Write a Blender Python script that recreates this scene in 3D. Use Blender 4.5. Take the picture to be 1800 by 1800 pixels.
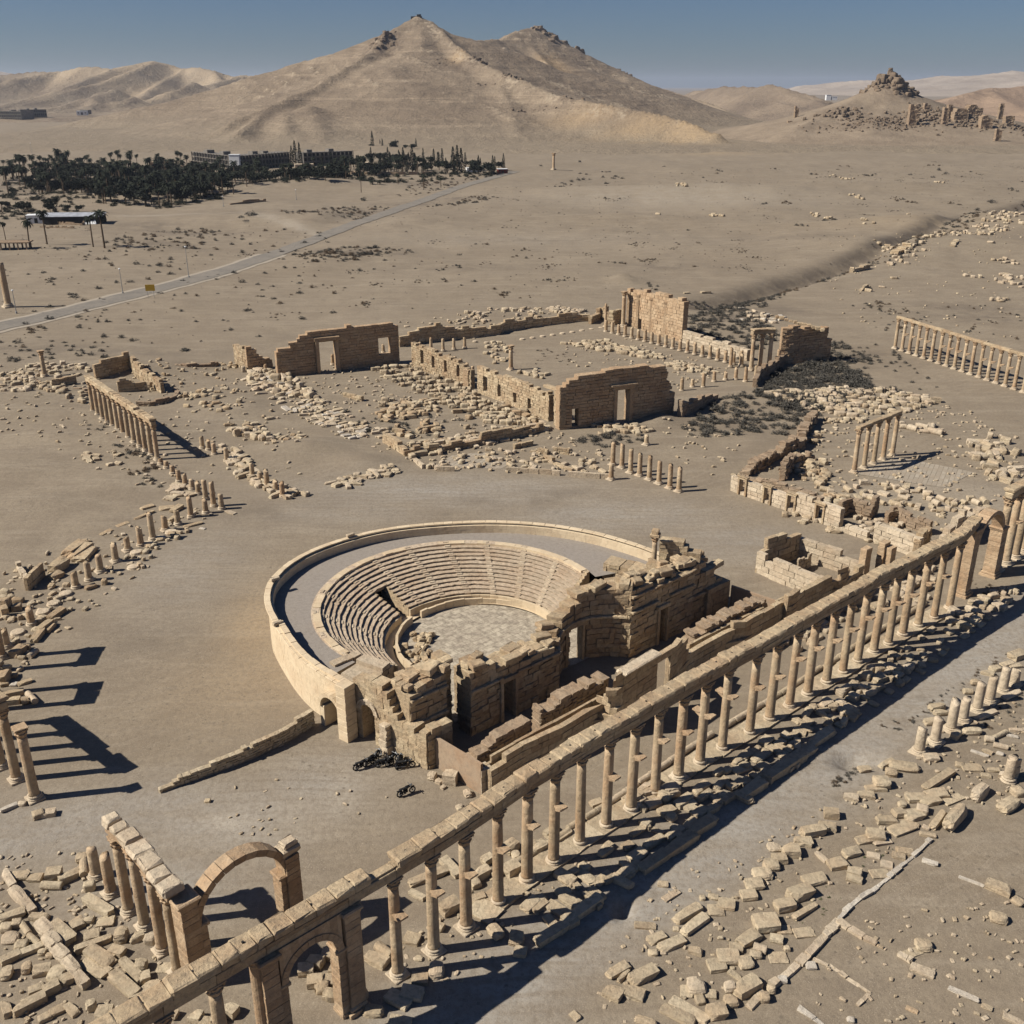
import bpy, math, random
import numpy as np
from mathutils import Vector, Matrix
for o in list(bpy.data.objects): bpy.data.objects.remove(o)
rnd = random.Random(7)
C = bpy.context.scene.collection
SC = bpy.context.scene

# ------------------------------------------------------------ camera, light, sky
F = 1800.0; CAMH = 60.0
PITCH = math.atan(750.0 / F); cp, sp = math.cos(PITCH), math.sin(PITCH)
cam = bpy.data.objects.new('camera', bpy.data.cameras.new('camera')); C.objects.link(cam)
cam.location = (0, 0, CAMH); cam.rotation_euler = (math.pi / 2 - PITCH, 0, 0)
cam.data.sensor_width = 36; cam.data.lens = 36.0
cam.data.clip_start = 1; cam.data.clip_end = 60000
SC.camera = cam
SUN_EL = math.radians(42.0); SUN_AZ = math.radians(-169.5)      # where the sun stands, angle from +X
w = bpy.data.worlds.new('World'); SC.world = w; w.use_nodes = True
nt = w.node_tree; nt.nodes.clear()
sky = nt.nodes.new('ShaderNodeTexSky'); sky.sky_type = 'NISHITA'; sky.sun_disc = False
sky.sun_elevation = SUN_EL; sky.sun_rotation = math.pi / 2 - SUN_AZ
sky.altitude = 400; sky.air_density = 1.0; sky.dust_density = 0.4; sky.ozone_density = 2.4
bg = nt.nodes.new('ShaderNodeBackground'); bg.inputs[1].default_value = 0.041
wo = nt.nodes.new('ShaderNodeOutputWorld')
tint = nt.nodes.new('ShaderNodeMix'); tint.data_type = 'RGBA'; tint.blend_type = 'MULTIPLY'; tint.inputs[0].default_value = 1.0; tint.inputs[7].default_value = (0.54, 0.68, 0.97, 1)
nt.links.new(sky.outputs[0], tint.inputs[6]); nt.links.new(tint.outputs[2], bg.inputs[0]); nt.links.new(bg.outputs[0], wo.inputs[0])
sl = bpy.data.lights.new('sun', 'SUN'); sl.energy = 5.0; sl.angle = math.radians(0.5); sl.color = (1.0, 0.95, 0.87)
sun = bpy.data.objects.new('sun', sl); C.objects.link(sun)
sdir = Vector((math.cos(SUN_AZ) * math.cos(SUN_EL), math.sin(SUN_AZ) * math.cos(SUN_EL), math.sin(SUN_EL)))
sun.rotation_euler = sdir.to_track_quat('Z', 'Y').to_euler()
SC.view_settings.view_transform = 'Standard'; SC.view_settings.look = 'None'
SC.view_settings.exposure = 0.34; SC.view_settings.gamma = 1.0
SC.cycles.max_bounces = 5; SC.cycles.diffuse_bounces = 1; SC.cycles.volume_bounces = 0
SC.cycles.use_adaptive_sampling = True

# ------------------------------------------------------------ measuring: photo pixel -> place on the site
def ray(px, py):
    u = (px - 900) / F; v = (py - 900) / F
    return u, cp - v * sp, -sp - v * cp
def at(px, py, z=0.0):
    r = ray(px, py); t = (z - CAMH) / r[2]
    return Vector((r[0] * t, r[1] * t, z))
def atD(px, py, D):
    r = ray(px, py); t = D / r[1]
    return (r[0] * t, D, CAMH + r[2] * t)
def scr(p):
    dz = p[2] - CAMH; d = p[1] * cp - dz * sp
    return 900 + F * p[0] / d, 900 - F * (p[1] * sp + dz * cp) / d
def height_at(px, py, ty):
    g = at(px, py); lo, hi = 0.0, 40.0
    for _ in range(40):
        m = (lo + hi) / 2
        if scr((g.x, g.y, m))[1] > ty: lo = m
        else: hi = m
    return lo
U = Vector((0.741, 0.672, 0)); V = Vector((-0.672, 0.741, 0))   # along / across the great colonnade

# ------------------------------------------------------------ noise
def _h(ix, iy, s):
    n = (ix.astype(np.int64) * 374761393 + iy.astype(np.int64) * 668265263 + s * 1442695041) & 0x7fffffff
    n = ((n ^ (n >> 13)) * 1274126177) & 0x7fffffff
    return ((n ^ (n >> 16)) & 0xffff) / 65535.0
def vnoise(x, y, s=0):
    ix = np.floor(x); iy = np.floor(y); fx = x - ix; fy = y - iy
    fx = fx * fx * (3 - 2 * fx); fy = fy * fy * (3 - 2 * fy)
    a = _h(ix, iy, s); b = _h(ix + 1, iy, s); c = _h(ix, iy + 1, s); d = _h(ix + 1, iy + 1, s)
    return (a * (1 - fx) + b * fx) * (1 - fy) + (c * (1 - fx) + d * fx) * fy
def fbm(x, y, o=5, s=0, g=0.5):
    r = 0; a = 1; t = 0
    for i in range(o):
        r = r + a * vnoise(x * 2 ** i + 17 * i, y * 2 ** i - 9 * i, s + i); t += a; a *= g
    return r / t
def ridged(x, y, o=5, s=0):
    r = 0; a = 1; t = 0
    for i in range(o):
        r = r + a * (1 - np.abs(2 * vnoise(x * 2 ** i, y * 2 ** i, s + i) - 1)); t += a; a *= 0.5
    return r / t

# ------------------------------------------------------------ materials
class NT:
    def __init__(s, name):
        s.m = bpy.data.materials.new(name); s.m.use_nodes = True; s.t = s.m.node_tree; s.t.nodes.clear()
        s.o = s.t.nodes.new('ShaderNodeOutputMaterial'); s.b = s.t.nodes.new('ShaderNodeBsdfPrincipled')
        s.t.links.new(s.b.outputs[0], s.o.inputs[0]); s.b.inputs['Roughness'].default_value = 0.9
        s.b.inputs['Specular IOR Level'].default_value = 0.15
        g = s.t.nodes.new('ShaderNodeNewGeometry'); s.pos = g.outputs['Position']; s.nor = g.outputs['Normal']
    def n(s, k, **kw):
        n = s.t.nodes.new(k)
        for a, b in kw.items(): setattr(n, a, b)
        return n
    def L(s, a, b): s.t.links.new(a, b)
    def val(s, v):
        return v
    def put(s, inp, v):
        if hasattr(v, 'is_linked') or hasattr(v, 'links'): s.L(v, inp)
        else: inp.default_value = v
    def mapping(s, vec, scale=(1, 1, 1), rot=(0, 0, 0), loc=(0, 0, 0)):
        m = s.n('ShaderNodeMapping'); s.L(vec, m.inputs[0]); m.inputs['Scale'].default_value = scale
        m.inputs['Rotation'].default_value = rot; m.inputs['Location'].default_value = loc
        return m.outputs[0]
    def noise(s, scale, detail=4, rough=0.55, vec=None, dist=0.0):
        n = s.n('ShaderNodeTexNoise'); s.L(vec or s.pos, n.inputs['Vector']); n.inputs['Scale'].default_value = scale
        n.inputs['Detail'].default_value = detail; n.inputs['Roughness'].default_value = rough; n.inputs['Distortion'].default_value = dist
        return n.outputs[0]
    def voro(s, scale, vec=None, out=0, feature='F1'):
        n = s.n('ShaderNodeTexVoronoi'); n.feature = feature; s.L(vec or s.pos, n.inputs['Vector']); n.inputs['Scale'].default_value = scale
        return n.outputs[out]
    def ramp(s, f, stops, interp='LINEAR'):
        r = s.n('ShaderNodeValToRGB'); s.L(f, r.inputs[0]); r.color_ramp.interpolation = interp
        e = r.color_ramp.elements
        while len(e) < len(stops): e.new(0.5)
        for q, (p, c) in zip(e, stops):
            q.position = p; q.color = (c, c, c, 1) if not isinstance(c, tuple) else (*c, 1)
        return r.outputs[0]
    def mix(s, f, a, b, mode='MIX'):
        m = s.n('ShaderNodeMix'); m.data_type = 'RGBA'; m.blend_type = mode; m.clamp_factor = True
        s.put(m.inputs[0], f)
        for i, v in ((6, a), (7, b)):
            if isinstance(v, tuple): m.inputs[i].default_value = (*v, 1)
            else: s.L(v, m.inputs[i])
        return m.outputs[2]
    def math(s, op, a, b=0.0, clamp=False):
        m = s.n('ShaderNodeMath'); m.operation = op; m.use_clamp = clamp
        s.put(m.inputs[0], a); s.put(m.inputs[1], b); return m.outputs[0]
    def attr(s, name, out=2):
        a = s.n('ShaderNodeAttribute'); a.attribute_name = name; return a.outputs[out]
    def bump(s, h, strength, dist, nrm=None):
        b = s.n('ShaderNodeBump'); s.L(h, b.inputs['Height']); b.inputs['Strength'].default_value = strength
        b.inputs['Distance'].default_value = dist
        if nrm is not None: s.L(nrm, b.inputs['Normal'])
        s.L(b.outputs[0], s.b.inputs['Normal']); return b.outputs[0]
    def col(s, c):
        if isinstance(c, tuple): s.b.inputs[0].default_value = (*c, 1)
        else: s.L(c, s.b.inputs[0])

def stone_mat(name, lo, hi, patina=(0.36, 0.19, 0.09), pat=0.35, bumpd=0.05, objrand=True, grime=0.5):
    k = NT(name)
    t = k.attr('tone')
    if objrand:
        oi = k.n('ShaderNodeObjectInfo'); t = k.math('ADD', k.math('MULTIPLY', t, 0.65), k.math('MULTIPLY', oi.outputs['Random'], 0.35))
    base = k.ramp(t, [(0.0, lo), (0.55, tuple((a + b) / 2 for a, b in zip(lo, hi))), (1.0, hi)])
    n1 = k.noise(0.35, 6, 0.62)
    f1 = k.ramp(n1, [(0.42, 0.0), (0.66, 1.0)])
    c = k.mix(k.math('MULTIPLY', f1, pat), base, patina)
    n2 = k.noise(2.3, 7, 0.7)
    c = k.mix(k.math('MULTIPLY', k.ramp(n2, [(0.35, 1.0), (0.55, 0.0)]), grime), c, (0.13, 0.105, 0.08))
    n3 = k.noise(9.0, 4, 0.7)
    c = k.mix(k.math('MULTIPLY', k.ramp(n3, [(0.55, 0.0), (0.75, 1.0)]), 0.35), c, (0.62, 0.52, 0.38))
    k.col(c)
    h = k.math('ADD', k.math('MULTIPLY', k.noise(1.6, 8, 0.68), 1.0), k.math('MULTIPLY', k.noise(7, 5, 0.7), 0.35))
    k.bump(h, 0.9, bumpd * 4)
    return k.m
M = {}
M['stone'] = stone_mat('weathered_sandstone', (0.33, 0.24, 0.145), (0.62, 0.49, 0.31))
M['pale'] = stone_mat('pale_limestone', (0.44, 0.35, 0.24), (0.66, 0.545, 0.39), pat=0.22, grime=0.35)
M['orange'] = stone_mat('orange_sandstone', (0.36, 0.245, 0.145), (0.58, 0.425, 0.265), pat=0.35, grime=0.4)
M['shaft'] = stone_mat('column_sandstone', (0.36, 0.26, 0.155), (0.62, 0.48, 0.31), pat=0.55, grime=0.35)
M['smooth'] = stone_mat('restored_wall_stone', (0.55, 0.43, 0.275), (0.72, 0.58, 0.39), pat=0.22, bumpd=0.015, grime=0.15)
M['rubble'] = stone_mat('fallen_stone', (0.36, 0.28, 0.18), (0.64, 0.53, 0.36), pat=0.25, grime=0.42)
M['seat'] = stone_mat('theatre_seat_stone', (0.42, 0.325, 0.22), (0.64, 0.51, 0.365), pat=0.25, grime=0.4)
M['concrete'] = stone_mat('walkway_screed', (0.25, 0.215, 0.18), (0.32, 0.28, 0.235), pat=0.1, patina=(0.30, 0.24, 0.18), bumpd=0.01, grime=0.3)
M['plaster'] = stone_mat('stained_plaster', (0.34, 0.25, 0.17), (0.40, 0.30, 0.2), pat=0.4, bumpd=0.008, grime=0.3)
M['mud'] = stone_mat('mud_brick', (0.28, 0.2, 0.13), (0.4, 0.3, 0.2), pat=0.2)
M['crag'] = stone_mat('crag_rock_brown', (0.13, 0.098, 0.068), (0.25, 0.192, 0.132), pat=0.2)
M['marble'] = stone_mat('white_marble', (0.47, 0.41, 0.33), (0.66, 0.59, 0.48), pat=0.3, patina=(0.45, 0.35, 0.24), grime=0.35)

def flat_mat(name, c, rough=0.7, var=0.25, sc=3.0, metal=0.0):
    k = NT(name); n = k.noise(sc, 4)
    k.col(k.mix(k.ramp(n, [(0.35, 0.0), (0.65, 1.0)]), tuple(v * (1 - var) for v in c), tuple(min(1, v * (1 + var)) for v in c)))
    k.b.inputs['Roughness'].default_value = rough; k.b.inputs['Metallic'].default_value = metal
    return k.m
M['bush'] = flat_mat('dry_shrub_twigs', (0.088, 0.080, 0.066), 0.9, 0.35, 1.5)
M['bushbrown'] = flat_mat('brown_shrub_twigs', (0.12, 0.085, 0.055), 0.9, 0.35, 1.5)
M['bushgreen'] = flat_mat('green_weed', (0.07, 0.085, 0.035), 0.9, 0.35, 1.5)
M['palm'] = flat_mat('palm_fronds', (0.024, 0.028, 0.016), 0.85, 0.4, 0.6)
M['tree'] = flat_mat('dark_foliage', (0.022, 0.025, 0.015), 0.8, 0.4, 0.4)
M['trunk'] = flat_mat('palm_trunk', (0.12, 0.085, 0.055), 0.9)
M['dark'] = flat_mat('dark_opening', (0.03, 0.027, 0.025), 0.9)
M['white'] = flat_mat('white_paint', (0.72, 0.72, 0.70), 0.7, 0.08)
M['conc'] = flat_mat('grey_concrete', (0.18, 0.16, 0.135), 0.9, 0.2, 0.3)
M['metalroof'] = flat_mat('sheet_metal_roof', (0.34, 0.35, 0.37), 0.6, 0.2, 0.5)
M['black'] = flat_mat('black_metal', (0.012, 0.012, 0.014), 0.35, 0.2)
M['tyre'] = flat_mat('rubber', (0.02, 0.02, 0.02), 0.85)
M['chrome'] = flat_mat('worn_chrome', (0.16, 0.16, 0.16), 0.5, 0.1, 3, 0.9)
M['yellow'] = flat_mat('yellow_sign_paint', (0.42, 0.26, 0.03), 0.6, 0.1)
M['steel'] = flat_mat('galvanised_pole', (0.30, 0.29, 0.27), 0.5, 0.1)
M['red'] = flat_mat('dark_red_cloth', (0.16, 0.03, 0.02), 0.8)
M['blue'] = flat_mat('dark_blue_paint', (0.02, 0.03, 0.06), 0.4)

# ------------------------------------------------------------ mesh builder
class MB:
    def __init__(s): s.v = []; s.f = []; s.t = []
    def add(s, vs, fs, tone=None):
        b = len(s.v); s.v.extend(vs); s.f.extend([tuple(i + b for i in f) for f in fs])
        t = rnd.random() if tone is None else tone
        s.t.extend([t] * len(vs)); return s
    def hexa(s, P, tone=None):
        """8 corners: bottom 4 ccw then top 4"""
        return s.add([tuple(p) for p in P], [(3, 2, 1, 0), (4, 5, 6, 7), (0, 1, 5, 4), (1, 2, 6, 5), (2, 3, 7, 6), (3, 0, 4, 7)], tone)
    def box(s, c, X, Y, lx, ly, lz, j=0.0, tone=None, z0=None):
        """oriented box: centre c (base z), axes X,Y, full sizes"""
        c = Vector(c); P = []
        for dz in (0, lz):
            for a, b in ((-1, -1), (1, -1), (1, 1), (-1, 1)):
                p = c + X * (a * lx / 2) + Y * (b * ly / 2) + Vector((0, 0, dz))
                if j: p += Vector((rnd.uniform(-j, j), rnd.uniform(-j, j), rnd.uniform(-j, j)))
                P.append(p)
        return s.hexa(P, tone)
    def bbox(s, c, X, Y, lx, ly, lz, ch=0.06, j=0.02, tone=None):
        """bevelled box with weathered corners"""
        c = Vector(c); vs = []
        for z, k in ((0, ch), (ch, 0), (lz - ch, 0), (lz, ch)):
            hx, hy = lx / 2 - k, ly / 2 - k
            q = [(-hx + ch * .7, -hy), (hx - ch * .7, -hy), (hx, -hy + ch * .7), (hx, hy - ch * .7), (hx - ch * .7, hy), (-hx + ch * .7, hy), (-hx, hy - ch * .7), (-hx, -hy + ch * .7)]
            for a, b in q:
                vs.append(tuple(c + X * (a + rnd.uniform(-j, j)) + Y * (b + rnd.uniform(-j, j)) + Vector((0, 0, z + rnd.uniform(-j, j)))))
        fs = [tuple(range(7, -1, -1)), tuple(range(24, 32))]
        for l in range(3):
            for i in range(8):
                k = (i + 1) % 8; fs.append((l * 8 + i, l * 8 + k, (l + 1) * 8 + k, (l + 1) * 8 + i))
        return s.add(vs, fs, tone)
    def lathe(s, prof, seg=20, c=(0, 0, 0), mod=None, tone=None, cap=True, axis=None):
        """prof: list of (r,z)"""
        vs = []; fs = []
        for i, (r, z) in enumerate(prof):
            for k in range(seg):
                a = 2 * math.pi * k / seg; rr = r if mod is None else mod(r, z, a)
                p = Vector((rr * math.cos(a), rr * math.sin(a), z))
                if axis is not None: p = axis @ p
                vs.append((c[0] + p.x, c[1] + p.y, c[2] + p.z))
        for i in range(len(prof) - 1):
            for k in range(seg):
                k2 = (k + 1) % seg; fs.append((i * seg + k, i * seg + k2, (i + 1) * seg + k2, (i + 1) * seg + k))
        if cap:
            fs.append(tuple(range(seg - 1, -1, -1))); n = (len(prof) - 1) * seg; fs.append(tuple(range(n, n + seg)))
        return s.add(vs, fs, tone)
    def mesh(s, name, smooth=False):
        m = bpy.data.meshes.new(name); m.from_pydata(s.v, [], s.f); m.update()
        a = m.attributes.new('tone', 'FLOAT', 'POINT'); a.data.foreach_set('value', s.t)
        if smooth: m.polygons.foreach_set('use_smooth', [True] * len(m.polygons))
        return m
    def build(s, name, mat, parent=None, smooth=False):
        m = s.mesh(name, smooth); m.materials.append(mat)
        return link(name, m, parent)
def link(name, m, parent=None):
    o = bpy.data.objects.new(name, m); C.objects.link(o)
    if parent is not None: o.parent = parent
    return o
def tag(o, label, cat, group=None, kind=None):
    o['label'] = label
    if cat: o['category'] = cat
    if group: o['group'] = group
    if kind: o['kind'] = kind
    return o
def thing(name, label, cat, loc=(0, 0, 0), rz=0.0, group=None):
    o = bpy.data.objects.new(name, None); C.objects.link(o); o.location = loc; o.rotation_euler = (0, 0, rz)
    o.empty_display_size = 0.5
    return tag(o, label, cat, group)
def rebase(root, parts, loc):
    """meshes were built in site coordinates; give the thing its own origin"""
    root.location = loc
    for p in parts: p.location = (-loc[0], -loc[1], -loc[2])
def copy_tree(o, parent=None):
    c = o.copy(); C.objects.link(c); c.parent = parent
    for ch in list(o.children): copy_tree(ch, c)
    return c
REG = {}      # repeats whose labels count them off: key -> (template, [objects])
def reg(key, tmpl, o): REG.setdefault(key, (tmpl, []))[1].append(o)
def ordn(i):
    s = 'th' if 10 <= i % 100 <= 20 else {1: 'st', 2: 'nd', 3: 'rd'}.get(i % 10, 'th')
    return f'{i}{s}'
def finish_labels():
    bpy.context.view_layer.update()
    for tmpl, os in REG.values():
        os.sort(key=lambda o: scr(o.matrix_world.translation)[0])
        for i, o in enumerate(os): o['label'] = tmpl.format(n=ordn(i + 1))

# ------------------------------------------------------------ block walls
class Path:
    def __init__(s, pts):
        """pts: (x,y,ztop) in site metres"""
        s.p = [Vector((a[0], a[1], 0)) for a in pts]; s.h = [a[2] for a in pts]; s.s = [0.0]
        for a, b in zip(s.p, s.p[1:]): s.s.append(s.s[-1] + (b - a).length)
        s.len = s.s[-1]
    def loc(s, q):
        q = min(max(q, 0), s.len)
        for i in range(len(s.p) - 1):
            if q <= s.s[i + 1] + 1e-9:
                t = (q - s.s[i]) / max(1e-6, s.s[i + 1] - s.s[i]); return i, t
        return len(s.p) - 2, 1.0
    def pos(s, q): i, t = s.loc(q); return s.p[i].lerp(s.p[i + 1], t)
    def hei(s, q): i, t = s.loc(q); return s.h[i] * (1 - t) + s.h[i + 1] * t
    def nrm(s, q):
        e = 0.35; a = s.pos(max(0, q - e)); b = s.pos(min(s.len, q + e)); d = (b - a).normalized()
        return Vector((-d.y, d.x, 0))
    def proj(s, w):
        best = (1e9, 0)
        for i in range(len(s.p) - 1):
            a, b = s.p[i], s.p[i + 1]; d = b - a; L = d.length
            t = min(max((Vector((w[0], w[1], 0)) - a).dot(d) / (L * L), 0), 1); dist = (a + d * t - Vector((w[0], w[1], 0))).length
            if dist < best[0]: best = (dist, s.s[i] + t * L)
        return best[1]
def px_path(pts):
    """pts: (px,py,zref[,ztop])"""
    out = []
    for p in pts:
        g = at(p[0], p[1], p[2]); out.append((g.x, g.y, p[3] if len(p) > 3 else p[2]))
    return out
def wall_mb(pts, thick, side=1, ch=0.55, bl=1.1, j=0.035, z0=-0.2, ops=(), rag=0.35, gap=0.03, mb=None, toned=(0, 1), offs=0.03, top=True, bev=False):
    P = Path(pts); mb = mb or MB(); z = z0; row = 0
    O = []
    for o in ops:
        if isinstance(o[0], tuple): a = P.proj(at(*o[0])); b = P.proj(at(*o[1])); O.append((min(a, b), max(a, b), *o[2:]))
        else: O.append(o)
    hmax = max(P.h)
    while z < hmax + 0.2:
        h = ch * rnd.uniform(0.85, 1.15); zc = z + h / 2
        cuts = []
        for o in O:
            z1, z2 = o[2], o[3]; arch = len(o) > 4 and o[4]
            if zc < z1 or zc > z2: continue
            a, b = o[0], o[1]
            if arch:
                r = (b - a) / 2; zs = z2 - r
                if zc > zs:
                    q = math.sqrt(max(0, r * r - (zc - zs) ** 2)); m = (a + b) / 2; a, b = m - q, m + q
            cuts.append((a, b))
        cuts.sort(); segs = []; s0 = 0.0
        for a, b in cuts:
            if a > s0: segs.append((s0, a))
            s0 = max(s0, b)
        if s0 < P.len: segs.append((s0, P.len))
        for a, b in segs:
            s = a; first = True
            while s < b - 0.05:
                L = bl * rnd.uniform(0.6, 1.45)
                if first and row % 2: L *= 0.5
                first = False; e = min(s + L, b)
                if b - e < bl * 0.3: e = b
                m = (s + e) / 2; ht = P.hei(m)
                if zc <= ht and not (ht - zc < ch * 0.9 and top and rnd.random() < rag):
                    t = rnd.uniform(*toned); o1 = rnd.uniform(-offs, offs); o2 = rnd.uniform(-offs, offs)
                    g = gap / 2; pa, pb = P.pos(s + g), P.pos(e - g); na, nb = P.nrm(s) * side, P.nrm(e) * side
                    q = [pa + na * o1, pb + nb * o1, pb + nb * (thick + o2), pa + na * (thick + o2)]
                    if side < 0: q = [q[1], q[0], q[3], q[2]]
                    zt = z + h
                    if ht - zt < 0: zt = zt + rnd.uniform(-0.12, 0.05)
                    Q = [Vector((v.x, v.y, z + g)) for v in q] + [Vector((v.x, v.y, zt - g)) for v in q]
                    if j: Q = [v + Vector((rnd.uniform(-j, j), rnd.uniform(-j, j), rnd.uniform(-j, j) * .7)) for v in Q]
                    mb.hexa(Q, t)
                    # core so that joints do not let light through
                    k = min(0.12, thick * 0.2); pa, pb = P.pos(s), P.pos(e)
                    q = [pa + na * k, pb + nb * k, pb + nb * (thick - k), pa + na * (thick - k)]
                    if side < 0: q = [q[1], q[0], q[3], q[2]]
                    mb.hexa([Vector((v.x, v.y, z - 0.01)) for v in q] + [Vector((v.x, v.y, zt - 0.07)) for v in q], 0.1)
                s = e
        z += h; row += 1
    return mb, P
def arch_ring(mb, c, X, r, zs, depth, wid=0.55, N=None, n=11, a0=0.0, a1=math.pi, back=0.0, proud=0.06):
    """voussoirs of an arch: c centre on the wall's front line, X along wall, N into wall"""
    if N is None: N = Vector((-X.y, X.x, 0))
    for i in range(n):
        t0 = a0 + (a1 - a0) * i / n; t1 = a0 + (a1 - a0) * (i + 1) / n - 0.012; q = []
        for dep in (-proud, depth + proud):
            for rr, t in ((r, t0), (r + wid, t0), (r + wid, t1), (r, t1)):
                q.append(c + X * (rr * math.cos(t)) + N * dep + Vector((0, 0, zs + rr * math.sin(t))))
        mb.add([tuple(v) for v in q], [(0, 1, 2, 3), (7, 6, 5, 4), (0, 4, 5, 1), (1, 5, 6, 2), (2, 6, 7, 3), (3, 7, 4, 0)])
    return mb
def center_of(o):
    vs = np.empty(len(o.data.vertices) * 3, dtype=np.float32); o.data.vertices.foreach_get('co', vs); vs = vs.reshape(-1, 3)
    return (float(vs[:, 0].mean()), float(vs[:, 1].mean()), 0.0)
def settle(o):
    """move the mesh's origin to its own base centre"""
    c = center_of(o); o.data.transform(Matrix.Translation((-c[0], -c[1], 0))); o.location = c; return o
def wall(name, label, cat, pts, thick, mat='stone', group=None, **kw):
    mb, P = wall_mb(pts, thick, **kw); o = mb.build(name, M[mat]); settle(o); tag(o, label, cat, group); return o
# ------------------------------------------------------------ terrain
def poly_dist(X, Y, pts):
    """distance to a polyline and the value carried along it"""
    bd = np.full(X.shape, 1e9); bv = np.zeros(X.shape)
    for a, b in zip(pts, pts[1:]):
        dx, dy = b[0] - a[0], b[1] - a[1]; L2 = dx * dx + dy * dy + 1e-9
        t = np.clip(((X - a[0]) * dx + (Y - a[1]) * dy) / L2, 0, 1)
        d = np.hypot(X - a[0] - t * dx, Y - a[1] - t * dy)
        v = (a[2] + t * (b[2] - a[2])) if len(a) > 2 else 0 * t
        k = d < bd; bd = np.where(k, d, bd); bv = np.where(k, v, bv)
    return bd, bv
GULLY = [tuple(at(*p)) for p in [(1235, 535), (1330, 512), (1400, 490), (1480, 468), (1560, 442), (1620, 412), (1700, 387), (1800, 362), (1900, 340)]]
ROAD = [tuple(at(*p)) for p in [(-250, 640), (-100, 600), (0, 575), (70, 560), (140, 542), (220, 522), (310, 500), (400, 474), (480, 448), (560, 420), (640, 391), (700, 368), (760, 345), (820, 326), (868, 313), (905, 303)]]
MOUNDS = [(545, 790, 7, 5, 1.5), (640, 815, 6, 4, 1.2), (470, 800, 6, 4, .7), (240, 650, 14, 8, 1.6), (380, 700, 10, 8, .8), (1160, 738, 3.2, 2.2, 1.2), (1340, 700, 14, 8, 1.0),
          (50, 700, 18, 12, 1.5), (100, 765, 9, 5, .7), (200, 850, 8, 4, .5), (60, 880, 8, 4, .5), (250, 755, 5, 5, .7), (150, 920, 6, 3, .4), (20, 820, 9, 5, .7), (560, 700, 8, 4, .4), (430, 720, 6, 6, .9), (1250, 800, 6, 5, .5), (1330, 780, 5, 5, .6), (1500, 1336, 1.7, 1.0, -1.5), (1093, 1598, .8, .7, -1.1), (1545, 1340, 1.0, .7, -.9), (430, 390, 60, 25, 5), (560, 330, 50, 22, 6), (200, 350, 70, 20, 4), (1000, 340, 60, 30, 3), (1110, 385, 35, 14, 3), (780, 350, 30, 8, 2),
          (1690, 440, 60, 24, 4), (1800, 400, 70, 26, 5), (1270, 340, 60, 20, 5), (1560, 395, 40, 14, 2.5), (880, 560, 30, 10, 1.5), (1095, 495, 5, 4, 2.2), (1500, 330, 70, 25, 4)]
MW = [(at(a, b).x, at(a, b).y, c, d, e) for a, b, c, d, e in MOUNDS]
def ground_h(X, Y):
    X = np.asarray(X, float); Y = np.asarray(Y, float); r = np.hypot(X, Y)
    far = np.clip((r - 210) / 250, 0, 1)
    z = (fbm(X / 70, Y / 70, 5, 3) - 0.5) * 5.0 * far * np.clip(1.5 - r / 6000, .2, 1)
    z += (fbm(X / 14, Y / 14, 4, 8) - 0.5) * (0.10 + 0.9 * far)
    for cx, cy, rx, ry, h in MW:
        z += h * np.exp(-((X - cx) / rx) ** 2 - ((Y - cy) / ry) ** 2)
    d, _ = poly_dist(X, Y, GULLY)
    z -= 4.0 * np.exp(-(d / 5.0) ** 2) * np.clip((r - 260) / 60, 0, 1)
    dr, _ = poly_dist(X, Y, ROAD)
    k = np.exp(-(dr / 16) ** 4); base = (fbm(X / 70, Y / 70, 2, 3) - 0.5) * 2.0 * far
    z = z * (1 - k) + base * k
    return z
def gh(x, y): return float(ground_h(np.array([x]), np.array([y]))[0])
def on(px, py):
    """point of the terrain seen at a pixel (flat guess, then corrected once)"""
    g = at(px, py)
    for _ in range(4): z = gh(g.x, g.y); g = at(px, py, z)
    return g

def stripe(X, Y, pts, wdt, soft=0.5):
    d, _ = poly_dist(X, Y, [tuple(at(*p)) for p in pts]); return np.clip(1 - (d - wdt * (1 - soft)) / (wdt * soft + .01) / 2, 0, 1)
def blob(X, Y, px, py, rx, ry):
    g = at(px, py); return np.exp(-((X - g.x) / rx) ** 2 - ((Y - g.y) / ry) ** 2)

def grid_mesh(name, X, Y, Z, attrs=None, wrap=False):
    n, m = X.shape
    co = np.stack([X, Y, Z], -1).reshape(-1, 3).astype(np.float32)
    i = np.arange(n * m).reshape(n, m)
    if wrap:
        j = np.roll(i, -1, axis=1); a, b, c, d = i[:-1], j[:-1], j[1:], i[1:]
    else: a, b, c, d = i[:-1, :-1], i[:-1, 1:], i[1:, 1:], i[1:, :-1]
    q = np.stack([a, b, c, d], -1).reshape(-1, 4)
    me = bpy.data.meshes.new(name); me.vertices.add(n * m); me.vertices.foreach_set('co', co.ravel())
    me.loops.add(q.size); me.loops.foreach_set('vertex_index', q.ravel().astype(np.int32))
    me.polygons.add(len(q)); me.polygons.foreach_set('loop_start', np.arange(0, q.size, 4, dtype=np.int32))
    me.polygons.foreach_set('use_smooth', np.ones(len(q), dtype=bool)); me.update(); me.validate()
    for k, v in (attrs or {}).items():
        a = me.attributes.new(k, 'FLOAT', 'POINT'); a.data.foreach_set('value', v.ravel().astype(np.float32))
    o = bpy.data.objects.new(name, me); C.objects.link(o); return o

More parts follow.
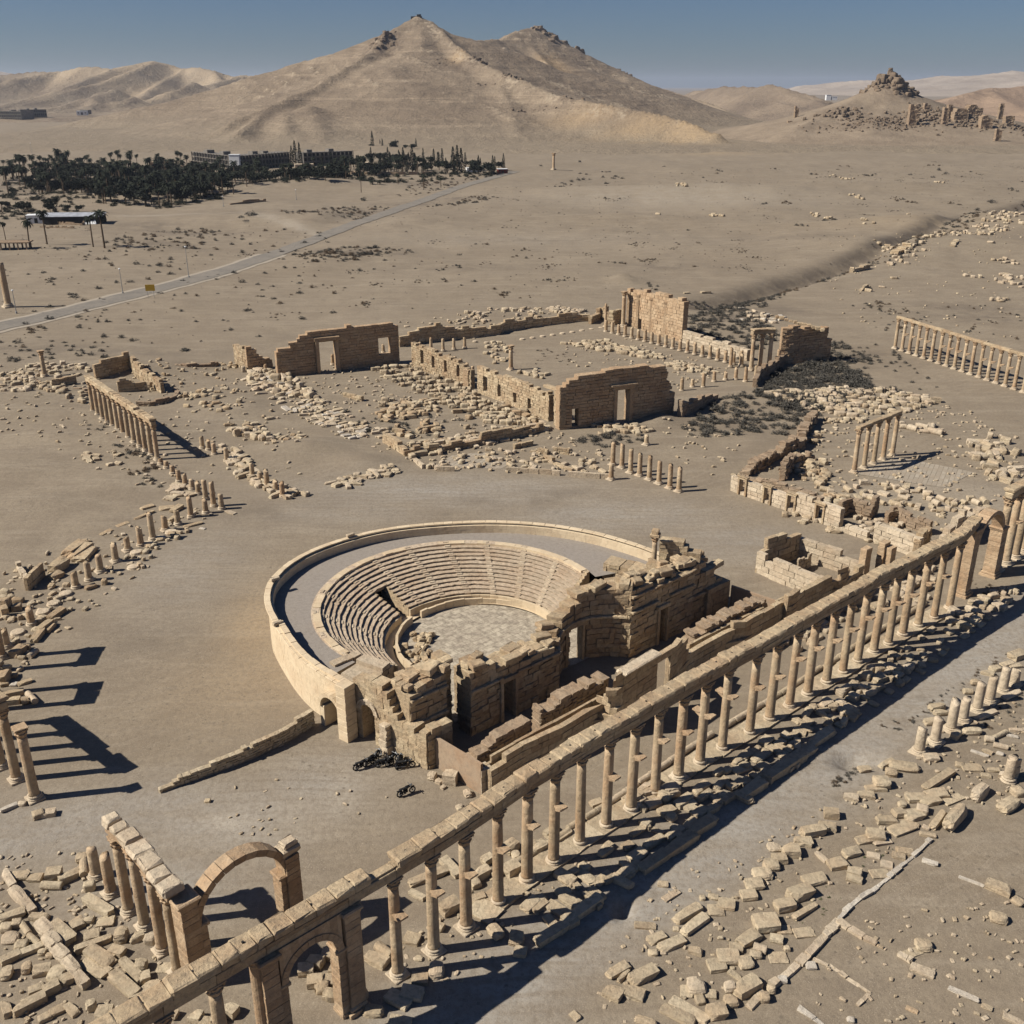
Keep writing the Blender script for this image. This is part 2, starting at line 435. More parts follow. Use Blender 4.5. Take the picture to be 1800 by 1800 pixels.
az = np.concatenate([np.linspace(-44, 44, 620), np.linspace(46, 314, 90)]) * math.pi / 180
rr = np.concatenate([[0.5, 8, 16, 22], 26 * np.exp(np.linspace(0, math.log(30000 / 26), 560))])
A, R = np.meshgrid(az, rr); GX, GY = R * np.sin(A), R * np.cos(A)
GZ = ground_h(GX, GY)
grey = np.maximum.reduce([
    stripe(GX, GY, [(640, 1900), (780, 1800), (900, 1725), (1100, 1590), (1300, 1460), (1500, 1325), (1640, 1215), (1800, 1095), (1900, 1020)], 3.6, .7),
    .8 * stripe(GX, GY, [(-50, 1480), (150, 1445), (300, 1430), (420, 1440)], 4.5, .9), .7 * blob(GX, GY, 560, 1370, 6, 5), .8 * blob(GX, GY, 300, 1560, 8, 4),
    .85 * blob(GX, GY, 780, 862, 24, 7), .8 * blob(GX, GY, 1080, 905, 16, 7), .6 * blob(GX, GY, 1280, 950, 10, 8), .55 * blob(GX, GY, 600, 900, 14, 5), .5 * blob(GX, GY, 330, 1000, 8, 16), .7 * blob(GX, GY, 900, 1760, 5, 4)])
pale = np.maximum.reduce([.9 * blob(GX, GY, 400, 1445, 3, 1.2), .5 * blob(GX, GY, 600, 1400, 2, 4), .35 * blob(GX, GY, 500, 1440, 8, 4), .4 * blob(GX, GY, 1660, 880, 14, 12),
    .5 * stripe(GX, GY, [(225, 386), (330, 384), (420, 386), (500, 398), (560, 414)], 4, .6), .45 * blob(GX, GY, 1200, 350, 80, 40), .3 * blob(GX, GY, 900, 420, 60, 20)])
# ground where the earth itself is dark: silty soil and dead ground cover
dark = np.zeros_like(GX)
for p in [(610, 445, 28, 7, .9), (330, 410, 26, 10, .7), (250, 400, 20, 8, .6), (400, 388, 22, 6, .5), (560, 380, 50, 14, .6), (640, 372, 30, 10, .7), (720, 358, 24, 10, .8), (780, 350, 22, 10, .9), (690, 325, 50, 14, .9), (240, 432, 24, 8, .7),
          (100, 325, 120, 40, .9), (330, 325, 100, 40, .9), (400, 320, 140, 25, .8), (640, 300, 90, 30, .6), (60, 615, 40, 6, .45), (330, 440, 16, 5, .5), (1680, 545, 22, 9, .55), (1560, 625, 18, 7, .5), (1750, 560, 20, 8, .5), (1240, 740, 13, 8, .35), (1420, 690, 12, 7, .4), (1330, 545, 24, 8, .6), (1280, 560, 16, 6, .6), (1450, 640, 14, 6, .5), (260, 1130, 7, 5, .35), (480, 900, 10, 4, .4), (900, 880, 9, 2.5, .4), (1010, 870, 8, 2.5, .4), (330, 760, 10, 6, .4), (230, 620, 24, 5, .5), (820, 470, 30, 10, .4), (1180, 470, 24, 8, .45), (1400, 420, 30, 8, .4), (150, 660, 16, 5, .4), (600, 590, 20, 4, .35), (950, 420, 40, 8, .35),
          (1330, 185, 500, 160, .8), (1260, 190, 260, 60, .5), (1500, 160, 3000, 700, .5)]:
    dark = np.maximum(dark, p[4] * blob(GX, GY, *p[:4]))
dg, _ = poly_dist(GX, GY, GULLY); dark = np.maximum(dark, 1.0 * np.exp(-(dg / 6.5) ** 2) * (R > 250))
sand = np.maximum.reduce([.8 * blob(GX, GY, 1240, 262, 60, 60), .1 * blob(GX, GY, 1600, 400, 60, 30), .3 * blob(GX, GY, 445, 1090, 4, 12), .2 * blob(GX, GY, 420, 1200, 9, 9)])
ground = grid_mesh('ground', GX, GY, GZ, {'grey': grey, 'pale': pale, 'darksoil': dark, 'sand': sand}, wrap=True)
tag(ground, 'sandy beige desert ground with tyre tracks around the ruins', 'ground', kind='structure')

k = NT('desert_ground')
big = k.noise(0.02, 5, 0.6); mid = k.noise(0.15, 6, 0.6); fin = k.noise(1.7, 6, 0.7); 
c = k.mix(k.ramp(big, [(0.35, 0.0), (0.65, 1.0)]), (0.218, 0.173, 0.119), (0.268, 0.216, 0.151))
c = k.mix(k.math('MULTIPLY', k.ramp(mid, [(0.42, 0.0), (0.62, 1.0)]), .75), c, (0.196, 0.154, 0.107))
# long drifting tracks and dust streaks
st = k.noise(0.5, 5, 0.6, vec=k.mapping(k.pos, scale=(0.10, 0.9, 1), rot=(0, 0, math.radians(-38))), dist=0.6)
c = k.mix(k.math('MULTIPLY', k.ramp(st, [(0.50, 0.0), (0.68, 1.0)]), .5), c, (0.315, 0.262, 0.192))
st2 = k.noise(1.0, 6, 0.65, vec=k.mapping(k.pos, scale=(0.045, 0.16, 1), rot=(0, 0, math.radians(24))), dist=1.5)
c = k.mix(k.math('MULTIPLY', k.ramp(st2, [(0.38, 1.0), (0.50, 0.0)]), .4), c, (0.185, 0.145, 0.102))
gm = k.math('MULTIPLY', k.attr('grey'), k.ramp(k.noise(0.35, 5, .65, vec=k.mapping(k.pos, scale=(.35, 1, 1), rot=(0, 0, math.radians(-42)))), [(0.28, 0.25), (0.6, 1.0)]))
c = k.mix(gm, c, (0.315, 0.287, 0.245))
c = k.mix(k.math('MULTIPLY', k.attr('pale'), k.ramp(mid, [(0.35, 0.3), (0.6, 1.0)])), c, (0.45, 0.395, 0.315))
wvt = k.n('ShaderNodeTexWave'); k.L(k.mapping(k.pos, rot=(0, 0, math.radians(55))), wvt.inputs[0]); wvt.inputs['Scale'].default_value = .16; wvt.inputs['Distortion'].default_value = 9; wvt.inputs['Detail'].default_value = 3; wvt.inputs['Detail Scale'].default_value = .35
trk = k.math('MULTIPLY', k.ramp(wvt.outputs[1], [(.80, 0.0), (.90, 1.0), (.97, .3)]), k.ramp(k.noise(.035, 4), [(.46, 0.0), (.6, 1.0)]))
c = k.mix(k.math('MULTIPLY', trk, .3), c, (0.35, 0.295, 0.225))
wv2 = k.n('ShaderNodeTexWave'); wv2.wave_type = 'RINGS'; k.L(k.mapping(k.pos, loc=(25, -110, 0)), wv2.inputs[0]); wv2.inputs['Scale'].default_value = .22; wv2.inputs['Distortion'].default_value = 7; wv2.inputs['Detail'].default_value = 4; wv2.inputs['Detail Scale'].default_value = .3
c = k.mix(k.math('MULTIPLY', k.math('MULTIPLY', k.ramp(wv2.outputs[1], [(.05, 1.0), (.2, 0.0)]), k.ramp(k.noise(.05, 4, vec=k.mapping(k.pos, loc=(90, 0, 0))), [(.45, 0.0), (.6, 1.0)])), .35), c, (0.19, 0.15, 0.108))
c = k.mix(k.attr('sand'), c, (0.45, 0.31, 0.16))
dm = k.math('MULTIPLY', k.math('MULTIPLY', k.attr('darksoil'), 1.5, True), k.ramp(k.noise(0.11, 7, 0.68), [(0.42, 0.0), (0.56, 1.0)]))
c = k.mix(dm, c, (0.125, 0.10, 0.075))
# far scatter of small plants and stones too small to be objects: plain soil speckle
v = k.voro(0.22, out=0); sp1 = k.ramp(v, [(0.10, 1.0), (0.17, 0.0)])
far = k.ramp(k.noise(0.013, 3), [(0.45, 0.0), (0.62, 1.0)])
c = k.mix(k.math('MULTIPLY', k.math('MULTIPLY', sp1, far), .5), c, (0.12, 0.10, 0.075))
pb = k.ramp(k.voro(2.6, out=0), [(0.10, 1.0), (0.2, 0.0)])
c = k.mix(k.math('MULTIPLY', k.math('MULTIPLY', pb, k.ramp(k.noise(.12, 4), [(.5, 0.0), (.62, 1.0)])), .45), c, (0.47, 0.40, 0.30))
c = k.mix(k.math('MULTIPLY', k.ramp(fin, [(0.4, 1.0), (0.55, 0.0)]), .45), c, (0.165, 0.13, 0.092))
s1 = k.ramp(k.voro(3.4), [(0.13, 1.0), (0.24, 0.0)]); c = k.mix(k.math('MULTIPLY', k.math('MULTIPLY', s1, k.ramp(k.noise(.45, 4), [(.4, 0.0), (.6, 1.0)])), .6), c, (0.115, 0.092, 0.068))
s2 = k.ramp(k.voro(4.7, vec=k.mapping(k.pos, loc=(3, 7, 0))), [(0.12, 1.0), (0.22, 0.0)]); c = k.mix(k.math('MULTIPLY', k.math('MULTIPLY', s2, k.ramp(k.noise(.3, 4, vec=k.mapping(k.pos, loc=(31, 7, 0))), [(.42, 0.0), (.6, 1.0)])), .6), c, (0.45, 0.385, 0.29))
s3 = k.ramp(k.voro(1.1, vec=k.mapping(k.pos, loc=(9, 1, 0))), [(0.10, 1.0), (0.2, 0.0)]); c = k.mix(k.math('MULTIPLY', k.math('MULTIPLY', s3, k.ramp(k.noise(.07, 4), [(.48, 0.0), (.6, 1.0)])), .7), c, (0.12, 0.098, 0.073))
c = k.mix(k.math('MULTIPLY', k.ramp(k.noise(11, 3, .7), [(0.45, 0.0), (0.7, 1.0)]), .4), c, (0.40, 0.325, 0.235))
k.col(c)
h = k.math('ADD', k.math('ADD', k.math('MULTIPLY', mid, 1.2), k.math('MULTIPLY', fin, .35)), k.math('MULTIPLY', k.noise(9, 5, .7), .10))
h = k.math('ADD', h, k.math('MULTIPLY', st, .1))
k.bump(h, 0.55, 0.4)
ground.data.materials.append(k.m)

# road
def ribbon(name, pts, width, lift, mat, n=6):
    P = [Vector(p) for p in pts]; S = []
    for a, b in zip(P, P[1:]):
        m = max(1, int((b - a).length / 4))
        for i in range(m): S.append(a.lerp(b, i / m))
    S.append(P[-1]); X = []; Y = []
    for i, p in enumerate(S):
        d = (S[min(i + 1, len(S) - 1)] - S[max(i - 1, 0)]).normalized(); nn = Vector((-d.y, d.x, 0))
        wv = width * (1 + .06 * math.sin(i * .7) + .05 * math.sin(i * 2.3))
        X.append([p.x + nn.x * wv * (t / n - .5) for t in range(n + 1)]); Y.append([p.y + nn.y * wv * (t / n - .5) for t in range(n + 1)])
    X = np.array(X); Y = np.array(Y); o = grid_mesh(name, X, Y, ground_h(X, Y) + lift); o.data.materials.append(mat)
    return o
k = NT('worn_asphalt')
c = k.mix(k.ramp(k.noise(.12, 6, .65), [(.4, 0.0), (.65, 1.0)]), (0.18, 0.16, 0.133), (0.22, 0.192, 0.156))
c = k.mix(k.math('MULTIPLY', k.ramp(k.noise(.9, 6, .7), [(.5, 0.0), (.7, 1.0)]), .5), c, (0.33, 0.28, 0.215)); k.col(c); k.bump(k.noise(4, 5), .4, .05)
road = ribbon('road', ROAD, 8.5, 0.16, k.m); tag(road, 'worn grey asphalt road crossing the desert plain', 'road', kind='structure')
k2 = NT('gravel_verge'); k2.col(k2.mix(k2.noise(.4, 5), (0.27, .225, .17), (0.42, .36, .28))); k2.bump(k2.noise(2, 5), .5, .1)
verge = ribbon('road_verge', ROAD[:9], 12.5, 0.08, k2.m); tag(verge, 'pale gravel verge widening beside the asphalt road', 'verge', kind='structure')

# ------------------------------------------------------------ mountains and hills
def ridge_field(X, Y, ridges, k=1.6, warp=30, seed=1):
    wx = (fbm(X / 160, Y / 160, 4, seed) - .5) * warp; wy = (fbm(X / 160, Y / 160, 4, seed + 50) - .5) * warp
    Z = np.full(X.shape, -20.0)
    for r in ridges:
        kk = k
        if isinstance(r[0], (int, float)): kk = r[0]; r = r[1:]
        pts = [atD(*p) for p in r]; z = np.full(X.shape, -20.0)
        for sg in zip(pts, pts[1:]):
            d0, h0 = poly_dist(X, Y, sg); d1, h1 = poly_dist(X + wx, Y + wy, sg)
            q = np.clip(d0 / 60, 0, 1); d = d0 * (1 - q) + d1 * q; h = h0 * (1 - q) + h1 * q; h = np.maximum(h, 1)
            z = np.maximum(z, h * np.clip(1 - d / (kk * 2.15 * h), 0, 1) ** 1.35)
        # smooth maximum
        dz = Z - z; s = 6.0; t = np.clip(.5 + .5 * dz / s, 0, 1); Z = z * (1 - t) + Z * t + s * t * (1 - t) * .8
    return Z
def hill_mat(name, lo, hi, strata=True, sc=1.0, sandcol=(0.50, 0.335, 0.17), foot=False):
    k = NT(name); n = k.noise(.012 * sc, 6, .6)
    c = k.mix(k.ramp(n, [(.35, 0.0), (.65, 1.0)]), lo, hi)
    if strata:
        wv = k.n('ShaderNodeTexNoise'); k.L(k.mapping(k.pos, scale=(.006 * sc, .006 * sc, .17 * sc), rot=(math.radians(4), math.radians(-13), 0)), wv.inputs['Vector']); wv.inputs['Scale'].default_value = 1; wv.inputs['Detail'].default_value = 5
        wv.inputs['Roughness'].default_value = .65
        c = k.mix(k.math('MULTIPLY', k.ramp(wv.outputs[0], [(.56, 0.0), (.60, 1.0)]), .5), c, tuple(v * 1.35 for v in hi))
        c = k.mix(k.math('MULTIPLY', k.ramp(wv.outputs[0], [(.36, 1.0), (.42, 0.0)]), .3), c, tuple(v * .6 for v in lo))
    c = k.mix(k.attr('sand'), c, sandcol)
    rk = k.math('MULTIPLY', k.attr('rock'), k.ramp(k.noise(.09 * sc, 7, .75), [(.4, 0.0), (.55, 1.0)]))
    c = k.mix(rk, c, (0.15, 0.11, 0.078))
    c = k.mix(k.math('MULTIPLY', k.ramp(k.noise(.35 * sc, 4, .7), [(.56, 0.0), (.68, 1.0)]), .55), c, tuple(v * .5 for v in lo))
    if foot: c = k.mix(k.math('MULTIPLY', k.attr('ledge'), k.ramp(k.noise(.12, 5, .7), [(.45, 0.0), (.58, 1.0)])), c, (0.42, 0.335, 0.235))
    sk_ = k.ramp(k.voro(.16 * sc), [(.12, 1.0), (.24, 0.0)]); c = k.mix(k.math('MULTIPLY', k.math('MULTIPLY', sk_, k.ramp(k.noise(.02 * sc, 4), [(.4, 0.0), (.6, 1.0)])), .75), c, tuple(v * .45 for v in lo))
    if foot: c = k.mix(k.math('MULTIPLY', k.attr('foot'), k.ramp(k.noise(.03, 5), [(.3, .6), (.6, 1.0)])), c, (0.25, 0.20, 0.139))
    k.col(c)
    h = k.math('ADD', k.math('MULTIPLY', k.noise(.05 * sc, 7, .6), .7), k.math('MULTIPLY', k.noise(.3 * sc, 6, .75), .22))
    if strata: h = k.math('ADD', h, k.math('MULTIPLY', wv.outputs[0], .4))
    k.bump(h, .85, 8.0 / sc)
    return k.m
def spurs(line, Dn, drop, seed, every=1, dx=40):
    """side ridges running towards the viewer from a skyline"""
    r = random.Random(seed); out = []
    for p in line[::every]:
        x, y, z = atD(*p); pts = [(x, y, z)]; n = 5; sx = r.uniform(-dx, dx)
        for i in range(1, n + 1):
            t = i / n; pts.append((x + sx * t + r.uniform(-15, 15), y - Dn * t, z * (1 - t) ** (1.1) * drop + 2))
        out.append(pts)
    return out
def world_ridges(rs):
    # ridge_field takes pixels; these are already in metres
    return rs
def field_world(X, Y, rs, k=1.5, s=5.0):
    Z = np.full(X.shape, -20.0)
    for pts in rs:
        z = np.full(X.shape, -20.0)
        for sg in zip(pts, pts[1:]): d, h = poly_dist(X, Y, sg); h = np.maximum(h, 1); z = np.maximum(z, h * np.exp(-d / (k * h)))
        dz = Z - z; t = np.clip(.5 + .5 * dz / s, 0, 1); Z = z * (1 - t) + Z * t + s * t * (1 - t) * .8
    return Z
# main mountain
X, Y = np.meshgrid(np.arange(-820, 1250, 5.2), np.arange(1010, 3100, 6.5))
main = [[1.1, (735, 30, 1700), (690, 50, 1670), (675, 62, 1640), (662, 84, 1600), (600, 122, 1500), (540, 155, 1420), (470, 186, 1340), (400, 214, 1270)],
        [1.02, (735, 30, 1700), (757, 38, 1700), (800, 80, 1600), (832, 100, 1540), (883, 130, 1470), (933, 150, 1410), (1000, 172, 1350), (1093, 190, 1290), (1200, 212, 1235), (1262, 236, 1180)],
        [1.25, (735, 30, 1700), (760, 42, 1730), (795, 60, 1790), (830, 69, 1860), (880, 71, 1960), (898, 58, 2010), (925, 48, 2060), (945, 48, 2090), (965, 62, 2120), (985, 80, 2140), (1010, 91, 2180), (1060, 113, 2240), (1105, 131, 2300), (1140, 148, 2340), (1185, 160, 2300), (1240, 178, 2200), (1300, 200, 2050)],
        [1.9, (738, 36, 1690), (740, 80, 1590), (755, 140, 1480), (750, 190, 1360), (750, 228, 1250)], [1.7, (880, 150, 1430), (900, 195, 1330), (910, 230, 1230)],
        [1.2, (925, 50, 2060), (935, 80, 1980), (960, 112, 1880), (1000, 140, 1760)],
        [2.6, (545, 184, 1330), (560, 220, 1230), (565, 248, 1160)], [1.3, (470, 190, 1330), (440, 215, 1260), (420, 228, 1200)], [1.3, (500, 196, 1300), (505, 226, 1210)]]
Zm = ridge_field(X, Y, main, 1.55, 26, 5)
hh = np.clip(Zm / 80, 0, 1)
Zm += (ridged(X / 90, Y / 90, 5, 11) - .6) * 9 * hh + (fbm(X / 16, Y / 16, 4, 21) - .5) * 2.0 * np.clip(hh * 1.5, 0, 1)
# bedding: rock ledges that dip to the right
q = (Zm + X * .27 - Y * .05 + (fbm(X / 120, Y / 120, 3, 77) - .5) * 22) / 13.0; fr = q - np.floor(q)
ledge = np.where(fr > .72, (fr - .72) / .28, 0) * np.clip(fbm(X / 90, Y / 60, 3, 31) * 2.6 - 1.0, 0, 1)
Zm += ledge * 5.0 * np.clip(hh * 1.4, 0, 1)
LED = np.clip(ledge * 1.6, 0, 1) * np.clip(hh * 2, 0, 1)
sp_, _h0 = poly_dist(X, Y, [atD(*p) for p in main[1][1:]])
LED = np.maximum(LED, np.exp(-((sp_ - 6) / 12) ** 2) * np.clip(fbm(X / 25, Y / 25, 4, 12) * 3 - 1.2, 0, 1))
Zm += np.exp(-(sp_ / 14) ** 2) * (ridged(X / 18, Y / 18, 4, 77)) * 4.5 + (fbm(X / 9, Y / 9, 3, 6) - .5) * 2.2 * np.clip(hh * 2, 0, 1)
edge = np.minimum.reduce([(X - X.min()) / 160, (X.max() - X) / 200, (Y - Y.min()) / 60, (Y.max() - Y) / 200]); edge = np.clip(edge, 0, 1)
foot = np.clip((Zm - 2) / 26, 0, 1)
Zm = (Zm + 3) * edge - 4.5
def bl(X, Y, px, py, D, rx, ry):
    x, y, z = atD(px, py, D); return np.exp(-((X - x) / rx) ** 2 - ((Y - y) / ry) ** 2)
sandm = np.maximum.reduce([1.0 * bl(X, Y, 1190, 235, 1190, 70, 45), .8 * bl(X, Y, 1110, 215, 1225, 60, 35), .75 * bl(X, Y, 975, 110, 1900, 26, 60), .5 * bl(X, Y, 805, 92, 1560, 14, 20), .35 * bl(X, Y, 1020, 190, 1300, 50, 25)])
rock = np.maximum.reduce([bl(X, Y, 672, 72, 1620, 40, 50), .9 * bl(X, Y, 985, 90, 2120, 60, 70), .7 * bl(X, Y, 850, 115, 1520, 70, 30), .7 * bl(X, Y, 1000, 176, 1350, 60, 16), .6 * bl(X, Y, 1120, 150, 2300, 60, 50), .6 * bl(X, Y, 905, 130, 1800, 60, 60), .2 * np.ones_like(X), .55 * bl(X, Y, 920, 110, 1720, 120, 160), .5 * bl(X, Y, 1060, 165, 1700, 140, 260), .5 * bl(X, Y, 1000, 110, 2050, 120, 120), .35 * bl(X, Y, 640, 150, 1450, 90, 60)])  # crags, plus the flank right of the spur: dark scree with shade painted in
Zm += np.clip(rock - .3, 0, 1) * (ridged(X / 22, Y / 22, 5, 91) - .5) * 14 * hh
MTG = (X[0, 0], Y[0, 0], 5.2, 6.5, Zm)
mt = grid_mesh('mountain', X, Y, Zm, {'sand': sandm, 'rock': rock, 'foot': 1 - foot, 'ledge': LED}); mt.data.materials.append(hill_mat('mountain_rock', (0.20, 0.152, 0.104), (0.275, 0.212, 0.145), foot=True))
tag(mt, 'twin peaked bare beige mountain behind the hotel', 'mountain', kind='structure')
# small dark shelter on the summit
x, y, z = atD(732, 32, 1700); mb = MB(); mb.box((x, y, z - 5), Vector((1, 0, 0)), Vector((0, 1, 0)), 16, 8, 7.5, .3); mb.box((x + 4, y, z + 2), Vector((1, 0, 0)), Vector((0, 1, 0)), 6, 5, 3, .3)
o = mb.build('summit_hut', M['dark']); settle(o); tag(o, 'small dark hut on the highest mountain summit', 'hut')

# left hills
X, Y = np.meshgrid(np.arange(-2700, -250, 11.0), np.arange(1900, 4700, 14.0))
sk = [(-200, 140, 3600), (0, 131, 3600), (50, 125, 3550), (100, 124, 3500), (143, 117, 3450), (200, 121, 3400), (235, 112, 3450), (270, 106, 3500), (300, 115, 3550), (322, 122, 3500), (345, 119, 3450), (375, 123, 3400), (402, 130, 3400), (425, 127, 3350), (460, 127, 3300), (490, 131, 3300), (530, 137, 3250), (580, 150, 3200)]
rs = [[atD(*p) for p in sk]] + spurs(sk[1:-1], 900, .95, 5, 2, 260) + spurs([(200, 152, 2750), (172, 158, 2700), (235, 168, 2650), (430, 131, 3000), (340, 140, 3000), (505, 160, 2350), (465, 166, 2300)], 420, .9, 8, 1, 120)
Z = field_world(X, Y, rs, 1.45, 8); hh = np.clip(Z / 70, 0, 1)
Z += (ridged(X / 260, Y / 260, 4, 41) - .6) * 16 * hh + (fbm(X / 40, Y / 40, 4, 43) - .5) * 3 * hh
edge = np.clip(np.minimum.reduce([(X.max() - X) / 300, (Y - Y.min()) / 100]), 0, 1); Z = (Z + 2) * edge - 3.5
s = np.clip(fbm(X / 220, Y / 220, 4, 61) * 3 - 1.3, 0, 1)
rk = np.clip(fbm(X / 130, Y / 130, 4, 63) * 3 - 1.5, 0, 1) * .8
o = grid_mesh('hills', X, Y, Z, {'sand': s * .6, 'rock': rk}); o.data.materials.append(hill_mat('pale_hill_soil', (0.205, 0.158, 0.11), (0.30, 0.238, 0.168), False, .5, (0.44, 0.335, 0.215)))
tag(o, 'pale folded desert hills on the left horizon', 'hills', kind='structure')
# castle mound with its rocky top, right
X, Y = np.meshgrid(np.arange(180, 1150, 3.6), np.arange(1000, 1900, 4.6))
rs = [[1.5, (1545, 150, 1380), (1565, 148, 1385), (1580, 150, 1390)], [2.6, (1595, 160, 1380), (1625, 182, 1340), (1680, 200, 1290), (1740, 212, 1260)], [2.4, (1540, 160, 1370), (1500, 176, 1340), (1450, 200, 1290), (1400, 222, 1240)],
      [2.4, (1560, 180, 1330), (1545, 205, 1270), (1530, 224, 1210)], [2.4, (1600, 185, 1320), (1630, 208, 1260)]]
Z = ridge_field(X, Y, rs, 2.0, 14, 15); hh = np.clip(Z / 40, 0, 1)
top = bl(X, Y, 1562, 148, 1385, 26, 40); rock = np.maximum.reduce([top * 1.3, .8 * bl(X, Y, 1475, 195, 1290, 30, 25), .85 * bl(X, Y, 1540, 212, 1240, 50, 24), .9 * bl(X, Y, 1680, 205, 1270, 60, 26), .6 * bl(X, Y, 1760, 212, 1260, 60, 20)]); rock = np.clip(rock, 0, 1)
Z += (fbm(X / 30, Y / 30, 4, 5) - .5) * 3 * hh + rock * (ridged(X / 9, Y / 9, 4, 71) - .45) * 9 * np.clip(hh * 2, .15, 1) + np.clip(top * 2 - .7, 0, 1) * (ridged(X / 9, Y / 13, 3, 9)) * 11
edge = np.clip(np.minimum.reduce([(X - X.min()) / 120, (Y - Y.min()) / 80, (X.max() - X) / 80, (Y.max() - Y) / 100]), 0, 1); Z = (Z + 3) * edge - 4.2
MOUND = (X[0, 0], Y[0, 0], 3.6, 4.6, Z)
o = grid_mesh('rocky_mound', X, Y, Z, {'sand': 0 * X, 'rock': rock}); o.data.materials.append(hill_mat('mound_soil', (0.215, 0.165, 0.114), (0.285, 0.222, 0.155), False, 3.0))
tag(o, 'conical sandy mound crowned by craggy rock, right of the mountain', 'mound', kind='structure')
def far_hills(name, label, sk, Dn, seed, lo, hi, step, k=2.2, rough=1.0, nspur=2):
    xs = [atD(*p)[0] for p in sk]; Dm = sum(p[2] for p in sk) / len(sk)
    X, Y = np.meshgrid(np.arange(min(xs) - Dm * .05, max(xs) + Dm * .05, step), np.arange(Dm - Dn * 1.25, Dm + Dn * .9, step * 1.2))
    rs = [[atD(*p) for p in sk]] + spurs(sk, Dn, .9, seed, nspur, Dn * .3)
    Z = field_world(X, Y, rs, k, 4); hh = np.clip(Z / 40, 0, 1)
    Z += (ridged(X / (step * 14), Y / (step * 14), 5, seed) - .6) * 8 * rough * hh
    edge = np.clip(np.minimum.reduce([(X - X.min()) / (step * 12), (X.max() - X) / (step * 12), (Y - Y.min()) / (step * 12)]), 0, 1); Z = (Z + 2) * edge - 3.5
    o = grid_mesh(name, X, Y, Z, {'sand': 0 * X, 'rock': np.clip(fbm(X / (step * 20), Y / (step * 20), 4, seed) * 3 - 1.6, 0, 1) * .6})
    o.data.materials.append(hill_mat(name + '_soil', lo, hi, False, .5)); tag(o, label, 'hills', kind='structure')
far_hills('hills', 'low brown hills between the mountain and the rocky mound', [(1190, 160, 3300), (1240, 157, 3000), (1275, 151, 2600), (1305, 149, 2500), (1330, 153, 2400), (1352, 147, 2300), (1375, 153, 2250), (1400, 166, 2150), (1440, 176, 2050)], 700, 91, (0.18, 0.138, 0.10), (0.28, 0.215, 0.15), 9, 2.0)
far_hills('hills', 'reddish brown slope rising at the right edge behind the mound', [(1640, 186, 2000), (1690, 166, 2100), (1740, 153, 2200), (1800, 149, 2300), (1880, 140, 2400), (1990, 138, 2400)], 600, 93, (0.27, 0.19, 0.13), (0.37, 0.26, 0.175), 9, 3.2)
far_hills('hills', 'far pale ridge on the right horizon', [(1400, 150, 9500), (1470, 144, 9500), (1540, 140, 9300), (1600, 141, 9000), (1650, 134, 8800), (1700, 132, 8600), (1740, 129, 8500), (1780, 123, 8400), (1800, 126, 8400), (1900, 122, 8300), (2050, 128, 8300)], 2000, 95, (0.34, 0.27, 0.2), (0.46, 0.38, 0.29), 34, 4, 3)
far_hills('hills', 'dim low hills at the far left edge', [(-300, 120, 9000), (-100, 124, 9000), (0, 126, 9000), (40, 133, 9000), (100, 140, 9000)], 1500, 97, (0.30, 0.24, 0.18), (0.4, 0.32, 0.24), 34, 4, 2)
# ------------------------------------------------------------ column kit
def shaft_mesh(h, r, seed, broken=False, seg=22, taper=.12, smooth=True):
    R = random.Random(seed); ph = [R.uniform(0, 6.28) for _ in range(6)]; n = 12
    worn = R.uniform(.25, .42)
    def mod(rr, z, a):
        q = max(0, 1 - abs(z / h - .22) / worn)      # wind-eroded lower part
        e = .035 * q * (math.sin(5 * a + ph[0] + z * 3) * .5 + math.sin(9 * a + ph[1] - z * 5) * .5 - .6)
        return rr * (1 + .012 * math.sin(3 * a + ph[2] + z) + e)
    prof = [(r * 1.06, 0), (r * 1.0, .12)]
    for i in range(1, n + 1):
        t = i / n; prof.append((r * (1 - taper * t ** 1.5) * (1 - (.012 if i % 4 == 0 else 0)), .12 + (h - .12) * t))
    mb = MB(); mb.lathe(prof, seg, (0, 0, 0), mod, tone=R.uniform(.3, .75))
    nd = R.randint(2, 4); dt = [R.uniform(.1, .95) for _ in range(nd + 1)]
    mb.t = [dt[int(min(.999, max(0, v[2] / h)) * nd)] for v in mb.v]
    if broken:
        k = (len(prof) - 1) * seg; tilt = R.uniform(-.5, .5); tilt2 = R.uniform(-.4, .4)
        for i in range(k, k + seg):
            x, y, z = mb.v[i]; mb.v[i] = (x, y, z + x * tilt + y * tilt2 + R.uniform(-.09, .07))
    return mb.mesh('shaft', smooth)
def base_mesh(r, plinth=True, hb=.55):
    mb = MB(); z = 0
    if plinth: mb.bbox((0, 0, -.15), U, V, r * 3.1, r * 3.1, .15 + hb * .36, .03, .02, .7); z = hb * .36
    rest = hb - z
    mb.lathe([(r * 1.42, z), (r * 1.5, z + rest * .15), (r * 1.46, z + rest * .32), (r * 1.22, z + rest * .40), (r * 1.18, z + rest * .55), (r * 1.32, z + rest * .62), (r * 1.34, z + rest * .8), (r * 1.2, z + rest * .95), (r * 1.04, z + rest)], 22, tone=.7)
    return mb.mesh('column_base', True)
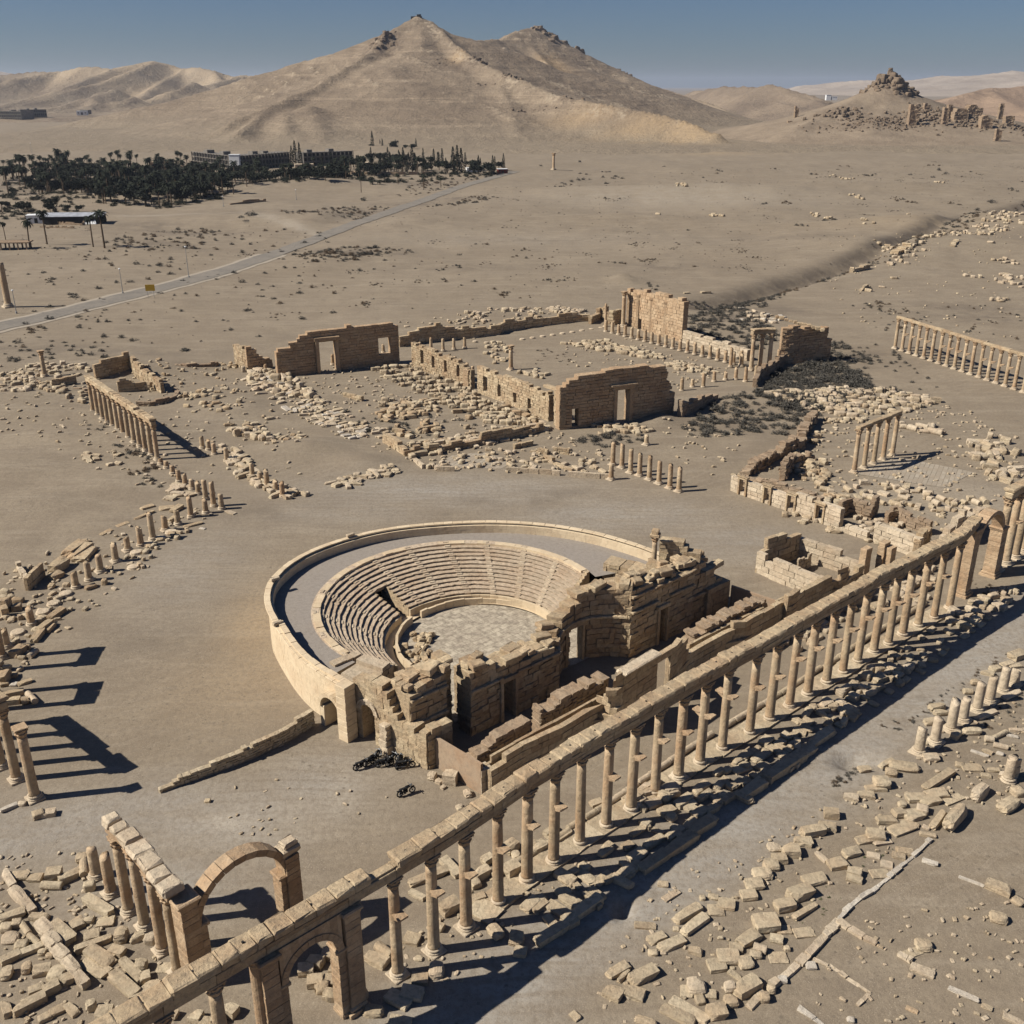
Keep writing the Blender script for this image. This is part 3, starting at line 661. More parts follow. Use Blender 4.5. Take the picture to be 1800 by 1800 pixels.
def capital_mesh(r, h=1.05):
    mb = MB()
    def mod(rr, z, a): t = z / h; return rr * (1 + (.13 * math.cos(8 * a + (0 if t < .5 else math.pi / 8 * 8)) * (1 - abs(2 * ((t * 2) % 1) - 1) ** 2) if t < .85 else 0))
    mb.lathe([(r * .92, 0), (r * .98, .05 * h), (r * 1.08, .2 * h), (r * 1.28, .38 * h), (r * 1.02, .44 * h), (r * 1.2, .62 * h), (r * 1.46, .8 * h), (r * 1.22, .84 * h), (r * 1.3, .88 * h)], 32, (0, 0, 0), mod, tone=.45)
    # corner volutes and the abacus
    for a in range(4):
        t = math.pi / 4 + a * math.pi / 2; d = U * math.cos(t) + V * math.sin(t); e = Vector((-d.y, d.x, 0))
        mb.box((d.x * r * 1.5, d.y * r * 1.5, h * .66), d, e, r * .45, r * .22, h * .22, .01, .4)
    mb.bbox((0, 0, h * .88), U, V, r * 2.75, r * 2.75, h * .12, .02, .02, .5)
    return mb.mesh('capital', False)
def bracket_mesh(N=None):
    N = N or -V; T = Vector((-N.y, N.x, 0)); mb = MB(); P = []
    # console: wide shelf on a tapering root
    a, b = .33, .30
    mb.hexa([T * -b + N * a * .7, T * b + N * a * .7, T * (b * .9) + N * .78 + Vector((0, 0, .2)), T * (-b * .9) + N * .78 + Vector((0, 0, .2)),
             T * -b + N * a * .7 + Vector((0, 0, .42)), T * b + N * a * .7 + Vector((0, 0, .42)), T * b + N * 1.02 + Vector((0, 0, .42)), T * -b + N * 1.02 + Vector((0, 0, .42))], .5)
    mb.box(tuple(N * .68 + Vector((0, 0, .42))), N, T, .84, .78, .16, .015, .6)
    return mb.mesh('bracket', False)
KIT = {}
def kit(kind, *a, mat='shaft', **kw):
    key = (kind, a, tuple(sorted(kw.items())), mat)
    if key not in KIT:
        m = {'shaft': shaft_mesh, 'base': base_mesh, 'capital': capital_mesh, 'bracket': bracket_mesh}[kind](*a, **kw); m.materials.append(M[mat]); KIT[key] = m
    return KIT[key]
def column(root, rl, x, y, H, r, seed, z=0.0, plinth=True, bracket=None, bz=None, cap=True, parts=True, hb=None, caph=None):
    """one column as a part of root: shaft mesh with base, capital and bracket as its sub-parts"""
    hb = hb if hb is not None else r * 1.2; ch = caph or (r * 2.2 if cap else 0)
    hs = round(H - hb - ch, 2)
    o = link('column', kit('shaft', hs, r, seed), root); o.location = (x - rl[0], y - rl[1], z - rl[2] + hb)
    o.rotation_euler = (rnd.uniform(-.007, .007), rnd.uniform(-.007, .007), 0)
    b = link('column_base', kit('base', r, plinth, round(hb, 2), mat='pale'), o); b.location = (0, 0, -hb)
    if cap: c = link('capital', kit('capital', round(r * .9, 3), round(ch, 2), mat='orange'), o); c.location = (0, 0, hs)
    if bracket:
        k = link('bracket', kit('bracket', mat='orange'), o); k.location = (0, 0, (bz or H * .5) - hb)
        if bracket == 2:
            k = link('bracket', kit('bracket', mat='orange'), o); k.location = (0, 0, (bz or H * .5) - hb); k.rotation_euler.z = math.pi
    return o
def beam_blocks(path, z0, zh, wid, bl, mat, parent, rl, name='entablature', joint=None, miss=0.0, j=.05, ch=.1, lean=0):
    """a course of long weathered blocks lying along a path of points"""
    P = Path([(a[0], a[1], 0) for a in path]); mb = MB(); s = 0
    stops = [0.0]
    if joint: stops = sorted(joint)
    else:
        while s < P.len: s += bl * rnd.uniform(.7, 1.3); stops.append(min(s, P.len))
    for a, b in zip(stops, stops[1:]):
        if b - a < .15 or rnd.random() < miss: continue
        pa, pb = P.pos(a), P.pos(b); d = (pb - pa).normalized(); n = Vector((-d.y, d.x, 0)); m = (pa + pb) / 2 + n * rnd.uniform(-j, j)
        mb.bbox((m.x - rl[0], m.y - rl[1], z0 - rl[2] + rnd.uniform(0, j * .6)), d, n, (pb - pa).length - .03, wid * rnd.uniform(.94, 1.04), zh * rnd.uniform(.9, 1.08), ch, j * .7)
    return mb.build(name, M[mat], parent)

# ------------------------------------------------------------ the great colonnade
COLS = [(700, 1714), (763, 1672), (820, 1631), (876, 1588), (926, 1548), (973, 1516), (1019, 1483), (1065, 1453), (1109, 1424), (1151, 1395), (1192, 1368), (1230, 1342), (1269, 1317), (1317, 1290), (1352, 1266), (1387, 1243), (1419, 1222), (1452, 1201), (1481, 1184), (1507, 1165), (1535, 1148), (1561, 1134), (1586, 1118), (1613, 1102), (1641, 1088), (1668, 1071)]
col_xy = [at(*c) for c in COLS]
c0 = col_xy[0]
HC = 9.25
rl = (c0.x, c0.y, 0)
gc = thing('great_colonnade', 'long colonnade with continuous entablature beside the street, from front arch to far arch', 'colonnade', rl)
left_pos = [c0 - U * 13.5, c0 - U * 16.9, c0 - U * 20.3, c0 - U * 23.7]
for i, p in enumerate(reversed(left_pos)): column(gc, rl, p.x, p.y, HC, .47, i % 3, bracket=0)
for i, p in enumerate(col_xy):
    br = 0 if i in (6, 25) else (2 if i in (11, 12) else 1)
    column(gc, rl, p.x, p.y, HC, (.44, .46, .48, .45, .49, .47)[(i * 7) % 6], (i * 5) % 9, plinth=i < 3 or i % 5 == 0, bracket=br, bz=5.35 + .3 * math.sin(i * 1.7) + .25 * (i % 3 == 0))
def pier(root, rl, c, X, Y, lx, ly, H, engaged=0, mat='orange', cap=True, zc=None):
    mb = MB()
    mb.bbox((c.x - rl[0], c.y - rl[1], -.2), X, Y, lx + .55, ly + .55, .55, .05, .03, .7); mb.bbox((c.x - rl[0], c.y - rl[1], .35), X, Y, lx + .25, ly + .25, .3, .08, .03, .7)
    z = .65
    while z < H - .05:
        h = min(rnd.uniform(.5, .75), H - z); mb.bbox((c.x - rl[0], c.y - rl[1], z), X, Y, lx, ly, h - .02, .025, .02); z += h
    if engaged:
        q = c + X * (lx / 2) * engaged
        mb.lathe([(.62, .0), (.62, .3), (.5, .6), (.47, .7), (.45, H - 1.0)], 18, (q.x - rl[0], q.y - rl[1], .3), tone=.5)
        mb.lathe([(.42, 0), (.5, .3), (.46, .4), (.62, .8)], 18, (q.x - rl[0], q.y - rl[1], H - .75), tone=.4)
    o = mb.build('pier', M[mat], root)
    if cap:
        cb = MB(); cb.bbox((c.x - rl[0], c.y - rl[1], (zc or H) - .55), X, Y, lx + .2, ly + .2, .2, .04, .02); cb.bbox((c.x - rl[0], c.y - rl[1], (zc or H) - .33), X, Y, lx + .5, ly + .4, .3, .08, .02)
        cb.build('pier_capital', M[mat], o)
    return o
def arch_between(root, rl, a, b, X, N, depth, zs, ztop, wid=.5, mat='orange', fill=True, half=(0, math.pi), broken=0):
    """arch springing between points a and b (front-left corners) on direction X, thickness depth along N"""
    r = (b - a).length / 2; c = (a + b) / 2; mb = MB(); n = 13
    c2 = Vector((c.x - rl[0], c.y - rl[1], 0)); t0, t1 = half
    arch_ring(mb, c2, X, r, zs, depth, wid, n=n, a0=t0, a1=t1)
    o = mb.build('arch_ring', M[mat], root)
    if fill:
        fb = MB(); m = 16
        for i in range(m):
            x0 = -r - wid * .9 + (2 * r + wid * 1.8) * i / m; x1 = -r - wid * .9 + (2 * r + wid * 1.8) * (i + 1) / m
            def zz(x): q = (r + wid * .8) ** 2 - x * x; return zs + (math.sqrt(q) if q > 0 else 0)
            za, zb = zz(x0), zz(x1)
            if min(za, zb) > ztop - .05: continue
            P = []
            for top in (0, 1):
                for x, dd, z in ((x0, .03, za), (x1, .03, zb), (x1, depth - .03, zb), (x0, depth - .03, za)):
                    v = c2 + X * x + N * dd; P.append(Vector((v.x, v.y, ztop if top else z)))
            fb.hexa(P, rnd.random())
        fb.build('spandrel', M[mat], root)
    return o
pr = c0 - U * 3.9; pl = c0 - U * 10.1
pier(gc, rl, pr, U, V, 1.15, 1.5, HC, 1); pier(gc, rl, pl, U, V, 1.15, 1.5, HC, -1)
for k_ in (pr + U * -.9, pl + U * .9):       # inner jambs under the springing
    mb = MB(); mb.bbox((k_.x - rl[0], k_.y - rl[1], -.2), U, V, .75, 1.25, .55, .04, .02, .7); z = .35
    while z < 5.6: mb.bbox((k_.x - rl[0], k_.y - rl[1], z), U, V, .6, 1.1, .6, .02, .02); z += .62
    mb.bbox((k_.x - rl[0], k_.y - rl[1], z), U, V, .95, 1.4, .35, .1, .02); mb.build('jamb', M['orange'], gc)
arch_between(gc, rl, pl + U * 1.2 - V * .6, pr - U * 1.2 - V * .6, U, V, 1.2, 6.25, HC, .5)
# entablature: architrave joints over the columns, cornice above
ps = [p - c0 for p in left_pos[::-1]]; line = [c0 + v for v in ps] + [pl, pr] + col_xy
far_pier = at(1697, 1047) + V * 0.6
line_w = [line[0] - U * 3] + line + [far_pier + U * .7]
js = [0.0]
for a, b in zip(line_w, line_w[1:]): js.append(js[-1] + (b - a).length)
beam_blocks(line_w, HC, .42, .92, 3, 'stone', gc, rl, 'architrave', joint=js, j=.02, ch=.03)
beam_blocks(line_w, HC + .42, .40, 1.02, 3, 'stone', gc, rl, 'architrave', joint=js, j=.03, ch=.04)
beam_blocks(line_w, HC + .82, .16, .66, 3, 'stone', gc, rl, 'frieze', joint=js, j=.01, ch=.02)
P_ = Path([(a.x, a.y, 0) for a in line_w]); s_ = 0.0
hole = M['dark']; 
while s_ < P_.len - .5:
    L_ = rnd.choice([1.5, 2.1, 2.6, 3.1, 3.4]) * rnd.uniform(.9, 1.1); e_ = min(s_ + L_, P_.len); pa, pb = P_.pos(s_), P_.pos(e_); d_ = (pb - pa).normalized(); n_ = Vector((-d_.y, d_.x, 0)); m_ = (pa + pb) / 2
    gone = rnd.random() < .05
    if not gone:
        mb = MB(); hz = rnd.uniform(.5, .72) if s_ < 95 else rnd.uniform(.45, .55)
        # three small lengths jittered so the edge is not ruler straight
        k_ = max(1, int((e_ - s_) / 1.1))
        for q_ in range(k_):
            t0, t1 = q_ / k_, (q_ + 1) / k_; c_ = pa.lerp(pb, (t0 + t1) / 2)
            mb.bbox((c_.x - rl[0], c_.y - rl[1], HC + .96 + rnd.uniform(0, .04)), d_, n_, (pb - pa).length / k_ + (.13 if q_ < k_ - 1 else -.03), 1.5 * rnd.uniform(.88, 1.04), hz * rnd.uniform(.9, 1.07), .11, .055, .5)
        o = mb.build('cornice_block', M['stone'], gc)
        hb_ = MB(); hb_.box((m_.x - rl[0], m_.y - rl[1], HC + .93 + hz * .8), d_, n_, .14, .14, hz * .2 + .06, 0, .0); hb_.build('dowel_hole', hole, o)
    s_ = e_
# far arch
fp2 = far_pier + U * 8.2
pier(gc, rl, far_pier, U, V, 1.5, 1.6, HC + .1, 0); pier(gc, rl, fp2, U, V, 1.4, 1.6, 7.2, 0, cap=True)
arch_between(gc, rl, far_pier + U * .9 - V * .7, fp2 - U * .7 - V * .7, U, V, 1.4, 6.6, 9.6, .55, fill=False)
for i in range(5):
    p = fp2 + U * (2.0 + 2.9 * i) + V * .1; column(gc, rl, p.x, p.y, 10.6, .56, i % 3, bracket=1 if i else 0, bz=6)
line_r = [fp2 + U * 1.0, fp2 + U * 15]
beam_blocks(line_r, 10.6, .85, 1.1, 2.9, 'stone', gc, rl, 'architrave'); beam_blocks(line_r, 11.45, .5, 1.5, 2.2, 'stone', gc, rl, 'cornice_block', ch=.12)

# stylobate the columns stand on
mb, _ = wall_mb([(p.x, p.y, .30) for p in [c0 + U * 8 - V * .85] + [q - V * .85 for q in col_xy[3:]]], 2.3, side=1, ch=.3, bl=1.4, z0=-.1, j=.06, rag=.0)
o = mb.build('stylobate', M['rubble'], gc); o.location = (-rl[0], -rl[1], 0)

# ------------------------------------------------------------ theatre
th = thing('theatre', 'roman theatre with horseshoe seating, paved orchestra and ruined stage wall', 'theatre', (-4.5, 104.0, 0))
TL = (-4.5, 104.0, 0)
def sub(o): o.location = (-TL[0], -TL[1], 0); return o
RIM = [(612, 1203, 6.0), (580, 1184, 6.0), (540, 1160, 6.0), (510, 1129, 5.9), (487, 1093, 5.9), (474, 1072, 5.8), (469, 1054, 5.8), (470, 1036, 5.8), (477, 1017, 5.8), (500, 994, 5.8), (533, 972, 5.8), (580, 953, 5.8), (627, 939, 5.8), (672, 929, 5.8), (720, 922, 5.8), (800, 916, 5.8), (875, 914, 5.8), (960, 919, 5.8), (1039, 932, 5.8), (1100, 949, 5.8), (1142, 963, 5.8), (1185, 982, 5.8)]
rimw = px_path(RIM)
def smooth_path(P, n=3):
    for _ in range(n):
        Q = [P[0]]
        for a, b in zip(P, P[1:]): Q += [tuple(x * .75 + y * .25 for x, y in zip(a, b)), tuple(x * .25 + y * .75 for x, y in zip(a, b))]
        Q.append(P[-1]); P = Q
    return P
rimw = smooth_path(rimw, 2)
mb, RP = wall_mb([(a, b, c - .25) for a, b, c in rimw], .65, side=-1, ch=.62, bl=1.0, j=.006, z0=-.2, ops=[((563, 1277), (603, 1295), -1, 3.9, True)], rag=0, gap=.012, toned=(.3, .75), offs=.006)
sub(mb.build('outer_wall', M['smooth'], th))
beam_blocks([(a, b) for a, b, c in rimw], 5.52, .16, .74, 1.6, 'smooth', th, TL, 'coping', j=.008, ch=.03)
for o in [x for x in th.children if x.name.startswith('coping')]: o.location = (0, 0, 0); 
# shift coping to the wall's centre line is negligible; loose blocks left on the coping
for k_, (a, b) in enumerate([(616, 941), (483, 1018), (488, 1096)]):
    g = at(a, b, 5.9); m = MB(); m.bbox((0, 0, 0), U, V, 1.1, .5, .35, .05, .03); o = m.build('coping_block', M['pale']); o.location = (g.x, g.y, 5.78)
    tag(o, ['pale loose block lying on the rear curve of the theatre wall', 'grey loose block on the upper left curve of the theatre wall', 'small loose block on the leftmost curve of the theatre wall'][k_], 'stone block')
# seating
NR = 13
def Cc(t): return Vector((-4.2 - 1.6 * t, 103.5 + 3.1 * t, 0))
def Rr(t): return 10.7 + 6.5 * t
def Zt(t): return 1.35 + 2.95 * t
eR0, eR1 = at(968, 1082, 1.4), at(1047, 998, 4.3); eL0, eL1 = at(694, 1168, 1.4), at(600, 1152, 4.3)
def angs(t):
    c = Cc(t); a = eR0.lerp(eR1, t) - c; b = eL0.lerp(eL1, t) - c
    a0 = math.atan2(a.y, a.x); a1 = math.atan2(b.y, b.x)
    if a1 < a0: a1 += 2 * math.pi
    return a0, a1
vom = None
gv = at(712, 1075, 1.4) - Cc(0); AV = math.atan2(gv.y, gv.x)
for i in range(NR):
    t0, t1 = i / NR, (i + 1) / NR; a0, a1 = angs((t0 + t1) / 2); zl = Zt(t0) - .02; zh = Zt(t1); c = Cc(t0); cN = Cc(t1)
    n = int((a1 - a0) * Rr(t0) / .42); mb = MB(); prof = []; R_ = random.Random(i)
    rows = []; tone = .5; nextj = 0
    for q in range(n + 1):
        a = a0 + (a1 - a0) * q / n
        if q >= nextj: tone = R_.uniform(.1, 1); nextj = q + R_.randint(2, 5); jr = R_.uniform(-.03, .03); jz = R_.uniform(-.03, .02)
        er = R_.uniform(-.03, .03) + (R_.uniform(.03, .14) if R_.random() < .12 and i < 11 else 0)
        d = Vector((math.cos(a), math.sin(a), 0)); r = Rr(t0) + jr + er; r1 = Rr(t1) + .25; zz = zh + jz
        rows.append([(c + d * (r + .10), zl - .25), (c + d * (r + .10), zz - .12), (c + d * (r - .05), zz - .10), (c + d * (r - .04), zz), (cN + d * r1, zz - .01)])
    for q in range(n):
        am = a0 + (a1 - a0) * (q + .5) / n
        if i < 6 and abs(am - AV) < .085:
            if mb.v: sub(mb.build('seat_row', M['seat'], th)); mb = MB()
            continue
        v = []; 
        for cc in (rows[q], rows[q + 1]): v += [(p.x, p.y, z) for p, z in cc]
        mb.add(v, [(k_, k_ + 5, k_ + 6, k_ + 1) for k_ in range(4)], tone if False else R_.uniform(.2, .8) if q % 3 == 0 else .5)
    o = sub(mb.build('seat_row', M['seat'], th))
# aisles of small steps
for w_ in range(12):
    f = w_ / 11; mb = MB()
    if w_ == 0: continue
    for i in range(NR * 2):
        t = i / (NR * 2); a0, a1 = angs(t); a = a0 + (a1 - a0) * f
        if abs(a - AV) < .11 and t < .48: continue
        d = Vector((math.cos(a), math.sin(a), 0)); e = Vector((-d.y, d.x, 0)); c = Cc(t) + d * (Rr(t) + .1); c.z = Zt(t) - .15
        mb.box(c, d, e, .34, .72, .15 + 2.95 / NR * .52 + .07, .015)
    sub(mb.build('aisle_steps', M['pale'], th))
# podium walls, orchestra
def arc_wall(name, c, R0, th_, a0, a1, z0, z1, mat, n=60, par=th, gap=None):
    pts = [(c.x + R0 * math.cos(a0 + (a1 - a0) * i / n), c.y + R0 * math.sin(a0 + (a1 - a0) * i / n), z1) for i in range(n + 1)]
    segs = [pts]
    if gap: segs = [[p for p in pts if math.atan2(p[1] - c.y, p[0] - c.x) % 6.2832 < (gap[0] % 6.2832)], [p for p in pts if math.atan2(p[1] - c.y, p[0] - c.x) % 6.2832 > (gap[1] % 6.2832)]]
    for s in segs:
        if len(s) > 2: mb, _ = wall_mb(s, th_, side=1, ch=(z1 - z0), bl=1.6, j=.01, z0=z0, rag=0, gap=.02, offs=.01); sub(mb.build(name, M[mat], par))
A0, A1 = angs(0)
arc_wall('podium_wall', Cc(0), 10.75, .35, A0, A1, 0, 1.42, 'smooth', gap=(AV - .06, AV + .06))
arc_wall('balustrade', Vector((-3.5, 103.9, 0)), 10.0, .3, A0 + .02, A1 + .25, 0, 1.05, 'smooth', gap=(AV - .09, AV + .07))
# paved gangway between the two low walls
n = 70; mb = MB()
for q in range(n):
    v = []
    for a in (A0 + (A1 - A0) * q / n, A0 + (A1 - A0) * (q + 1) / n):
        for r in (9.8, 11.0): p = Vector((-3.9, 103.7, 0)) + Vector((math.cos(a), math.sin(a), 0)) * r; v.append((p.x, p.y, .35))
    mb.add(v, [(0, 1, 3, 2)], rnd.uniform(.3, .8))
sub(mb.build('gangway', M['smooth'], th))
k = NT('orchestra_paving')
br = k.n('ShaderNodeTexBrick'); k.L(k.mapping(k.pos, rot=(0, 0, math.radians(-41))), br.inputs[0])
br.inputs['Scale'].default_value = 1.0; br.inputs['Brick Width'].default_value = 1.35; br.inputs['Row Height'].default_value = .95; br.inputs['Mortar Size'].default_value = .022; br.offset = .5
br.inputs['Color1'].default_value = (.50, .43, .32, 1); br.inputs['Color2'].default_value = (.40, .335, .25, 1); br.inputs['Mortar'].default_value = (.17, .14, .10, 1)
c = k.mix(k.ramp(k.noise(1.4, 6, .7), [(.42, 0.0), (.62, 1.0)]), br.outputs[0], (.24, .20, .15)); c = k.mix(k.math('MULTIPLY', k.ramp(k.noise(5, 4, .7), [(.52, 0.0), (.7, 1.0)]), .6), c, (.50, .43, .33)); k.col(c)
k.bump(k.math('ADD', k.math('MULTIPLY', br.outputs[1], -1.0), k.noise(3, 5)), .6, .04)
mb = MB(); c = Vector((-3.6, 103.8, 0)); pts = []
for q in range(60): a = A0 - .35 + (A1 + .4 - A0 + .35) * q / 59; pts.append((c.x + 9.95 * math.cos(a), c.y + 9.95 * math.sin(a), .12))
q1, q2 = at(1110, 1060, .12), at(760, 1215, .12); pts += [tuple(q2.lerp(q1, i / 8)) for i in range(9)]; pts.append((c.x, c.y, .12)); pts = [(c.x + 9.95 * math.cos(i * math.pi / 24), c.y + 9.95 * math.sin(i * math.pi / 24), .12) for i in range(48)]
mb.add(pts, [tuple(range(48))], .5); q3, q4 = at(1130, 1110, .115), at(800, 1270, .115); mb.add([(q2.x, q2.y, .115), tuple(q4), tuple(q3), (q1.x, q1.y, .115)], [(0, 1, 2, 3)], .5); sub(mb.build('orchestra_floor', k.m, th))
# walkway ring behind the seats
mb = MB(); cc = Vector((-5.2, 105.5, 0)); n = 90; aa0, aa1 = angs(1.0); aa0 -= .12
for q in range(n):
    v = []
    for a in (aa0 + (aa1 + .12 - aa0) * q / n, aa0 + (aa1 + .12 - aa0) * (q + 1) / n):
        d = Vector((math.cos(a), math.sin(a), 0)); ci = Cc(1) + d * (Rr(1) + .1)
        # outer end: hit the rim path
        best = min(rimw, key=lambda p: abs(((math.atan2(p[1] - Cc(1).y, p[0] - Cc(1).x) - a + math.pi) % (2 * math.pi)) - math.pi))
        ro = (Vector((best[0], best[1], 0)) - Cc(1)).length - .4; co = Cc(1) + d * max(ro, Rr(1) + .3)
        v += [(ci.x, ci.y, 4.26), (co.x, co.y, 4.26)]
    mb.add(v, [(0, 1, 3, 2)], .5)
sub(mb.build('upper_walkway', M['concrete'], th))
arc_wall('upper_kerb', Cc(1), Rr(1) + .05, .85, aa0 + .12, aa1, 4.0, 4.36, 'smooth', n=90)
# right end of the seating: stepped retaining wall with a vaulted passage behind it
def step_wall(name, angf, rows_, thick, sgn, mat='stone'):
    mb = MB()
    for i in rows_:
        t0, t1 = i / NR, (i + 1) / NR; a = angf((t0 + t1) / 2); d = Vector((math.cos(a), math.sin(a), 0)); e = Vector((-d.y, d.x, 0)) * sgn
        p, q = Cc(t0) + d * (Rr(t0) + .02), Cc(t1) + d * (Rr(t1) + .12); z = Zt(t1) + .015
        P = [p, q, q + e * thick, p + e * thick]
        if sgn < 0: P = [P[1], P[0], P[3], P[2]]
        mb.hexa([Vector((v.x, v.y, -.1)) for v in P] + [Vector((v.x, v.y, z)) for v in P], rnd.uniform(.3, .8))
    return sub(mb.build(name, M[mat], th))
step_wall('stepped_end_wall', lambda t: angs(t)[0] + .01, range(NR), .7, -1)
step_wall('stepped_end_wall', lambda t: angs(t)[1] - .01, range(NR), .7, 1)
step_wall('passage_wall', lambda t: AV - .075, range(7), .3, -1); step_wall('passage_wall', lambda t: AV + .075, range(7), .3, 1)
mb = MB()
for r0_ in (0,):
    d = Vector((math.cos(AV), math.sin(AV), 0)); e = Vector((-d.y, d.x, 0)); p, q = Cc(0) + d * (Rr(0) - .2), Cc(.5) + d * (Rr(.5) + .5); w_ = 1.4
    mb.add([tuple(p - e * w_ + Vector((0, 0, .1))), tuple(q - e * w_ + Vector((0, 0, .1))), tuple(q + e * w_ + Vector((0, 0, .1))), tuple(p + e * w_ + Vector((0, 0, .1)))], [(0, 1, 2, 3)])
sub(mb.build('passage_floor', M['concrete'], th)); mb = MB()
a_, b_ = at(1052, 1008, 4.3), at(1078, 1022, 4.3)
sub(mb.build('stepped_end_wall', M['stone'], th))
SO = Vector((-.41, 88.98, 0)); SE = Vector((.753, .658, 0)); SN = Vector((.658, -.753, 0))
def S(a, b): return SO + SE * a + SN * b
def Sp(pts): return [((SO + SE * a + SN * b).x, (SO + SE * a + SN * b).y, h) for a, b, h in pts]
def swall(name, pts, thick, mat='stone', par=th, **kw):
    kw.setdefault('ch', .62); kw.setdefault('bl', 1.3); kw.setdefault('j', .075); kw.setdefault('offs', .10); kw.setdefault('rag', .5); kw.setdefault('gap', .05)
    mb, P = wall_mb(Sp(pts), thick, side=1, **kw); o = mb.build(name, M[mat], par); sub(o); return o, P
# stage wall, camera side is its back; front line given as (along, towards street, height)
swall('stage_tower', [(-11.4, -1.0, 7.0), (-9.5, -1.0, 7.6), (-7.0, -1.0, 8.2)], 3.6, rag=.5)
swall('stage_wall', [(-7.0, -3.0, 7.6), (-4.9, -3.0, 8.2)], 1.8)
swall('stage_wall', [(-4.9, .05, 7.6), (-4.0, .05, 7.4), (-1, 0, 6.9), (2.2, 0, 6.4), (7.2, 0, 6.0)], 2.2, ops=[(4.25, 5.65, -1, 4.4)])
niche = [(7.0 + (11.2) * i / 10, -3.4 * math.sin(math.pi * i / 10) ** .7, [6.0, 5.9, 5.9, 6.2, 7.4, 8.2, 8.6, 8.6, 8.8, 8.9, 8.9][i]) for i in range(11)]
swall('stage_niche', niche, 1.7, ops=[(6.2, 8.6, -1, 5.3, True)], bl=1.0)
swall('stage_wall', [(18.1, 0, 9.0), (21, 0, 8.6), (25, 0, 8.2), (29, 0, 7.8)], 2.2, ops=[(4.9, 6.0, -1, 4.6)])
swall('stage_tower', [(29, -.6, 8.6), (31, -.6, 7.6), (33.5, -.6, 6.2), (35.2, -.6, 4.6)], 3.6, rag=.6)
# inner skin with projecting piers towards the orchestra
for a, b, l, dpt, h in [(-3.4, -3.0, 2.2, 1.6, 6.2), (1.0, -3.2, 2.0, 1.8, 5.2), (5.6, -3.2, 2.2, 1.8, 5.2), (18.6, -3.0, 2.4, 1.7, 8.2), (22, -3.2, 2, 1.6, 7.4), (26, -3.0, 3, 1.8, 8.4)]:
    swall('stage_pier', [(a, b, h), (a + l, b, h - .5)], dpt)
# broken cornice blocks along the top
R_ = random.Random(4)
for a, b, z, n_ in [(-10.8, -2.5, 7.3, 6), (-7.5, -2, 8.0, 3), (-3.6, -1, 7.5, 5), (1.5, -1.0, 6.5, 5), (5, -1.2, 6.1, 4), (9, -3.6, 6.0, 3), (15, -3.2, 8.7, 4), (18.5, -1.2, 8.9, 5), (21.5, -1.2, 8.7, 4), (24.5, -1.4, 8.3, 5), (28, -1.6, 8.2, 4), (31, -2.2, 7.4, 4), (33.5, -2, 5.9, 3)]:
    for q in range(n_):
        s = S(a + R_.uniform(-1.0, 1.6), b + R_.uniform(-.9, .9)); an = R_.uniform(-.35, .35); X = SE * math.cos(an) + SN * math.sin(an); Y = Vector((-X.y, X.x, 0))
        m = MB(); m.bbox((0, 0, 0), X, Y, R_.uniform(.9, 2.2), R_.uniform(.7, 1.3), R_.uniform(.4, .75), .07, .05); o = m.build('stone_block', M['stone']); o.location = (s.x, s.y, z - .25 + R_.uniform(-.1, .25))
        o.rotation_euler = (R_.uniform(-.12, .12), R_.uniform(-.12, .12), 0)
        tag(o, 'x', 'stone block', 'loose blocks on top of the stage wall'); reg('stageblocks', 'loose weathered block, {n} from the left on top of the theatre stage wall', o)
for pts, z in (([(-11.4, -.9), (-7.0, -.9)], 3.4), ([(-11.4, -.9), (-7.0, -.9)], 6.2), ([(-4.9, .15), (-.8, .15)], 5.0), ([(1.2, .1), (7.2, .1)], 4.9), ([(18.1, .1), (22.6, .1)], 5.6), ([(24.6, .1), (29, .1)], 5.6), ([(29, -.5), (35, -.5)], 3.4), ([(18.1, .1), (29, .1)], 7.5)):
    L_ = [S(a, b) - SN * .1 for a, b in pts]; o = beam_blocks(L_, z, .34, .75, 1.6, 'stone', th, TL, 'string_course', j=.03, ch=.07)
L_ = [S(a, b - .1) for a, b, h in niche]; beam_blocks(L_, 5.0, .32, .7, 1.3, 'stone', th, TL, 'string_course', j=.03, ch=.06)
# door frames of the stage wall
for a, w2, h in ((.05, .75, 4.5), (12.6, 1.1, 4.6), (23.6, .6, 4.5)):
    mb = MB(); b = .12 if a != 12.6 else -3.2
    for sg in (-1, 1): p = S(a + sg * (w2 + .2), b - .3); mb.bbox((p.x, p.y, 0), SE, SN, .38, .9, h, .04, .02)
    p = S(a, b - .3); mb.bbox((p.x, p.y, h + .01), SE, SN, 2 * w2 + 1.0, .95, .5, .05, .02); sub(mb.build('door_frame', M['stone'], th))
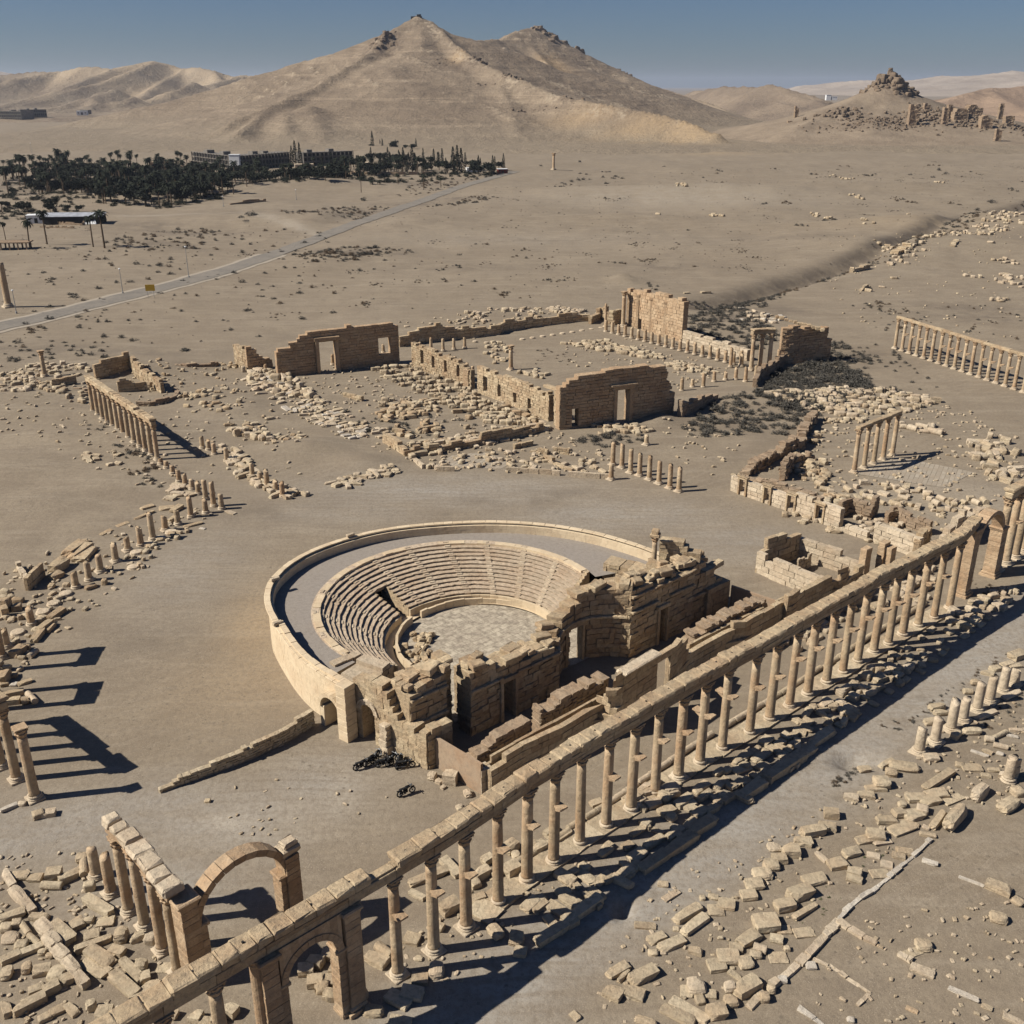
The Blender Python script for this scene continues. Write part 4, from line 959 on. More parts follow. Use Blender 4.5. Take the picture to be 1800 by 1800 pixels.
# aedicule with one standing column at the far end
ct = at(1150, 1012, 5.6)
mb = MB(); X = Vector((.93, -.36, 0)).normalized(); Y = Vector((-X.y, X.x, 0))
p0 = at(1148, 1008, 6.0); colp = Vector((p0.x, p0.y, 0))
c_ = link('stage_column', kit('shaft', 4.6, .34, 2), th); c_.location = (colp.x - TL[0], colp.y - TL[1], 5.6)
cb = link('capital', kit('capital', .32, .7, mat='orange'), c_); cb.location = (0, 0, 4.6)
wpx = [at(1160, 941, 10.6), at(1232, 962, 9.8)]
wall_mb([(wpx[0].x, wpx[0].y, 10.2), (wpx[1].x, wpx[1].y, 9.6)], 1.2, side=1, ch=.6, bl=1.3, z0=3.5, j=.06, rag=.3, mb=mb, offs=.1)
sub(mb.build('aedicule_wall', M['stone'], th)); mb = MB(); mb.bbox((colp.x, colp.y, 10.9), X, Y, 1.1, 1.1, .35, .05, .03); mb.bbox((colp.x, colp.y, 11.25), X, Y, .8, .8, .5, .05, .03)
sub(mb.build('impost_block', M['stone'], th))
mb = MB()
wall_mb(px_path([(1060, 990, 5.2), (1110, 1002, 5.2), (1150, 1018, 5.4)]), 2.4, side=1, ch=.6, bl=1.3, z0=-.1, mb=mb, j=.06, offs=.08, rag=.3)
wall_mb(px_path([(1062, 1015, 4.5), (1085, 1040, 4.5), (1100, 1060, 5.5)]), 1.6, side=1, ch=.55, bl=1.1, z0=-.1, mb=mb, j=.05, ops=[(1.2, 4.2, -1, 3.6, True)])
sub(mb.build('side_block', M['stone'], th))
mb = MB(); wall_mb(px_path([(588, 1168, 4.6), (636, 1145, 4.8)]), 1.0, side=1, ch=.5, bl=1.2, z0=2, mb=mb, j=.05); wall_mb(px_path([(640, 1196, 6.0), (690, 1160, 6.0)]), 3.4, side=1, ch=.55, bl=1.4, z0=-.1, mb=mb, j=.06, offs=.08); sub(mb.build('side_block', M['pale'], th))
# west front with the small arch
wp = [at(626, 1291), at(669, 1312), at(751, 1354)]
hp = [(wp[0].x, wp[0].y, 7.2)] + [(lambda v: (v.x, v.y, h))(wp[0].lerp(wp[2], t)) for t, h in ((.12, 7.3), (.40, 7.2), (.52, 7.0), (.53, 5.2), (.60, 5.0), (.61, 4.3), (.8, 4.2), (1, 4.0))]
mb, P = wall_mb(hp, 1.5, side=1, ch=.6, bl=1.0, j=.03, ops=[((640, 1297), (662, 1308), -1, 4.3, True)], rag=.25); sub(mb.build('west_wall', M['stone'], th))
ax = (wp[2] - wp[0]).normalized(); anx = Vector((-ax.y, ax.x, 0))
a1_, a2_ = P.proj(at(640, 1297)), P.proj(at(662, 1308)); m_ = P.pos((a1_ + a2_) / 2); r_ = abs(a2_ - a1_) / 2
mb = MB(); arch_ring(mb, m_, ax, r_, 4.3 - r_, .5, .35, n=11, proud=.12); arch_ring(mb, m_, ax, r_ + .38, 4.3 - r_, .3, .2, n=13, proud=.2); sub(mb.build('arch_ring', M['pale'], th))
a1_, a2_ = RP.proj(at(563, 1277)), RP.proj(at(603, 1295)); m_ = RP.pos((a1_ + a2_) / 2); r_ = abs(a2_ - a1_) / 2; d_ = (RP.pos(a1_) - RP.pos(a2_)).normalized()
mb = MB(); arch_ring(mb, m_, d_, r_, 3.9 - r_, .9, .45, n=13, proud=.08)
for q in (a1_, a2_):
    p = RP.pos(q); mb.bbox((p.x, p.y, -.1), d_, Vector((-d_.y, d_.x, 0)), .7, 1.6, 3.9 - r_ + .1, .04, .03)
# vault behind the first arch
sub(mb.build('arch_ring', M['smooth'], th))
p = at(612, 1300); mb = MB()
z = -.1
while z < 6.1: mb.bbox((p.x, p.y + .3, z), ax, anx, 1.3, 1.4, .62, .03, .02); z += .64
sub(mb.build('end_pier', M['smooth'], th))
# rough buttress in front of the west wall
mb = MB(); g = at(680, 1322); z = 0
for h in (.9, .7, .6, .6, .5): mb.bbox((g.x + rnd.uniform(-.1, .1), g.y, z), ax, anx, 1.1 - z * .08, .9, h, .07, .05); z += h
sub(mb.build('buttress', M['pale'], th))
# earth-filled low court between tower and corner
mb = MB(); q = [at(751, 1352), at(690, 1322)]; mb.add([tuple(x) for x in (at(752, 1296, 3.3), at(795, 1272, 3.3), at(740, 1236, 3.3), at(690, 1262, 3.3))], [(0, 1, 2, 3)], .3); sub(mb.build('court_fill', M['concrete'], th))
mb, P = wall_mb(px_path([(752, 1291, 4.0), (795, 1267, 4.3)]), 1.0, side=1, ch=.6, bl=1.2, j=.04, rag=.3); sub(mb.build('court_wall', M['stone'], th))
# long walls between stage building and colonnade
def pwall(name, label, pts, thick, mat='stone', cat='wall', **kw):
    kw.setdefault('side', 1); kw.setdefault('gap', .05); mb, P = wall_mb(px_path(pts), thick, **kw); o = mb.build(name, M[mat]); settle(o); return tag(o, label, cat)
pwall('rubble_wall', 'thick rough wall stub just right of the theatre corner court', [(818, 1336, 2.6), (870, 1308, 2.9), (874, 1296, 3.6), (933, 1263, 3.6)], 1.3, 'mud', ch=.4, bl=.8, j=.07, offs=.07, rag=.5)
pwall('rubble_wall', 'thick rough wall below the stage, left of the tall gateway', [(950, 1252, 3.4), (985, 1232, 3.9), (1035, 1205, 3.9), (1070, 1190, 3.5)], 1.5, 'mud', ch=.4, bl=.8, j=.08, offs=.08, rag=.5)
pwall('rubble_wall', 'thick rough wall right of the tall gateway, rounded at its near end', [(1215, 1122, 3.6), (1245, 1103, 4.1), (1290, 1078, 4.2), (1335, 1057, 4.2), (1350, 1056, 3.0)], 1.6, 'mud', ch=.4, bl=.8, j=.08, offs=.08, rag=.45)
W1 = [(863, 1352, 3.0), (917, 1315, 3.2), (989, 1272, 3.9), (1060, 1229, 3.9), (1064, 1226, 5.0), (1077, 1205, 6.0), (1082, 1196, 7.0), (1125, 1168, 7.0), (1190, 1131, 6.8), (1210, 1122, 5.6), (1216, 1142, 3.8), (1290, 1100, 3.9), (1310, 1092, 4.5), (1322, 1085, 4.4), (1430, 1035, 3.9)]
gate = pwall('portico_wall', 'long ashlar wall with tall doorway running behind the great colonnade', W1, .6, 'stone', ch=.75, bl=1.9, j=.025, rag=.15, ops=[((1143, 1247), (1166, 1233), -1, 5.9)])
pwall('portico_wall', 'thin inner wall forming a narrow trough behind the long ashlar wall', [(852, 1342, 3.0), (917, 1301, 3.3), (985, 1262, 3.6), (1056, 1222, 3.6)], .3, 'stone', ch=.9, bl=2.2, j=.02, rag=.05)
pwall('portico_wall', 'thin inner wall of the trough right of the tall doorway', [(1212, 1132, 3.6), (1290, 1090, 3.8), (1390, 1041, 3.8)], .3, 'stone', ch=.9, bl=2.2, j=.02, rag=.05)
pwall('portico_wall', 'ashlar wall stretch with pale topped blocks near the white enclosure', [(1385, 1052, 5.0), (1398, 1046, 5.2), (1412, 1040, 4.4), (1470, 1013, 4.2), (1474, 1003, 5.2), (1490, 998, 5.4), (1494, 1004, 4.0), (1520, 993, 3.8)], .7, 'stone', ch=.7, bl=1.6, j=.03, rag=.2)
mb = MB()
for a, b, z in ((1143, 1146, 7.3), (1163, 1136, 7.3)): pass
g1, g2 = at(1096, 1190, 7.0), at(1160, 1152, 7.0); d_ = (g2 - g1).normalized(); n_ = Vector((-d_.y, d_.x, 0)); m_ = (g1 + g2) / 2 + n_ * .35
mb.bbox((0, 0, 0), d_, n_, (g2 - g1).length, 1.3, .45, .14, .05); o = mb.build('lintel_block', M['pale']); o.location = (m_.x, m_.y, 7.0); tag(o, 'long pale pitted slab resting across the tall doorway', 'lintel')
pwall('plaster_wall', 'low stained plaster wall facing the parked motorcycle', [(765, 1302, 3.0), (845, 1356, 2.6)], .3, 'plaster', ch=3.5, bl=9, j=.0, rag=0, gap=0, offs=0)
pwall('wall_corner', 'squared ashlar corner where the plaster wall meets the long wall', [(846, 1352, 2.9), (865, 1341, 3.0)], 1.0, 'pale', ch=.7, bl=1.0, j=.03, rag=0)
pwall('chamber_wall', 'low ashlar chamber at the far end of the stage wall', [(1245, 1040, 3.8), (1284, 1022, 3.8)], 3.0, 'stone', ch=.8, bl=1.8, j=.03, rag=.2)
pwall('plaster_wall', 'thin pale wall running right from the stage end chamber', [(1285, 1036, 2.4), (1340, 1054, 2.2), (1375, 1070, 2.2)], .3, 'plaster', ch=3, bl=9, j=0, rag=0, gap=0, offs=0)
pwall('dry_stone_wall', 'low dry stone wall running left from the theatre arch', [(552, 1248, 1.9), (500, 1282, 1.7), (440, 1312, 1.5), (380, 1340, 1.2), (330, 1362, .9), (280, 1386, .6)], .55, 'rubble', side=-1, ch=.3, bl=.55, j=.04, rag=.2, offs=.03)
# fragments inside the orchestra
for i in range(46):
    t = rnd.random(); a = A1 - .95 + rnd.uniform(0, 1.1); r = rnd.uniform(6.0, 9.6)
    p = Vector((-3.6 + r * math.cos(a), 103.8 + r * math.sin(a), .12)); an = rnd.uniform(0, 6.28); X = Vector((math.cos(an), math.sin(an), 0)); Y = Vector((-X.y, X.x, 0))
    m = MB(); m.bbox((0, 0, 0), X, Y, rnd.uniform(.4, 1.3), rnd.uniform(.4, .8), rnd.uniform(.3, .6), .09, .07); o = m.build('stone_block', M['stone']); o.location = p; o.rotation_euler = (rnd.uniform(-.4, .4), rnd.uniform(-.4, .4), 0)
    tag(o, 'x', 'stone block', 'fallen fragments inside the theatre orchestra'); reg('orchestra', 'broken stone fragment, {n} from the left in the heap inside the orchestra', o)
# ------------------------------------------------------------ standing column rows
def colonnade(name, label, bases, H, r, ent=True, br=0, plinth=True, span=None, entz=.75, cat='colonnade', bz=.5, topcap=True, cor=True, group=None, mat='stone'):
    ps = [Vector((*p[:2], 0)) if not isinstance(p, Vector) else p for p in bases]
    rl = (ps[0].x, ps[0].y, 0); root = thing(name, label, cat, rl, group=group)
    hs = H if isinstance(H, (list, tuple)) else [H] * len(ps)
    for i, p in enumerate(ps): column(root, rl, p.x, p.y, hs[i], r, i % 4, plinth=plinth, bracket=br if (i * 7) % 5 else 0, bz=hs[i] * bz)
    if ent:
        a, b = span or (0, len(ps) - 1); seg = ps[a:b + 1]; d0 = (seg[0] - seg[1]).normalized() * r * 1.3; d1 = (seg[-1] - seg[-2]).normalized() * r * 1.3
        line = [seg[0] + d0] + seg[1:-1] + [seg[-1] + d1]; js = [0.0]
        for q, w_ in zip(line, line[1:]): js.append(js[-1] + (w_ - q).length)
        beam_blocks(line, hs[a], entz, r * 2.1, 3, mat, root, rl, 'architrave', joint=js, j=.02, ch=.05)
        if cor: beam_blocks(line, hs[a] + entz, .4, r * 2.9, 1.6, mat, root, rl, 'cornice_block', j=.06, ch=.09, miss=.08)
    return root
def line_px(a, b, n, ca=None):
    """n points evenly spaced on the ground between two pixels"""
    p, q = at(*a), at(*b); return [p.lerp(q, i / (n - 1)) for i in range(n)]
# left colonnade with its long shadow
LC = line_px((164, 724), (277, 808), 13)
colonnade('colonnade', 'row of thirteen columns under a continuous entablature beside the roofless rooms, left', LC, 6.4, .42, br=0, entz=.7)
# five columns with an architrave on the paved court
T5 = line_px((1501, 830), (1568, 801), 5)
colonnade('colonnade', 'five free standing columns joined by an architrave on the pale paved court', T5, 7.6, .42, br=0, cor=False, entz=.55)
# far right colonnade
FR = line_px((1573, 612), (1815, 695), 18)
colonnade('colonnade', 'far right long row of slender columns with thin entablature', FR, 7.4, .42, br=1, cor=False, entz=.6)
# three columns with a broken entablature before the fort wall
T3 = [at(1320, 650), at(1335, 648), at(1351, 648)]
colonnade('colonnade', 'three tall columns carrying a broken entablature by the dark scrub', T3, 8.2, .5, cor=True, entz=.8)
# left edge colonnade: front columns lean out of frame
e1, e2 = at(30, 1371), at(8, 1352); dl = (e2 - e1); dl = dl.normalized() * 3.1
LB = [at(30, 1371) + dl * i for i in range(5)]
colonnade('colonnade', 'five columns with entablature cut by the left edge, casting barred shadows', LB, 7.9, .45, entz=.8)
colonnade('colonnade', 'upper pair of linked columns at the left edge', [at(4, 1156), at(-14, 1180)], 8.2, .45, entz=.9)
colonnade('colonnade', 'lower pair of linked columns at the left edge', [at(-12, 1220), at(-28, 1250)], 8.2, .45, entz=.9)
# lone columns
def lone(px, py, ty, r, name, label, cap=True, plinth=True, z=0.0, group=None):
    g = on(px, py); H = 0.0; lo, hi = 0, 40
    for _ in range(40):
        m = (lo + hi) / 2
        if scr((g.x, g.y, g.z + m))[1] > ty: lo = m
        else: hi = m
    root = thing(name, label, 'column', (g.x, g.y, g.z), group=group); H = round(lo, 1)
    hb = r * 1.2; ch = r * 2.2 if cap else 0
    o = link('shaft', kit('shaft', round(H - hb - ch, 1), r, int(px) % 4, broken=not cap), root); o.location.z = hb
    b = link('base', kit('base', r, plinth, round(hb, 2), mat='pale'), root)
    if cap: c = link('capital', kit('capital', round(r * .9, 3), round(ch, 2), mat='orange'), root); c.location.z = H - ch
    return root
lone(62, 1404, 1278, .47, 'column', 'free standing column at lower left casting a long single shadow', True)
lone(15, 540, 462, .95, 'column', 'tall honorific column near the road at the left edge', False)
lone(79, 662, 616, .5, 'column', 'single column with a capital beside the sunken left room')
lone(973, 298, 269, 1.0, 'column', 'distant tall honorific column standing alone on the plain', True)
lone(898, 650, 607, .5, 'column', 'lone dark column with a wide capital behind the courtyard wall')
lone(1064, 574, 534, .35, 'column', 'slender tall column left of the high back wall', False)
lone(1095, 574, 512, .55, 'column', 'tall column touching the left end of the high back wall')
# ------------------------------------------------------------ broken column stumps
def stump(px, py, ty, r=.45, key='far', tmpl='', simple=False, plinth=False, mat='shaft', lean=0, group=''):
    g = at(px, py); h = max(.35, height_at(px, py, ty)); hb = .45 if h > .9 else .3; seed = rnd.randint(0, 9)
    hs = max(.2, round((h - hb) * 5) / 5)
    root = thing('column_stump', 'x', 'column stump', (g.x, g.y, 0), group=group)
    a = link('shaft', kit('shaft', hs, r, seed % 3, broken=True, mat=mat), root); a.location.z = hb - .02; a.rotation_euler.z = rnd.uniform(0, 6.28)
    b = link('base', kit('base', r, plinth, hb, mat='pale'), root)
    reg(key, tmpl, root); return root
t_ = 'broken column stump, {n} from left along the plaza edge'
for px, py, ty in [(134, 1033, 1005), (157, 1020, 988), (177, 1005, 975), (204, 987, 957), (225, 968, 944), (248, 959, 927), (269, 948, 903), (291, 932, 908), (313, 922, 898), (56, 1098, 1068), (12, 1137, 1106)]:
    stump(px, py, ty, .45, 'st_plaza', t_, group='stumps along the plaza edge', plinth=px % 3 == 0)
t_ = 'weathered stump, {n} from left of those continuing the left colonnade'
for px, py, ty in [(283, 816, 805), (293, 823, 810), (304, 833, 818), (315, 847, 827), (326, 854, 833), (338, 860, 844), (349, 869, 848), (336, 909, 873), (362, 902, 877), (390, 895, 869), (376, 890, 847), (362, 878, 844)]:
    stump(px, py, ty, .42, 'st_left', t_, group='stumps beyond the left colonnade')
t_ = 'short column stump, {n} from left right of the old side street'
for px, py, ty in [(356, 788, 767), (367, 791, 774), (377, 799, 779), (399, 811, 788), (444, 838, 813), (458, 846, 829), (470, 855, 827), (485, 864, 844), (497, 873, 847), (42, 760, 752)][:-1]:
    stump(px, py, ty, .42, 'st_side', t_, group='stumps lining the side street')
t_ = 'upright column stump, {n} from left below the near gate wall'
for px, py, ty in [(1077, 817, 777), (1093, 822, 781), (1108, 831, 789), (1124, 836, 797), (1141, 843, 802), (1158, 850, 810), (1177, 858, 816), (1193, 864, 822), (1136, 782, 764), (1074, 843, 817)]:
    stump(px, py, ty, .42, 'st_gate', t_, group='stumps below the dark gate wall', plinth=True)
t_ = 'courtyard stump, {n} from left in the row under the high back wall'
cl = line_px((1065, 583), (1303, 644), 20)
for i, p in enumerate(cl):
    x, y = scr(p); stump(x, y, y - 20 + (i % 3) - i * .1, .45, 'st_court', t_, group='stumps of the courtyard back row')
t_ = 'short column stump, {n} from left in the near right row of the courtyard'
for px, py, ty in [(1198, 688, 665), (1217, 681, 667), (1236, 682, 656), (1255, 671, 653), (1275, 668, 654), (1293, 667, 647), (1310, 671, 645), (1328, 666, 642), (1284, 645, 612), (1302, 642, 617), (1196, 730, 720), (1367, 642, 615)]:
    stump(px, py, ty, .42, 'st_court2', t_, group='stumps of the courtyard near row')
t_ = 'small column stump, {n} from left behind the courtyard window wall'
for px, py, ty in [(758, 617, 594), (779, 617, 595), (798, 614, 596), (817, 612, 594), (738, 608, 602), (790, 630, 622), (800, 634, 626), (810, 638, 630), (821, 646, 638), (831, 658, 644), (585, 641, 623), (674, 620, 606), (467, 653, 640)]:
    stump(px, py, ty, .40, 'st_back', t_, group='stumps behind the window wall')
t_ = 'pale eroded stump on a plinth, {n} from left right of the street'
for px, py, ty in [(1615, 1322, 1278), (1643, 1305, 1262), (1671, 1283, 1233), (1692, 1266, 1228), (1717, 1248, 1202), (1739, 1233, 1188), (1762, 1214, 1174), (1782, 1203, 1176), (1668, 1364 - 90, 1262)][:-1]:
    stump(px, py, ty, .5, 'st_right', t_, group='stumps right of the street', plinth=True, mat='pale')
t_ = 'broken column stump, {n} from left behind the four column fragment'
for px, py, ty in [(170, 1540, 1492), (196, 1571, 1505)]: stump(px, py, ty, .45, 'st_frag', t_, plinth=True, group='stumps behind the column fragment')
stump(1772, 1372, 1330, .5, 'st_frame', 'pale pier stump standing at the right edge, {n} from left', mat='pale')
# flat column bases of vanished rows
def disc(px, py, r=.55, key='', tmpl='', group=''):
    g = at(px, py); m = kit('base', r, False, .35, mat='pale'); o = link('stone_disc', m); o.location = (g.x, g.y, -.03)
    tag(o, 'x', 'column base', group); reg(key, tmpl, o)
for i, p in enumerate(line_px((918, 597), (1056, 577), 9)): x, y = scr(p); disc(x, y, .5, 'bases', 'round pale column base, {n} from left across the courtyard', 'bases across the courtyard')
for x, y in [(835, 601), (855, 603), (874, 602), (895, 617)]: disc(x, y, .45, 'bases', 'round pale column base, {n} from left across the courtyard', 'bases across the courtyard')
for x, y in [(116, 1045), (95, 1062), (76, 1077), (32, 1113), (235, 998), (240, 972), (260, 957), (282, 947), (301, 936)]: disc(x, y, .6, 'bases2', 'low round column base, {n} from left beside the plaza stumps', 'bases beside the plaza stumps')

# ------------------------------------------------------------ lower left fragment: four columns, pier and arch
frag_b = [at(227, 1603), at(255, 1629), at(286, 1671), at(314, 1710)]
rl2 = (frag_b[0].x, frag_b[0].y, 0)
fr = thing('arch_fragment', 'four columns with heavy broken entablature meeting a free standing arch, lower left', 'ruin', rl2)
HF = 7.6
for i, p in enumerate(frag_b): column(fr, rl2, p.x, p.y, HF if i else HF - .2, .43, (i + 1) % 4, plinth=True)
dF = (frag_b[3] - frag_b[0]).normalized(); pF = at(345, 1570, 8.0); pF = Vector((pF.x, pF.y, 0)); dF2 = (frag_b[3] - frag_b[0]).normalized(); nF = Vector((-dF.y, dF.x, 0))
line = [frag_b[0] - dF * .8] + frag_b[1:3] + [frag_b[3] + dF * 1.2]; js = [0.0]
for q, w_ in zip(line, line[1:]): js.append(js[-1] + (w_ - q).length)
beam_blocks(line, HF, .75, .85, 3, 'orange', fr, rl2, 'architrave', joint=js, j=.02, ch=.05)
P_ = Path([(a.x, a.y, 0) for a in line]); s_ = 0
while s_ < P_.len - .4:
    L_ = rnd.uniform(1.1, 1.9); m_ = P_.pos(s_ + L_ / 2); mb = MB(); mb.bbox((m_.x - rl2[0], m_.y - rl2[1], HF + .76), dF, nF, L_ - .1, rnd.uniform(1.2, 1.6), rnd.uniform(.6, .85), .16, .07); mb.build('cornice_block', M['pale'], fr); s_ += L_
# arch runs parallel to the great colonnade
a1 = frag_b[3] + dF * 1.5 + U * .6; a2 = at(505, 1490, 6.9); a2 = Vector((a2.x, a2.y, 0)); dA = (a2 - a1).normalized(); nA = Vector((-dA.y, dA.x, 0)); LA = (a2 - a1).length
pier(fr, rl2, a1, dA, nA, 1.3, 1.5, HF + .3, 0, 'orange'); pier(fr, rl2, a2 - dA * .1, dA, nA, 1.2, 1.5, 6.6, 0, 'orange', cap=False)
mb = MB(); mb.bbox((a2.x - rl2[0], a2.y - rl2[1], 6.62), dA, nA, 1.6, 1.3, .6, .1, .06); mb.bbox((a2.x - rl2[0] + .1, a2.y - rl2[1], 7.22), dA, nA, 1.2, 1.0, .45, .12, .06); mb.build('cornice_block', M['pale'], fr)
arch_between(fr, rl2, a1 + dA * .75 - nA * .55, a2 - dA * .7 - nA * .55, dA, nA, 1.1, 4.9, 8.3, .55, fill=False)
for q in (a1 + dA * .95, a2 - dA * .9):
    mb = MB(); z = 0
    while z < 4.3: mb.bbox((q.x - rl2[0], q.y - rl2[1], z), dA, nA, .55, 1.15, .58, .03, .02); z += .6
    mb.bbox((q.x - rl2[0], q.y - rl2[1], z), dA, nA, .9, 1.4, .35, .1, .02); mb.build('jamb', M['orange'], fr)
mb = MB(); q = at(333, 1700); mb.bbox((0, 0, 0), dF, nF, 1.1, .9, 1.7, .05, .03); mb.bbox((0, 0, 1.72), dF, nF, .95, .8, .7, .08, .04); o = mb.build('pedestal', M['pale']); o.location = q; tag(o, 'squat stone pedestal at the foot of the free standing arch', 'pedestal')

# ------------------------------------------------------------ the camp: walls around the courtyard
def rwall(name, label, pts, thick, mat='stone', cat='wall', group=None, **kw):
    kw.setdefault('ch', .62); kw.setdefault('bl', 1.25); kw.setdefault('j', .05); kw.setdefault('rag', .3); kw.setdefault('side', 1); kw.setdefault('offs', .06); kw.setdefault('gap', .065)
    mb, P = wall_mb(px_path(pts), thick, **kw); o = mb.build(name, M[mat]); settle(o); return tag(o, label, cat, group)
W0 = lambda *p: [(a, b, 0, h) for a, b, h in p]
HW = lambda *p: [(a, b, 0, height_at(a, b, t)) for a, b, t in p]
rwall('gate_wall', 'tall dark wall with a doorway and a window at the camp upper left', W0((489, 662, 5.2), (497, 661, 6.2), (510, 660, 6.2), (512, 660, 7.3), (524, 659, 7.3), (526, 659, 8.2), (536, 658, 8.4), (542, 657, 9.6), (600, 650, 9.9), (640, 645, 9.7), (690, 638, 9.7), (697, 637, 8.8), (703, 636, 7.6)), 1.6, 'orange',
      ops=[((563, 655), (592, 651), -1, 6.9), ((667, 641), (688, 638), 2.6, 6.1)], rag=.3, bl=1.5)
mb = MB()
for (a, b), h in (((561, 655), 7.2), ((595, 651), 7.2)): g = at(a, b); mb.bbox((g.x, g.y - .1, 0), Vector((.93, .35, 0)), Vector((-.35, .93, 0)), .7, 1.2, h, .04, .02)
g = at(578, 653); mb.bbox((g.x, g.y - .1, 7.2), Vector((.93, .35, 0)), Vector((-.35, .93, 0)), 5.8, 1.3, .8, .05, .02); o = mb.build('door_frame', M['orange']); settle(o); tag(o, 'moulded stone frame around the doorway of the upper left gate wall', 'door frame')
rwall('ruined_wall', 'short broken wall corner standing left of the tall dark gate wall', W0((413, 640, 5.5), (420, 645, 5.5), (436, 652, 4.8)), 1.2, 'stone', rag=.5)
rwall('ruined_wall', 'dark broken wall joining the short corner to the gate wall', W0((436, 653, 5.6), (445, 652, 5.6), (456, 651, 4.6), (458, 650, 2.8), (480, 645, 2.6)), 1.2, 'orange', rag=.5)
rwall('ruined_wall', 'low wavy dark wall along the far left side of the courtyard', W0((703, 610, 3.2), (735, 604, 3.5), (765, 600, 4.6), (790, 597, 3.8), (830, 594, 2.9), (880, 588, 2.7), (885, 584, 3.6), (930, 578, 3.2), (960, 575, 2.6), (1000, 571, 3.2), (1035, 569, 3.4), (1037, 569, 2.2)), 1.0, 'stone', bl=1.6, ch=.7, j=.09, offs=.1, rag=.45)
rwall('ruined_wall', 'low broken wall near the column left of the high back wall', W0((1040, 573, 2.4), (1056, 566, 3.8), (1064, 568, 4.5)), 1.1, 'stone', rag=.5)
rwall('window_wall', 'sunlit wall with four small windows closing the camp courtyard', W0((724, 644, 6.0), (745, 652, 5.8), (775, 663, 5.3), (800, 672, 5.2), (815, 678, 4.4), (828, 684, 4.2)), 1.0, 'stone',
      ops=[((740, 650), (745, 652), 1.6, 4.6), ((761, 657), (765, 659), 1.6, 4.2), ((781, 665), (786, 667), 1.6, 4.1), ((804, 673), (809, 675), 1.4, 3.9)], ch=.55, bl=1.0)
rwall('window_wall', 'sunlit wall with dark doorways left of the near gate wall', W0((839, 690, 6.1), (865, 700, 6.0), (900, 714, 5.9), (935, 728, 5.7), (958, 738, 5.4)), 1.0, 'stone',
      ops=[((850, 694), (856, 697), 1.0, 3.9), ((874, 704), (880, 706), .8, 3.3), ((901, 715), (908, 717), .6, 2.9), ((927, 725), (933, 727), .8, 3.2)], ch=.55, bl=1.1, rag=.15)
rwall('ruined_wall', 'dark squared end of the window wall beside the gap', W0((823, 683, 3.6), (829, 681, 4.4)), 1.4, 'orange')
rwall('gate_wall', 'tall dark gate wall with central doorway, sloping broken right end', W0((983, 756, 7.6), (990, 755, 8.4), (998, 754, 8.6), (1000, 754, 10.1), (1060, 746, 10.4), (1110, 739, 10.6), (1140, 735, 10.8), (1142, 735, 10.2), (1166, 731, 10.2), (1170, 730, 7.8), (1176, 729, 5.6), (1184, 727, 3.4)), 1.7, 'orange',
      ops=[((1081, 743), (1104, 740), -1, 6.4), ((1005, 753), (1017, 752), .2, 4.0)], rag=.2, bl=1.5)
mb = MB()
d_ = (at(1104, 740) - at(1081, 743)).normalized(); n_ = Vector((-d_.y, d_.x, 0))
for (a, b), h in (((1079, 743), 6.6), ((1106, 740), 6.6)): g = at(a, b); mb.bbox((g.x, g.y + .3, 0), d_, n_, .7, 1.3, h, .04, .02)
g = at(1092, 741.5); mb.bbox((g.x, g.y + .2, 6.6), d_, n_, 4.8, 1.6, .7, .05, .02); mb.bbox((g.x, g.y + .1, 7.3), d_, n_, 5.6, 2.0, .35, .05, .02); o = mb.build('door_frame', M['orange']); settle(o); tag(o, 'moulded stone frame around the doorway of the near gate wall', 'door frame')
rwall('gate_pier', 'sunlit pier closing the left end of the near gate wall', W0((973, 745, 6.8), (983, 756, 7.6)), 1.2, 'stone', rag=.2)
rwall('gate_pier', 'slim pilaster pier beside the side entrance left of the near gate wall', W0((958, 738, 6.0), (964, 741, 6.0)), 1.2, 'stone', rag=.1)
g1, g2 = at(958, 683, 5.6), at(981, 690, 5.9); mb = MB(); d_ = (g2 - g1).normalized(); mb.bbox((0, 0, 0), d_, Vector((-d_.y, d_.x, 0)), (g2 - g1).length, .9, .6, .06, .03); o = mb.build('lintel_block', M['stone']); o.location = ((g1.x + g2.x) / 2, (g1.y + g2.y) / 2 + .5, 5.9); tag(o, 'straight lintel over the side entrance left of the near gate wall', 'lintel')
rwall('back_wall', 'high sunlit back wall of the courtyard with pilasters and a crenellated top', HW((1100, 573, 508), (1125, 580, 511), (1127, 581, 509), (1150, 588, 514), (1175, 595, 519), (1192, 600, 523), (1198, 602, 533)), 1.5, 'orange', ops=[((1120, 579), (1126, 581), 0, 2.6)], rag=.15, ch=.8, bl=1.4)
mb = MB()
for a, b in ((1103, 574), (1119, 578.5), (1143, 585.5), (1167, 592.5)):
    g = at(a, b); mb.bbox((g.x, g.y - .1, .0), Vector((.9, -.43, 0)), Vector((.43, .9, 0)), .7, .5, 8.6, .03, .01); mb.bbox((g.x, g.y - .1, 8.6), Vector((.9, -.43, 0)), Vector((.43, .9, 0)), 1.0, .7, .7, .06, .02)
o = mb.build('pilasters', M['orange']); settle(o); tag(o, 'flat pilasters on the face of the high back wall', 'pilasters')
rwall('ruined_wall', 'low whitish wall running right from the high back wall', W0((1199, 602, 3.3), (1230, 611, 3.1), (1270, 622, 3.0), (1299, 630, 2.6), (1312, 634, 3.0)), 1.1, 'pale', ch=.65, bl=1.6, rag=.2, side=1)
rwall('ruined_wall', 'dark wall return behind the column left of the high back wall', W0((1062, 572, 3.8), (1080, 574, 4.4), (1092, 571, 4.6)), 1.0, 'stone')
